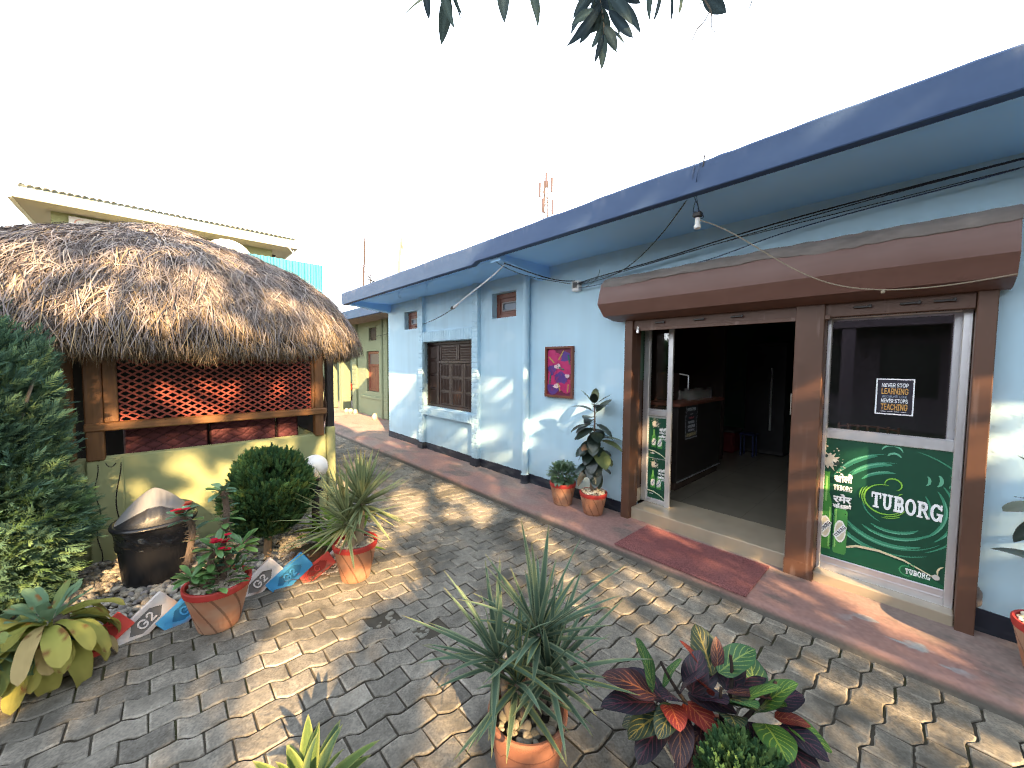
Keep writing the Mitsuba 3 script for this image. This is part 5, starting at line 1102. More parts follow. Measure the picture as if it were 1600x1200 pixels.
for o, d, L, W, var, bd in [
    ((1.49, .72, .42), dirn(-.25, .15, 1), .23, .085, 0, .25), ((1.52, .70, .43), dirn(.35, -.1, 1), .17, .05, 0, .3), ((1.47, .70, .42), dirn(-1, .25, .45), .24, .10, 4, .5), ((1.46, .70, .40), dirn(-1, -.15, .22), .25, .09, 2, .35),
    ((1.48, .66, .38), dirn(-.9, -.35, -.05), .21, .085, 5, .5), ((1.46, .66, .36), dirn(-.75, -.5, -.35), .20, .08, 2, .4), ((1.51, .64, .40), dirn(-.75, -.8, .1), .18, .07, 5, .5), ((1.53, .63, .38), dirn(-.35, -.9, -.35), .20, .075, 4, .5),
    ((1.56, .62, .40), dirn(.4, -.9, .1), .17, .085, 3, .5), ((1.58, .62, .42), dirn(.9, -.55, .25), .19, .085, 2, .5), ((1.55, .64, .43), dirn(.35, -.25, .9), .17, .065, 2, .4), ((1.50, .66, .40), dirn(-.1, -.9, .35), .15, .07, 3, .6),
    ((1.68, .56, .48), dirn(-.1, .5, .9), .20, .10, 5, .4), ((1.69, .54, .50), dirn(.75, .1, .55), .20, .10, 0, .35), ((1.66, .57, .50), dirn(-.55, .3, .7), .16, .035, 3, .3), ((1.71, .55, .50), dirn(.05, .2, 1), .13, .04, 4, .3),
    ((1.73, .49, .44), dirn(1, .35, .45), .19, .085, 2, .45), ((1.70, .46, .42), dirn(.55, -.4, .9), .20, .06, 1, .35), ((1.66, .48, .42), dirn(.05, -.6, .75), .20, .075, 0, .5), ((1.63, .48, .40), dirn(-.25, -.7, .6), .17, .08, 5, .5),
    ((1.66, .50, .46), dirn(.85, -.1, .1), .22, .03, 4, .5), ((1.62, .55, .44), dirn(-.3, -.2, .6), .15, .05, 3, .4), ((1.76, .40, .40), dirn(.55, -.25, .95), .20, .095, 1, .3), ((1.74, .38, .36), dirn(-.15, -.85, .30), .19, .10, 1, .55),
    ((1.79, .38, .40), dirn(1, .2, .35), .18, .085, 2, .5), ((1.80, .36, .36), dirn(1, -.1, .05), .15, .05, 3, .5), ((1.80, .34, .34), dirn(.7, -.75, .05), .17, .085, 2, .55), ((1.83, .33, .34), dirn(1, -.55, -.1), .17, .085, 1, .5),
    ((1.78, .33, .30), dirn(.3, -.9, -.1), .19, .09, 2, .5), ((1.60, .55, .33), dirn(-.4, -.6, -.5), .2, .08, 2, .4), ((1.54, .55, .33), dirn(-.75, -.5, -.5), .19, .075, 4, .4), ((1.72, .44, .34), dirn(.1, -.9, .1), .17, .075, 2, .5),
    ((1.68, .46, .36), dirn(-.6, -.6, .2), .16, .07, 2, .5), ((1.77, .42, .42), dirn(.2, .6, .7), .17, .08, 0, .4), ((1.64, .58, .42), dirn(.3, .7, .6), .18, .085, 2, .4), ((1.76, .36, .28), dirn(.6, -.6, -.5), .18, .08, 5, .4),
    ((1.58, .60, .30), dirn(-.1, -.8, -.6), .18, .075, 2, .4), ((1.50, .68, .34), dirn(-.9, .2, -.3), .2, .085, 5, .4), ((1.58, .60, .43), dirn(.2, .2, .9), .18, .08, 2, .4), ((1.62, .57, .40), dirn(.1, -.5, .6), .17, .085, 2, .5), ((1.55, .64, .40), dirn(-.5, -.4, .6), .17, .08, 2, .5), ((1.70, .52, .40), dirn(.2, -.6, .5), .18, .085, 5, .5), ((1.76, .42, .36), dirn(.3, -.4, .8), .17, .08, 0, .5), ((1.72, .52, .42), dirn(.5, .5, .6), .18, .09, 2, .4), ((1.52, .68, .38), dirn(-.6, .5, .4), .2, .09, 2, .5), ((1.60, .58, .36), dirn(.2, -.9, -.2), .18, .085, 4, .5), ((1.67, .42, .33), dirn(.0, -.8, -.1), .16, .09, 1, .4)]:
    cro(o, d, L, W, var, bd)
add(k + '__dry_stalk', tube([(1.40, .66, .26), (1.43, .60, .17), (1.46, .55, .08)], .006, 6), 'vc_rough', col=(.55, .46, .33))

# --- broad drooping leaves at the bed corner
def broad(key, o, az, el, L, W, bend, tone, wave=.24):
    v, f, ts = leaf(o, sph(az, el), (0, 0, 1), L, W, 'spoon', bend, .28, 14, 7, wave, g.uniform(0, 6), .75)
    t, s = ts[:, :1], np.abs(ts[:, 1:])
    pal = {0: ((.14, .21, .10), (.22, .26, .09)), 1: ((.27, .30, .07), (.36, .33, .10)), 2: ((.38, .30, .13), (.45, .36, .18)), 3: ((.12, .21, .13), (.16, .25, .15))}[tone]
    n = nfbm(v * 9, 3, 3)[:, None]
    c = (np.asarray(pal[0]) * (1 - t) + np.asarray(pal[1]) * t) * (.7 + .6 * n)
    spot = (nfbm(v * 30 + 4, 3, 8)[:, None] > .67) & (s > .4)
    c = np.where(spot, [.22, .12, .05], c)
    add(key + '__leaf', (v, f), 'leaf_mat', smooth=True, col=c)
k = thing('broad_leaf_succulent', 'plant with broad drooping yellow green leaves at the bed corner by the pavers', 'plant')
for i in range(60):
    s = i / 59; az = i * 2.399963; el = 1.25 - 1.45 * s ** .6
    lowers = s > .3
    broad(k, np.array([-.49, 3.14, .34 - .12 * s]) + .03 * sph(az, 0), az + g.normal(0, .15), el + g.normal(0, .08), g.uniform(.24, .36) * (.65 if s < .2 else 1), g.uniform(.07, .11) * (.6 if s < .2 else 1), (.3 if s < .2 else g.uniform(1.5, 2.2) - .5 * s), 3 if s < .18 else int(g.choice([0, 1, 1, 1, 2])))
add(k + '__stem', tube([(-.44, 3.13, 0), (-.44, 3.13, .33)], .03, 8), 'bark')
k = thing('broad_leaf_succulent', 'plant with broad drooping leaves in front of the large conifer shrub', 'plant')
for i in range(36):
    s = i / 35; az = i * 2.399963 + 1
    broad(k, np.array([-.80, 3.06, .34 - .12 * s]) + .03 * sph(az, 0), az + g.normal(0, .15), 1.1 - 1.0 * s ** .6, g.uniform(.24, .36), g.uniform(.10, .14), g.uniform(1.1, 2.2), int(g.choice([0, 1, 1, 3])))
add(k + '__stem', tube([(-.80, 3.06, 0), (-.80, 3.06, .34)], .03, 8), 'bark')
k = thing('pointed_leaf_plant', 'low pale green plant of pointed leaves standing on the pavers in the foreground', 'plant')
for i in range(22):
    s = i / 21; az = i * 2.399963
    v, f, ts = leaf((.325, 1.40, .16), sph(az, 1.35 - .95 * s + g.normal(0, .08)), (0, 0, 1), g.uniform(.20, .29), g.uniform(.045, .06), 'lance', g.uniform(.1, .5), .35, 10, 5, .08, g.uniform(0, 6))
    add(k + '__leaf', (v, f), 'leaf_mat', smooth=True, col=ribbon_col(ts, (.10, .15, .05) if i % 4 else (.07, .12, .07), (.26, .30, .10), (.3, .3, .12), g, .5))
add(k + '__stem', tube([(.325, 1.40, 0), (.325, 1.40, .17)], .03, 8), 'bark')

# --- conifers: many small scale-leaf sprays on limbs
def spray(seed, n=13, L=.11):
    """one flat, feathery spray of scale-leaf twigs"""
    q = np.random.default_rng(seed); V, F = [], []
    for i in range(n):
        s = i / (n - 1); side = -1 if i % 2 else 1; o = np.array([L * s * .8, 0, 0]); a = side * (0.75 - .45 * s); l = L * (.42 - .22 * s) * q.uniform(.8, 1.2)
        d = np.array([math.cos(a), math.sin(a), q.normal(0, .22)]); w = np.array([-math.sin(a), math.cos(a), 0]) * .0034
        b = len(V); V += [o - w, o + w, o + d * l * .6 - w * .9, o + d * l * .6 + w * .9, o + d * l]; F += [[b, b + 1, b + 3], [b, b + 3, b + 2], [b + 2, b + 3, b + 4]]
    b = len(V); V += [[0, -.003, 0], [0, .003, 0], [L * 1.1, 0, .004]]; F += [[b, b + 1, b + 2]]
    return np.array(V), np.array(F)
def conifer(key, c, rad, n, seed, pal, L=.11, lump=.35, up=.6, fill=.45, zcut=None):
    q = np.random.default_rng(seed); d = q.normal(size=(n * 3, 3)); d /= np.linalg.norm(d, axis=1, keepdims=True)
    lum = nfbm(d * 2.6 + seed, 3, seed); r = (fill + (1 - fill) * q.random(n * 3) ** .5) * (1 - lump + 2 * lump * lum)
    P = np.asarray(c) + d * r[:, None] * np.asarray(rad)
    keep = (nfbm(P * 5.5, 2, seed + 1) > .40) | (r < .6); P, d = P[keep][:n], d[keep][:n]
    if zcut is not None: kk = P[:, 2] > zcut; P, d = P[kk], d[kk]
    N = len(P); out = d * [1, 1, .6] + [0, 0, up] + q.normal(0, .38, (N, 3)); R = frames(out, q) * q.uniform(.65, 1.3, N)[:, None, None]
    V, F, C, o = [], [], [], 0
    kinds = q.integers(0, 4, N); tone = nfbm(P * 4 + 3, 3, seed + 2)
    for i in range(4):
        tv, tf = spray(seed * 7 + i, L=L); m = kinds == i
        v, f = spread(tv, tf, R[m], P[m]); V.append(v); F.append(f + o); o += len(v)
        cc = np.asarray(pal)[q.integers(0, len(pal), m.sum())] * (.55 + .9 * tone[m])[:, None] * q.uniform(.8, 1.2, (m.sum(), 1))
        C.append((np.repeat(cc, len(tv), 0).reshape(m.sum(), len(tv), 3) * (.8 + .5 * (tv[:, 0] / L))[None, :, None]).reshape(-1, 3))
    add(key + '__foliage', (np.vstack(V), np.vstack(F)), 'leaf_mat', col=np.vstack(C), kind='stuff')
k = thing('conifer_shrub', 'large feathery dark green conifer shrub beside the thatched hut', 'shrub')
CON = [(.09, .165, .115), (.115, .20, .12), (.07, .13, .095), (.15, .23, .11)]
conifer(k, (-1.14, 4.20, 1.20), (.60, .36, 1.04), 14000, 3, CON, .125, .24, .85)
conifer(k, (-.99, 4.09, .60), (.56, .34, .62), 6000, 4, CON + [(.085, .15, .06)], .12, .26, .3, zcut=.08)
for i in range(9):
    a = i * .7; add(k + '__branch', tube(smooth_path([(-.95, 4.22, .02), (-.95 + .1 * math.cos(a), 4.22 + .08 * math.sin(a), .5), (-.95 + .42 * math.cos(a), 4.22 + .28 * math.sin(a), 1.0 + .6 * (i % 3) / 2)], 10), np.linspace(.03, .008, 10), 6), 'bark', smooth=True)
k = thing('round_conifer', 'round clipped conifer bush on a short trunk in the pebble bed', 'shrub')
conifer(k, (.655, 3.84, .56), (.315, .30, .35), 9000, 6, [(.055, .12, .045), (.07, .14, .055), (.04, .09, .045), (.09, .14, .045)], .085, .16, 1.3, .5)
add(k + '__trunk', tube(smooth_path([(.63, 3.81, .0), (.64, 3.82, .12), (.655, 3.84, .5)], 10), np.linspace(.035, .02, 10), 8), 'vc_rough', smooth=True, col=(.30, .20, .12))
for i in range(7): add(k + '__branch', tube([(.65, 3.83, .16), (.65 + .17 * math.cos(i * .9), 3.83 + .17 * math.sin(i * .9), .5)], [.012, .005], 5), 'bark')
k = thing('small_conifer', 'small fine leaved conifer in front of the croton', 'shrub')
conifer(k, (1.475, .375, .175), (.155, .13, .21), 4200, 8, [(.06, .12, .05), (.045, .10, .045), (.08, .14, .05)], .05, .18, 1.1, .35)
add(k + '__trunk', tube([(1.475, .375, 0), (1.475, .375, .2)], .012, 6), 'bark')

# ---------------------------------------------------------------- inside the shop (dim)
k = thing('bar_counter', 'dark wooden bar counter inside the shop', 'counter')
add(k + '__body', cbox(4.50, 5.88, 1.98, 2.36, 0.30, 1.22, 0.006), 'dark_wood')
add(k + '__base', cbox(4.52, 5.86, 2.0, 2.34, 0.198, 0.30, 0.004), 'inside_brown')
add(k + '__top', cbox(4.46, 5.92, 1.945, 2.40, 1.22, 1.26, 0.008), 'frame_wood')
add(k + '__edge_strip', cbox(4.5, 5.88, 1.972, 1.98, 0.30, 0.316, 0.002), 'alu')
k = thing('counter_poster', 'dim poster of pale lettering fixed on the bar counter front', 'poster')
class SheetXZ(Sheet):
    """a print in the x-z plane facing -y; u runs towards +x"""
    def lay(s, poly, color, name, mat='vc_satin'):
        s.n += 1; v, f = extrude(poly, 0.0003)
        return add(s.key + '__' + name, (np.stack([s.x + v[:, 0], s.y0 - 0.0005 * s.n - v[:, 2], s.z0 + v[:, 1]], 1), f), mat, col=color)
S = SheetXZ(k, 4.71, 1.979, 0.80)
S.lay(sbox(0, 0, .34, .44), (.30, .31, .33), 'border'); S.lay(sbox(.01, .01, .33, .43), (.03, .03, .04), 'backing')
for z, h, w, c in ((.345, .04, .26, (.45, .47, .5)), (.30, .012, .10, (.3, .3, .3)), (.25, .02, .16, (.4, .08, .1)), (.19, .03, .18, (.45, .47, .5)), (.135, .035, .22, (.45, .47, .5)), (.09, .03, .20, (.4, .4, .45)), (.03, .04, .28, (.4, .33, .18))):
    n = max(3, int(w / (h * .8))); S.lay(unary_union([sbox(.17 - w / 2 + i * w / n, z, .17 - w / 2 + (i + .72) * w / n, z + h) for i in range(n)]), c, 'lettering')
g = np.random.default_rng(3)
for i in range(16):
    x, y, h = 4.95 + (i % 8) * .105 + g.normal(0, .012), 2.06 + .12 * (i // 8), g.uniform(.09, .15)
    k = thing('drinking_glass', ('front' if i < 8 else 'back') + ' row drinking glass on the bar counter, ' + ('nearest', 'second from', 'third from', 'fourth from', 'fifth from', 'sixth from', 'seventh from', 'farthest from')[i % 8] + ' the doorway', 'glass', group='glasses on the bar counter')
    scene[k] = mikit.ply(lathe([(.030, 1.261), (.033, 1.261), (.028, 1.261 + h), (.001, 1.261 + h), (.024, 1.261 + h - .006), (.029, 1.263)], 14, (x, y, 0)), 'clear_glass', smooth=40)
k = thing('drink_dispenser', 'dark drink dispenser with a bright tap on the bar counter', 'dispenser')
add(k + '__body', cbox(4.72, 4.98, 2.18, 2.38, 1.261, 1.62, .02), 'inside_brown'); add(k + '__tap', tube([(5.04, 2.10, 1.40), (5.04, 2.10, 1.58), (4.99, 2.2, 1.60)], .012, 8), 'steel', smooth=40)
k = thing('upright_fridge', 'dark upright drinks fridge with a long bright handle at the back of the shop', 'fridge')
add(k + '__body', cbox(7.55, 8.2, 1.55, 2.15, .2, 2.1, .02), 'black_metal'); add(k + '__door', cbox(7.515, 7.545, 1.56, 2.14, .28, 2.05, .01), 'black_plastic'); add(k + '__handle', cbox(7.49, 7.512, 1.74, 1.77, .62, 1.68, .006), 'steel')
k = thing('red_cool_box', 'red drinks cool box on the floor beyond the counter', 'cool box')
add(k + '__body', cbox(7.2, 7.6, 2.2, 2.6, .2, .55, .03), 'vc_satin', col=np.tile([.10, .01, .012], (24, 1))); add(k + '__lid', cbox(7.19, 7.61, 2.19, 2.61, .552, .60, .015), 'vc_satin', col=np.tile([.06, .05, .05], (24, 1)))
k = thing('blue_stool', 'blue plastic stool at the back of the shop', 'stool')
add(k + '__seat', cbox(7.15, 7.39, 1.88, 2.12, .55, .58, .012), 'vc_satin', col=np.tile([.008, .016, .075], (24, 1)))
for a in (7.17, 7.35):
    for b in (1.90, 2.08): add(k + '__leg', tube([(a, b, .2), (a + .01, b + .01, .55)], .014, 8), 'vc_satin', col=(.008, .016, .075))
k = thing('wicker_chair', 'wicker chair back seen low behind the shop window glass', 'chair')
add(k + '__backrest', join([tube(catenary((4.75 + .0, .55, .85 + .05 * i), (4.75, .15, .85 + .05 * i), -.02, 8), .008, 5) for i in range(7)] + [tube([(4.75, y, .65), (4.75, y, 1.18)], .010, 6) for y in np.linspace(.15, .55, 7)]), 'vc_satin', col=(.09, .05, .022))
add(k + '__seat', cbox(4.75, 5.15, .15, .55, .62, .66, .02), 'vc_satin', col=np.tile([.30, .17, .06], (24, 1)))
for a in (4.77, 5.1):
    for b in (.18, .5): add(k + '__leg', tube([(a, b, .2), (a, b, .64)], .016, 6), 'vc_satin', col=(.2, .11, .04))

# ---------------------------------------------------------------- wires and fittings
def cable(name, label, paths, m, r=.004, cat='cable'):
    k = numbered(name); k = add(name, join([tube(smooth_path(p, 40), rr, 5) for p, rr in [(q if isinstance(q, tuple) else (q, r)) for q in paths]]), m, smooth=60)
    labels[k] = {'label': label, 'category': cat}; return k
cable('cable_bundle', 'sagging bundle of black cables along the wall above the shutter hood', [([(3.64, 2.86, 2.66), (3.62, 2.5, 2.69), (3.60, 2.03, 2.72), (3.58, 1.5, 2.765), (3.60, .92, 2.83), (3.58, .2, 2.865), (3.60, -.31, 2.89), (3.6, -1.5, 2.91)], .0065),
    ([(3.63, 2.86, 2.65), (3.60, 2.03, 2.705), (3.58, 1.2, 2.775), (3.58, .55, 2.83), (3.55, -.3, 2.87), (3.6, -1.5, 2.89)], .004), ([(3.62, 2.84, 2.655), (3.60, 2.1, 2.70), (3.57, 1.4, 2.755), (3.57, .5, 2.80), (3.58, -.4, 2.84), (3.6, -1.5, 2.86)], .003)], 'cable_black')
cable('blue_cable', 'thin dark blue cable hanging lowest above the shutter hood', [([(3.64, 2.84, 2.61), (3.63, 2.4, 2.615), (3.63, 2.03, 2.64), (3.63, 1.35, 2.66), (3.62, .96, 2.73), (3.62, .5, 2.79), (3.60, -.3, 2.84)], .0045)], 'cable_blue')
cable('drop_cable', 'loose black cable looping down from the roof edge to the wall', [([(2.782, 1.10, 3.15), (2.80, 1.12, 3.06), (2.95, 1.28, 2.96), (3.25, 1.62, 2.86), (3.45, 2.0, 2.72), (3.62, 2.45, 2.66), (3.65, 2.86, 2.65)], .0045)], 'cable_black')
cable('house_cable', 'cable strung from the green building to the roof beam, white beyond its joint', [([(4.70, 11.2, 2.47), (4.3, 9.6, 2.44), (3.6, 6.2, 2.45), (3.06, 4.50, 2.51)], .006)], 'cable_black')
cable('white_cable', 'white end of the strung cable between its joint and the beam', [([(3.06, 4.50, 2.51), (2.98, 4.1, 2.60), (2.93, 3.5, 2.77), (2.92, 3.32, 2.84)], .008)], 'cable_white')
cable('beam_cable', 'short black cable from the beam clamp to the meter box', [([(2.90, 3.30, 2.85), (3.1, 3.22, 2.80), (3.4, 3.0, 2.70), (3.64, 2.87, 2.70)], .007), ([(2.86, 3.4, 2.88), (2.95, 3.3, 2.80), (3.3, 3.15, 2.72), (3.6, 2.9, 2.66)], .004), ([(3.64, 2.82, 2.62), (3.6, 2.68, 2.60), (3.6, 2.55, 2.66), (3.6, 2.5, 2.76)], .003)], 'cable_black')
cable('soffit_cable', 'thin cable tacked along the far soffit', [([(2.95, 7.8, 2.945), (3.0, 6.5, 2.93), (3.05, 5.3, 2.945), (3.0, 4.4, 2.93), (2.92, 3.6, 2.945)], .004)], 'soffit_paint')
cable('twine', 'pale twine strung from the lamp holder to the end of the shutter hood', [([(3.0, 1.21, 2.80), (3.12, .80, 2.50), (3.26, .40, 2.235), (3.30, .2, 2.19), (3.33, -.05, 2.185), (3.36, -.30, 2.215)], .0035)], 'twine_cord', cat='twine')
add('twine__knot', trimesh.creation.icosphere(1, .011).apply_translation([3.30, .21, 2.178]), 'twine_cord'); 
k = thing('cable_joint', 'small taped joint with an insulator on the strung cable', 'cable joint')
add(k + '__body', tube([(3.09, 4.60, 2.50), (3.04, 4.42, 2.525)], [.018, .016], 8), 'cable_white', smooth=40); add(k + '__tape', tube([(3.10, 4.66, 2.505), (3.085, 4.58, 2.502)], .022, 8), 'cable_black')
k = thing('meter_box', 'small white electrical box with a dark window high on the blue wall', 'electrical box')
add(k + '__body', cbox(3.63, 3.70, 2.815, 2.915, 2.58, 2.70, .006), 'white_plastic'); add(k + '__window', cbox(3.626, 3.63, 2.835, 2.895, 2.615, 2.68, .002), 'black_plastic')
k = thing('lamp_holder', 'bare white bulb holder hanging by wires under the roof edge', 'lamp holder')
add(k + '__wire', join([tube(smooth_path(p, 20), .003, 5) for p in ([(2.80, 1.17, 3.13), (2.79, 1.18, 3.02), (2.86, 1.20, 2.95), (3.0, 1.22, 2.90), (3.0, 1.22, 2.82)], [(2.80, 1.13, 3.14), (2.785, 1.15, 3.0), (2.9, 1.19, 2.92), (3.01, 1.21, 2.86)], [(3.0, 1.24, 2.95), (3.02, 1.26, 2.88), (2.98, 1.20, 2.85), (3.03, 1.19, 2.83), (3.0, 1.22, 2.81)])]), 'cable_blue', smooth=60)
add(k + '__block', cbox(2.975, 3.025, 1.19, 1.25, 2.825, 2.86, .006), 'black_metal')
add(k + '__holder', lathe([(.001, 2.82), (.016, 2.82), (.019, 2.80), (.019, 2.77), (.025, 2.765), (.025, 2.745), (.019, 2.74), (.001, 2.745)], 18, (3.0, 1.22, 0)), 'porcelain', smooth=40)
for i, (y, z) in enumerate(((6.3, 2.94), (5.35, 2.94))):
    k = thing('ceiling_hook', ('farther', 'nearer')[i] + ' of two small grey hooks with a wire loop under the far soffit', 'hook', group='hooks under the far soffit')
    add(k + '__hook', join([tube([(3.1, y, 2.955), (3.1, y, 2.915)], .012, 6), tube(smooth_path([(3.1, y, 2.92), (3.11, y + .03, 2.88), (3.12, y, 2.85), (3.1, y - .03, 2.88)], 12), .004, 5)]), 'soffit_paint')

# ---------------------------------------------------------------- the green building further along
k = thing('green_building', 'pale green single storey building beyond the blue one', 'building')
XG = 4.75
poly = sbox(8.3, 0.02, 12.95, 2.95).difference(sbox(10.98, .82, 11.90, 2.06)).difference(sbox(11.14, 2.38, 11.70, 2.77))
add(k + '__wall', wall_yz(poly, XG, XG + .2), 'sage_plaster')
add(k + '__wall', join([bx(XG + .2, 9, 12.75, 12.95, .02, 2.95)]), 'sage_plaster')
p = add(k + '__pilaster', bx(XG - .06, XG, 10.28, 10.52, .10, 2.94), 'sage_plaster')
z, i = .10, 0
while z < 2.86:
    add(p + '__brick', cbox(XG - .072, XG - .01, 10.27, 10.53, z, z + .11, .009), 'sage_plaster'); z += .125
p = add(k + '__pilaster', bx(XG - .06, XG, 12.62, 12.94, .10, 2.94), 'sage_plaster')
z = .10
while z < 2.86:
    add(p + '__brick', cbox(XG - .072, XG - .01, 12.61, 12.95, z, z + .11, .009), 'sage_plaster'); z += .125
w = add(k + '__window', join([cbox(XG + .06, XG + .12, 10.985, 11.06, .83, 2.05), cbox(XG + .06, XG + .12, 11.82, 11.895, .83, 2.05), cbox(XG + .06, XG + .12, 11.06, 11.82, .83, .9), cbox(XG + .06, XG + .12, 11.06, 11.82, 1.98, 2.05), cbox(XG + .06, XG + .12, 11.06, 11.82, 1.60, 1.66)]), 'frame_wood')
for i in range(4): add(w + '__shutter_board', cbox(XG + .08, XG + .10, 11.065 + i * .19, 11.245 + i * .19, .9, 1.60, .006), 'frame_wood')
add(w + '__pane', bx(XG + .085, XG + .09, 11.06, 11.82, 1.66, 1.98), 'vc_satin', col=(.12, .10, .09))
add(k + '__vent_window', cbox(XG + .05, XG + .10, 11.15, 11.69, 2.39, 2.76, .01), 'window_wood')
add(k + '__drain_pipe', tube([(XG - .05, 10.62, .05), (XG - .05, 10.62, 2.94)], .045, 12), 'sage_plaster', smooth=40)
add(k + '__sill_band', cbox(XG - .04, XG, 10.6, 12.3, .60, .68, .008), 'sage_plaster')
add(k + '__roof', join([bx(3.92, 9, 8.45, 15.2, 2.95, 3.05)]), 'old_cement')
add(k + '__fascia', join([cbox(3.86, 3.92, 8.45, 15.2, 2.90, 3.14, .01)]), 'fascia_paint')
for y in (13.55, 14.9): add(k + '__porch_pillar', cbox(4.55, 4.85, y, y + .28, .02, 2.95, .015), 'sage_plaster')
add(k + '__porch_arch', wall_xz(sbox(4.85, 1.9, 5.6, 2.95).difference(Point(5.25, 1.75).buffer(.36)), 13.6, 13.8), 'sage_plaster')
add(k + '__porch_wall', join([bx(6.4, 6.5, 13, 15.2, .02, 2.95)]), 'sage_plaster')
add(k + '__porch_door', cbox(6.36, 6.40, 13.5, 14.3, .05, 2.0, .01), 'frame_wood')
for i, (x, y, h) in enumerate(((4.45, 10.6, .22), (4.50, 12.2, .17), (4.44, 12.45, .19), (4.42, 12.75, .15))):
    k = thing('stone_marker', ('tall', 'squat', 'middling', 'low')[i] + ' pale stone marker standing by the foot of the green building', 'stone')
    m = pebble(20 + i, 2); scene[k] = mikit.ply((m[0] * [.07, .07, h * .9] + [x, y, .08 + h * .4], m[1]), 'vc', smooth=True, color=np.tile([.48, .42, .30], (len(m[0]), 1)))
k = thing('motorbike', 'motorbike parked in the porch of the green building, front wheel showing', 'motorbike')
def wheel(c, r):
    a = np.linspace(0, 2 * np.pi, 25); ring = np.stack([c[0] + 0 * a, c[1] + r * np.cos(a), c[2] + r * np.sin(a)], 1)
    wk = add(k + '__wheel', tube(ring, .045, 8, False), 'black_plastic', smooth=True)
    add(wk + '__rim', join([tube(ring * [1, 1, 1] + (np.array(c) - ring) * .16, .012, 6, False)] + [tube([c, np.array(c) + [0, .8 * r * math.cos(t), .8 * r * math.sin(t)]], .008, 4) for t in np.arange(6) * 1.047]), 'steel')
    add(wk + '__hub', tube([(c[0] - .05, c[1], c[2]), (c[0] + .05, c[1], c[2])], .07, 12), 'steel')
k2 = k
wheel((4.98, 13.35, .34), .30); wheel((5.0, 14.6, .34), .30)
add(k + '__frame', join([tube([(4.98, 13.35, .34), (5, 13.6, .95)], .03, 8), tube([(5, 13.6, .85), (5, 14.0, .75), (5, 14.6, .75)], .06, 8), tube([(5, 13.7, .7), (5, 14.0, .35), (5, 14.6, .34)], .03, 8)]), 'black_metal')
add(k + '__tank', cbox(4.88, 5.12, 13.65, 14.1, .72, .95, .06), 'rim_red'); add(k + '__seat', cbox(4.88, 5.12, 14.1, 14.75, .76, .88, .03), 'black_plastic'); add(k + '__handlebar', tube([(4.65, 13.62, 1.05), (5, 13.58, .98), (5.35, 13.62, 1.05)], .014, 6), 'black_metal')
k = add('courtyard_wall', bx(1.5, 9.0, 17.5, 17.7, 0, 2.2), 'sage_plaster'); labels[k] = {'label': 'plain pale green courtyard wall closing the far end of the path', 'category': 'wall'}
k = add('yard', bx(1.4, 10, 13.3, 17.5, -.2, .0), 'old_cement'); labels[k] = {'label': 'bare sunny cement yard at the far end of the path', 'category': 'yard', 'kind': 'structure'}

# ---------------------------------------------------------------- the tall house behind the hut
k = thing('tiled_house', 'tall pale house with a wavy tiled roof edge behind the thatched hut', 'house')
YB = 18.0
mat('cream_paint', proc(lambda p, n, uv: mix((.55, .55, .48), (.62, .62, .55), fbm(p.x * 2, p.y * 2, p.z * 2, 3))), .8)
mat('grey_soffit', (.34, .32, .27), .8)
add(k + '__eave', join([bx(-3.0, 4.30, YB, YB + 5.2, 6.40, 6.47)]), 'grey_soffit')
add(k + '__fascia', cbox(-2.95, 4.32, YB - .08, YB, 6.38, 6.70, .01), 'cream_paint')
add(k + '__end_fascia', cbox(4.31, 4.38, YB, YB + 5.2, 6.40, 6.70, .01), 'cream_paint'); add(k + '__end_fascia', cbox(-3.1, -3.0, YB, YB + 5.2, 6.36, 6.62, .01), 'cream_paint')
n = 46
ro = add(k + '__roof', bx(-3.0, 4.3, YB, YB + 5.2, 6.48, 6.70), 'cream_paint')
for i in range(n):
    x = -2.85 + i * (7.1 / n) + .07
    a = np.linspace(0, np.pi, 7); v = np.array([(x + .078 * math.cos(t), y, z0 + .075 * math.sin(t)) for y, z0 in ((YB - .16, 6.70), (YB + 1.2, 7.0)) for t in a])
    f = [[j, j + 1, 7 + j + 1, 7 + j] for j in range(6)] + [[7 + j, 7 + j + 1, j + 1, j] for j in range(0)]
    add(ro + '__tile', join([(v, tri(f)), (v - [0, 0, .015], tri(f)[:, ::-1])]), 'cream_paint')
add(k + '__beam', join([bx(-2.4, 3.6, YB + .9, YB + 1.15, 5.85, 6.40)]), 'green_plaster')
add(k + '__wall', join([bx(-.9, 3.2, YB + 1.4, YB + 1.6, 0, 6.4), bx(-2.4, -.9, YB + 1.4, YB + 1.6, 0, 5.2)]), 'green_plaster')
for x in (-2.4, -1.05, 3.0): add(k + '__pillar', cbox(x, x + .34, YB + .9, YB + 1.25, 0, 5.85, .02), 'green_plaster')
add(k + '__terrace_slab', bx(-2.6, 4.0, YB + .6, YB + 5, 3.2, 3.4), 'cream_paint')
add(k + '__ceiling_lamp', lathe([(.001, 6.30), (.12, 6.32), (.16, 6.39)], 16, (3.75, YB + 1.8, 0)), 'black_metal', smooth=40)
k = thing('faded_signboard', 'white faded signboard with reddish marks under the eave of the tall house', 'sign')
add(k + '__board', cbox(-2.02, -1.08, YB + .80, YB + .86, 5.9, 6.32, .008), 'white_plastic')
S = SheetXZ(k, -2.02, YB + .799, 5.9)
S.lay(unary_union([arc(.26, .22, .13, .035, 60, 300, 24), arc(.50, .21, .08, .03, 0, 300, 20), sbox(.66, .14, .69, .30), sbox(.74, .14, .80, .17)]), (.62, .33, .24), 'faded_mark')
k = thing('water_tank', 'white ribbed water tank beyond the thatch roof', 'water tank')
a = np.linspace(0, np.pi, 25)
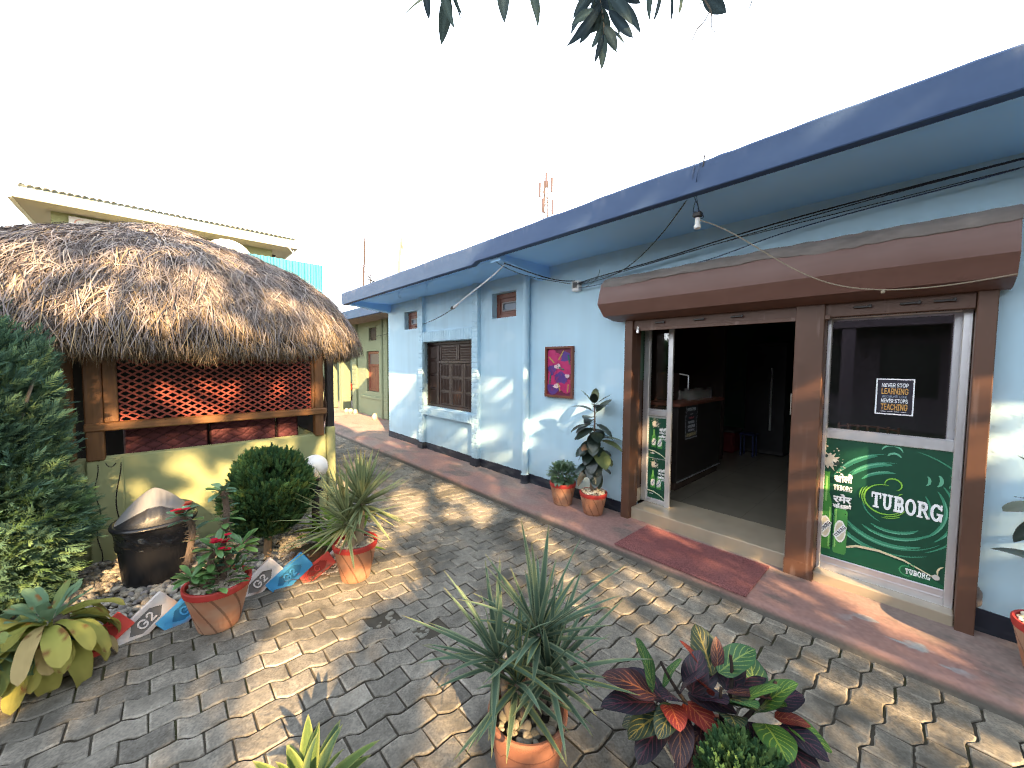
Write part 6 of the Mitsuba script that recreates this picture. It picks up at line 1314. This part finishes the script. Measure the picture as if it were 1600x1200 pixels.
add(k + '__shell', loft([np.stack([1.60 + rr_ * np.cos(np.linspace(0, 2 * np.pi, 40, endpoint=False)), np.full(40, y), 4.72 + rr_ * np.sin(np.linspace(0, 2 * np.pi, 40, endpoint=False))], 1) for y, rr_ in [(14.4, .001)] + [(14.4 + .01 + .05 * i, .60 + .03 * (i % 2)) for i in range(24)] + [(15.7, .001)]]), 'white_plastic', smooth=25)
add(k + '__ribs', join([tube(np.stack([1.60 + .625 * np.cos(np.linspace(0, 6.2832, 25)), np.full(25, 14.41), 4.72 + .625 * np.sin(np.linspace(0, 6.2832, 25))], 1), .03, 6, False)] + [tube([(1.6 + .08 * math.cos(t), 14.395, 4.72 + .08 * math.sin(t)), (1.6 + .6 * math.cos(t), 14.395, 4.72 + .6 * math.sin(t))], .014, 4) for t in np.linspace(0, 6.28, 30)[:-1]]), 'white_plastic')
for x in (1.3, 1.9): add(k + '__support', cbox(x - .06, x + .06, 14.5, 15.5, 0, 4.2, .01), 'grey_soffit')
k = add('turquoise_screen', join([(lambda X: grid(np.stack([np.stack([X, 14 + .03 * np.sign(np.sin(X * 36)) * np.minimum(1, np.abs(np.sin(X * 36)) * 2.5), np.full_like(X, z)], 1) for z in (2.6, 4.97)], 0)))(np.linspace(2.02, 4.12, 240))]), 'vc_satin', col=(.035, .20, .28))
labels[k] = {'label': 'turquoise corrugated sheet screen rising behind the thatched hut', 'category': 'screen'}
add(k + '__post', join([cbox(2.1, 2.16, 14.06, 14.12, 0, 4.9), cbox(4.0, 4.06, 14.06, 14.12, 0, 4.9)]), 'steel')
k = thing('television_aerial', 'thin aerial sloping beside the turquoise screen', 'aerial')
add(k + '__mast', tube([(4.1, 17.2, 4), (4.1, 17.2, 5.9), (3.75, 17.2, 6.3)], .02, 5), 'steel'); add(k + '__rods', join([tube([(3.78 + .09 * i, 17.05, 6.22 - .1 * i), (3.86 + .09 * i, 17.3, 6.34 - .1 * i)], .012, 4) for i in range(4)]), 'steel')
# thin poles and the mast against the sky
k = thing('roof_pole', 'thin dark pole standing behind the far end of the blue roof', 'pole')
add(k + '__shaft', tube([(9.9, 25.3, 0), (9.95, 25.3, 6.5), (10.1, 25.32, 9.83)], [.12, .07, .04], 6), 'vc_rough', col=(.07, .055, .055))
k = thing('bare_palm', 'thin pale bare palm trunk behind the blue roof', 'tree')
add(k + '__trunk', tube(smooth_path([(11.6, 23.7, 0), (11.67, 23.72, 7.6), (11.75, 23.7, 8.9), (11.89, 23.69, 10.0)], 14), np.linspace(.16, .06, 14), 6), 'vc_rough', col=(.26, .22, .19))
add(k + '__frond', join([leaf((11.89, 23.69, 9.6), sph(i * 1.1, -.9), (0, 0, 1), .9, .06, 'lance', .3, .2, 4, 3)[:2] for i in range(6)]), 'leaf_mat', col=(.3, .25, .17))
k = thing('phone_mast', 'distant phone mast with clustered aerials above the blue roof', 'mast')
add(k + '__mast', join([tube([(18.83 + dx, 17.38 + dy, 3), (18.9 + dx * .6, 17.4 + dy * .6, 13.6)], .05, 5) for dx, dy in ((-.13, .13), (.13, -.13))] + [tube([(18.70 + (.25 if i % 2 else 0), 17.5 - (.25 if i % 2 else 0), 3 + .55 * i), (18.70 + (0 if i % 2 else .25), 17.5 - (0 if i % 2 else .25), 3.55 + .55 * i)], .028, 4) for i in range(19)]), 'vc_rough', col=(.11, .09, .09))
for dx, z in ((-.3, 12.6), (.25, 12.9), (0, 13.2), (-.15, 11.6), (.3, 11.5)): add(k + '__aerial', cbox(18.9 + dx - .06, 18.9 + dx + .06, 17.4 - dx - .06, 17.4 - dx + .06, z, z + .9, .01), 'vc_rough', col=np.tile([.13, .10, .11], (24, 1)))
k = thing('roof_aerial', 'small lattice aerial and wires above the far roof corner', 'aerial')
add(k + '__rods', join([tube([(10.3, 25.0, 5), (10.3, 25.0, 7.5)], .04, 5), tube([(10.1, 25.2, 7.2), (10.5, 24.8, 7.0)], .03, 4), tube([(10.15, 25.2, 7.5), (10.6, 24.8, 6.6)], .03, 4), tube([(10.2, 25.2, 6.8), (10.7, 24.6, 7.2)], .025, 4)]), 'black_metal')
g = np.random.default_rng(12)
def far_tree(label, c, r, hgt_, n, seed):
    q = np.random.default_rng(seed); k = thing('broadleaf_tree', label, 'tree')
    d = q.normal(size=(n, 3)); d /= np.linalg.norm(d, axis=1, keepdims=True); P = np.array([c[0], c[1], hgt_]) + d * (q.random(n) ** .4)[:, None] * np.array(r) * (.6 + .8 * nfbm(d * 2 + seed, 2, seed))[:, None]
    tv, tf = leaf((0, 0, 0), (1, 0, 0), (0, 0, 1), .28, .13, 'ovate', .4, .2, 2, 3)[:2]
    V, F = spread(tv, tf, frames(q.normal(size=(n, 3)), q), P)
    add(k + '__crown', (V, F), 'leaf_mat', col=np.repeat(np.array([(.07, .13, .04), (.11, .17, .05), (.05, .10, .035)])[q.integers(0, 3, n)], len(tv), 0), kind='stuff')
    add(k + '__trunk', tube([(c[0], c[1], 0), (c[0] + .1, c[1], hgt_)], [.2, .08], 8), 'bark')
far_tree('small green tree just peeping over the far corner of the blue roof', (11.2, 26, 0), (1.1, 1.1, .9), 6.0, 1500, 3)

# ---------------------------------------------------------------- the house opposite, seen only mirrored in the shop glass
k = thing('pink_house', 'dull mauve house opposite, mirrored in the shop window', 'house')
mat('mauve_paint', (.12, .09, .115), .8)
poly = sbox(-6, 0, 6, 3.3)
for a, b in ((-4.6, -3.4), (-2.4, -1.2), (-.2, .9), (1.7, 2.9), (3.6, 4.8)): poly = poly.difference(sbox(a, .9, b, 2.3))
add(k + '__wall', wall_yz(poly, -7.2, -7.0), 'mauve_paint')
for y in (-3.0, -.6, 1.3, 3.2): add(k + '__pillar', cbox(-6.0, -5.75, y, y + .28, 0, 2.7, .015), 'mauve_paint')
add(k + '__lintel', cbox(-6.05, -5.7, -6, 6, 2.7, 3.25, .015), 'mauve_paint'); add(k + '__roof', bx(-9, -5.5, -6, 6, 3.3, 3.45), 'grey_soffit')
for a, b in ((-4.6, -3.4), (-2.4, -1.2), (-.2, .9), (1.7, 2.9), (3.6, 4.8)): add(k + '__window_board', bx(-7.15, -7.12, a, b, .9, 2.3), 'dark_wood')

# ---------------------------------------------------------------- the mango tree behind and above the viewer; its crown shades the yard
k = thing('mango_tree', 'mango tree whose hanging dark leaves show along the top of the sky', 'tree')
q = np.random.default_rng(2024)
E1 = unit(np.cross([0, 0, 1.0], SUN)) * -1; E1 = np.array([.9487, -.3162, 0]); E2 = np.cross(SUN, E1); E2 *= np.sign(E2[2])
def ab(p): p = np.asarray(p, float); return p @ E1, p @ E2
def gaps():
    """openings in the crown: (a, b, radius across, stretch up)"""
    H = []
    def spot(x, y, z, r, s=1.0): a, b = ab((x, y, z)); H.append((a, b, r, r * s))
    spot(0.38, 2.04, 0, 0.195); spot(0.43, 2.14, 0, 0.215); spot(0.48, 2.32, 0, 0.205); spot(0.53, 2.43, -0, 0.205); spot(0.59, 2.55, -0, 0.225); spot(0.66, 2.68, 0, 0.225); spot(0.72, 2.83, 0, 0.225); spot(1.07, 2.9, 0, 0.162); spot(1.25, 2.85, 0, 0.132); spot(1.41, 2.86, 0, 0.162); spot(2.26, 4.35, 0, 0.215); spot(1.96, 3.82, 0, 0.162); spot(2.77, 4.21, 0, 0.195); spot(2.69, 3.49, 0, 0.152); spot(2.4, 3.59, 0, 0.112); spot(2.24, 2.81, 0, 0.102); spot(2.78, 2.8, 0, 0.142); spot(2.5, 3.11, 0, 0.112); spot(0.98, 1.54, 0, 0.112); spot(1.08, 1.58, 0, 0.092); spot(2.53, 1.68, 0, 0.092); spot(2.37, 1.46, 0, 0.092); spot(2.12, 1.59, 0, 0.072); spot(2.82, 1.51, 0, 0.072); spot(2.61, 0.2, 0, 0.072); spot(2.66, 0.05, 0, 0.072); spot(2.68, -0.08, 0, 0.052); spot(2.59, 0.3, 0, 0.062); spot(1.58, 3.72, 0, 0.132); spot(2.69, -0.29, 0, 0.092); spot(1.62, 1.06, 0, 0.072); spot(2.35, 1.93, 0, 0.072); spot(2.54, 1.12, 0, 0.062); spot(2.09, 1.2, 0, 0.072); spot(2.62, 1.35, 0, 0.062); spot(2.87, 0.82, 0, 0.052); spot(-0.61, 3.08, 0, 0.112); spot(0.84, 2.44, 0, 0.072); spot(4.82, 6.31, 0.08, 0.115); spot(4.37, 4.91, 0.08, 0.105); spot(4.44, 3.79, 0.08, 0.115); spot(4.03, 6.19, 0.08, 0.085); spot(3.5, 3.43, 0.08, 0.095); spot(3.76, 7.22, 0.08, 0.095); spot(3.54, 0.29, 0.08, 0.135); spot(3.43, 0.13, 0.08, 0.135); spot(3.64, 0.41, 0.08, 0.105); spot(3.66, 0.83, 0.08, 0.095); spot(3.57, 1.72, 0.08, 0.085); spot(0.18, 4.6, 0.46, 0.11); spot(0.32, 4.6, 0.55, 0.11); spot(0.04, 4.6, 0.37, 0.1); spot(0.47, 4.6, 0.65, 0.09); spot(0.19, 4.6, 0.7, 0.07); spot(0.14, 4.6, 0.83, 0.06); spot(0.8, 4.6, 0.79, 0.11); spot(1.01, 4.6, 0.79, 0.09); spot(1.23, 4.6, 0.83, 0.14); spot(1.24, 4.6, 1.12, 0.09); spot(1.24, 4.6, 1.4, 0.07); spot(-0.16, 4.6, 0.59, 0.07); spot(0.49, 4.6, 1.43, 0.08); spot(0.2, 4.6, 1.3, 0.1); spot(0.34, 4.6, 1.2, 0.1); spot(-0.09, 4.6, 1.46, 0.09); spot(0.01, 4.6, 1.43, 0.08); spot(0.9, 4.6, 1.45, 0.07); spot(0.39, 4.6, 1.22, 0.07); spot(0.59, 4.6, 1.08, 0.07); spot(0.92, 4.6, 1.01, 0.1); spot(3.7, 4.47, 1.43, 0.07); spot(3.7, 4.16, 1.33, 0.09); spot(3.7, 3.32, 1.06, 0.07); spot(3.7, 5.02, 0.38, 0.08); spot(3.7, 4.8, 0.57, 0.1); spot(3.7, 4.45, 0.62, 0.08); spot(3.7, 3.73, 0.86, 0.09); spot(3.7, 3.78, 0.54, 0.08); spot(3.7, 4.22, 0.32, 0.07); spot(3.7, -0.32, 1.47, 0.07); spot(3.7, -0.35, 1.28, 0.09); spot(3.7, -0.36, 1.58, 0.07); spot(3.7, 6.45, 1.07, 0.08); spot(3.7, 6.45, 0.82, 0.08); spot(-0.1, 3.95, 0.57, 0.135); spot(0.01, 3.95, 0.47, 0.105); spot(4.14, 1.75, 0.2, 0.07); spot(4.05, 1.54, 0.2, 0.07); spot(3.62, -0.21, 1.85, 0.06); spot(3.62, -0.22, 1.62, 0.07); spot(3.62, -0.23, 1.31, 0.07); spot(3.62, 0.64, 1.53, 0.07); spot(-0.35, 4.3, 2.17, 0.155); spot(0.27, 4.45, 2.43, 0.175); spot(0.35, 4.37, 2.31, 0.135); spot(0.93, 4.51, 2.31, 0.155); spot(1.33, 4.63, 2.19, 0.135); spot(-0.25, 4.55, 2.52, 0.115); spot(0.01, 4.21, 2.05, 0.135); spot(-0.44, 4.28, 2.11, 0.135); spot(-0.17, 4.29, 2.19, 0.115); spot(0.19, 5.56, 3.06, 0.095); spot(0.52, 5.03, 2.82, 0.135)
    return np.array(H)
HOLES = gaps()
N = 66000
a = q.uniform(-4.6, 5.2, N); b = q.uniform(-1.2, 6.2, N)
top_b = np.interp(a, [-5, -2.2, -1.2, -.2, .4, 1.0, 1.6, 2.4, 5.2], [4.6, 5.6, 5.7, 5.2, 4.35, 4.5, 4.6, 4.4, 4.0])
top_b = top_b + .5 * (nfbm(np.stack([a * 1.6, a * 0, a * 0], -1), 3, 4) - .5)
dens = np.where(b < top_b, 1.0, 0.0)
n1 = nfbm(np.stack([a * 2.3 + 3, b * 2.3, a * 0], -1), 3, 21); n2 = nfbm(np.stack([a * 6 + 9, b * 6, a * 0], -1), 2, 22)
dens *= np.where(((n1 > .71) & (b > 1.25)) | (n2 > .80), .0, 1.0)
dens *= np.where((b > 3.6) & (a < .4), np.where(nfbm(np.stack([a * 3.4, b * 3.4, a * 0 + 5], -1), 3, 31) > .60, 0.1, 1.0), 1.0)
d2 = ((a[:, None] - HOLES[None, :, 0]) / HOLES[None, :, 2]) ** 2 + ((b[:, None] - HOLES[None, :, 1]) / HOLES[None, :, 3]) ** 2
dens *= np.where((d2 < 1).any(1), 0.0, 1.0)
keep = q.random(N) < dens; a, b = a[keep], b[keep]; N = len(a)
t = (6.2 + .42 * b - .32 * a + q.uniform(-1.6, 1.6, N)) / .85
P = a[:, None] * E1 + b[:, None] * E2 + t[:, None] * SUN
tv, tf = leaf((0, 0, 0), (1, 0, 0), (0, 0, 1), .19, .055, 'lance', .5, .25, 3, 3)[:2]; tv = tv - tv.mean(0)
V, F = spread(tv, tf, frames(q.normal(size=(N, 3)) + [0, 0, -.8], q) * q.uniform(.75, 1.2, N)[:, None, None], P)
add(k + '__crown', (V, F), 'leaf_mat', col=np.repeat(np.array([(.035, .075, .03), (.05, .10, .035), (.03, .06, .028)])[q.integers(0, 3, N)], len(tv), 0), kind='stuff')
base = np.array([-3.2, -6.2, 0])
add(k + '__trunk', tube(smooth_path([base + [0, 0, -.1], base + [.05, .1, 1.2], base + [.3, .2, 2.6]], 12), np.linspace(.34, .22, 12), 12), 'bark', smooth=True)
fork = base + [.3, .2, 2.5]
limbs = [[fork, (-2.2, -4.2, 4.2), (-.6, -1.8, 4.9), (.6, .2, 4.6), (1.25, 1.0, 4.1), (1.5, 1.35, 3.75)], [fork, (-3.6, -6.4, 5), (-3.4, -5.4, 8)], [fork, (-1.6, -6.6, 4.6), (.8, -7.2, 6.0), (2.2, -6.8, 7.6)], [fork, (-4.4, -6.4, 4.6), (-5.6, -6.6, 6.8)]]
for L_ in limbs: add(k + '__limb', tube(smooth_path(L_, 24), np.linspace(.17, .03 if L_ is not limbs[0] else .02, 24), 10), 'bark', smooth=True)
main = smooth_path(limbs[0], 60)
DK = [(.040, .060, .066), (.05, .072, .066), (.032, .048, .058)]
def hang(o, d, L, W, bend=.4, tone=None):
    v, f, ts = leaf(o, d, np.cross(np.cross(d, q.normal(size=3) * .55 + np.array([-.6, -.65, .1])), d), L, W, 'lance', bend, .22, 9, 5, .08, q.uniform(0, 6))
    c = np.array(tone if tone is not None else DK[q.integers(0, 3)]) * q.uniform(.8, 1.25)
    add(k + '__leaf', (v, f), 'leaf_mat', smooth=True, col=np.where((np.abs(ts[:, 1:]) < .15), c * 1.5, c))
def twig(pts, r=.006): add(k + '__twig', tube(smooth_path(pts, 14), np.linspace(r, r * .45, 14), 6), 'vc_rough', smooth=True, col=(.10, .085, .07))
hang((1.081, 1.655, 3.511), (0.001, 0.053, -0.187), 0.206, 0.062)
hang((1.058, 1.676, 3.511), (-0.139, 0.123, -0.063), 0.208, 0.050)
hang((1.000, 1.733, 3.566), (0.060, 0.074, -0.093), 0.141, 0.037)
hang((1.059, 1.677, 3.536), (-0.007, -0.077, -0.202), 0.229, 0.043)
hang((1.081, 1.655, 3.517), (0.084, -0.015, -0.087), 0.129, 0.040)
hang((1.100, 1.639, 3.536), (0.012, -0.020, -0.124), 0.133, 0.037)
hang((1.243, 1.441, 3.564), (0.025, 0.018, -0.177), 0.191, 0.063)
hang((1.310, 1.349, 3.515), (0.085, -0.021, -0.154), 0.188, 0.066)
hang((1.605, 1.173, 3.511), (-0.056, 0.110, -0.121), 0.183, 0.053)
hang((1.627, 1.149, 3.464), (-0.145, 0.034, -0.240), 0.299, 0.050)
hang((1.622, 1.154, 3.474), (-0.000, 0.100, -0.131), 0.175, 0.056)
hang((1.625, 1.142, 3.338), (-0.039, 0.030, -0.075), 0.095, 0.028)
hang((1.631, 1.134, 3.310), (0.013, 0.020, -0.125), 0.135, 0.040)
hang((1.629, 1.137, 3.319), (-0.029, 0.018, -0.121), 0.133, 0.028)
hang((1.635, 1.134, 3.356), (0.002, -0.065, -0.120), 0.145, 0.046)
hang((1.634, 1.134, 3.344), (0.127, -0.049, -0.012), 0.145, 0.043)
hang((1.646, 1.134, 3.496), (0.080, -0.042, -0.134), 0.171, 0.053)
hang((1.674, 1.109, 3.505), (0.143, -0.072, -0.113), 0.208, 0.046)
hang((1.594, 1.183, 3.517), (-0.072, 0.058, -0.100), 0.144, 0.046)
hang((1.651, 1.131, 3.527), (0.020, -0.113, -0.181), 0.227, 0.056)
hang((1.618, 1.163, 3.542), (0.012, 0.124, -0.013), 0.133, 0.053)
hang((1.626, 1.149, 3.449), (0.124, 0.044, -0.072), 0.159, 0.053)
hang((1.604, 1.171, 3.480), (0.092, 0.104, -0.034), 0.151, 0.056)
hang((1.663, 1.122, 3.542), (0.134, 0.036, -0.046), 0.155, 0.056)
hang((1.680, 1.108, 3.558), (0.178, -0.030, -0.020), 0.193, 0.046)
hang((1.631, 1.144, 3.443), (-0.005, 0.221, -0.021), 0.236, 0.037)
hang((1.619, 1.159, 3.495), (0.180, 0.109, 0.031), 0.225, 0.062)
hang((1.595, 1.185, 3.557), (0.137, 0.078, -0.001), 0.167, 0.062)
hang((1.637, 1.137, 3.418), (0.013, 0.123, -0.023), 0.133, 0.056)
hang((1.625, 1.147, 3.403), (0.125, 0.013, -0.104), 0.173, 0.050)
hang((1.603, 1.169, 3.433), (-0.116, 0.032, -0.092), 0.160, 0.046)
hang((1.649, 1.127, 3.434), (0.087, -0.090, -0.138), 0.198, 0.046)
hang((1.624, 1.156, 3.526), (-0.007, 0.068, -0.095), 0.124, 0.062)
hang((1.655, 1.126, 3.511), (0.072, -0.003, -0.062), 0.101, 0.062)
hang((1.630, 1.154, 3.557), (0.120, 0.023, -0.031), 0.134, 0.068)
hang((1.584, 1.196, 3.572), (0.034, 0.104, -0.005), 0.116, 0.056)
hang((1.687, 1.102, 3.573), (0.173, -0.022, 0.010), 0.185, 0.056)
hang((1.631, 1.140, 3.387), (0.070, 0.097, -0.031), 0.131, 0.053)
hang((1.862, 1.013, 3.625), (0.019, 0.040, -0.136), 0.152, 0.041)
hang((1.893, 0.986, 3.641), (-0.011, -0.004, -0.191), 0.203, 0.038)
hang((1.918, 0.962, 3.625), (0.074, -0.009, -0.132), 0.161, 0.041)
hang((1.960, 0.923, 3.626), (0.010, -0.019, -0.143), 0.153, 0.048)
hang((2.096, 0.864, 3.605), (0.115, -0.070, -0.066), 0.159, 0.069)
hang((2.082, 0.879, 3.628), (0.153, -0.033, -0.013), 0.166, 0.059)
hang((2.355, 0.706, 3.763), (-0.011, -0.004, -0.191), 0.203, 0.030)
twig([(1.696, 1.135, 3.957), (1.643, 1.166, 3.707), (1.626, 1.170, 3.551), (1.635, 1.154, 3.443), (1.638, 1.142, 3.318)], 0.006)
twig([(1.147, 1.643, 3.982), (1.093, 1.674, 3.732), (1.082, 1.668, 3.515)], 0.006)
twig([(2.091, 0.903, 4.068), (2.106, 0.868, 3.775), (2.102, 0.857, 3.579), (2.122, 0.834, 3.527), (2.076, 0.870, 3.442), (2.053, 0.888, 3.390), (2.046, 0.889, 3.311)], 0.0045)
twig([(2.102, 0.857, 3.579), (2.123, 0.835, 3.534), (2.126, 0.828, 3.475), (2.129, 0.821, 3.423), (2.138, 0.812, 3.416)], 0.003)
twig([(2.099, 0.862, 3.612), (2.082, 0.872, 3.540), (2.073, 0.877, 3.494)], 0.0025)
twig([(1.613, 1.163, 3.655), (1.442, 1.318, 3.622), (1.306, 1.444, 3.636), (1.270, 1.473, 3.590)], 0.004)
twig([(1.755, 1.171, 3.879), (1.870, 1.056, 3.751), (1.963, 0.965, 3.688), (2.273, 0.682, 3.707)], 0.004)
twig([(1.085, 1.662, 3.660), (1.038, 1.702, 3.613), (1.000, 1.733, 3.560)], 0.003)
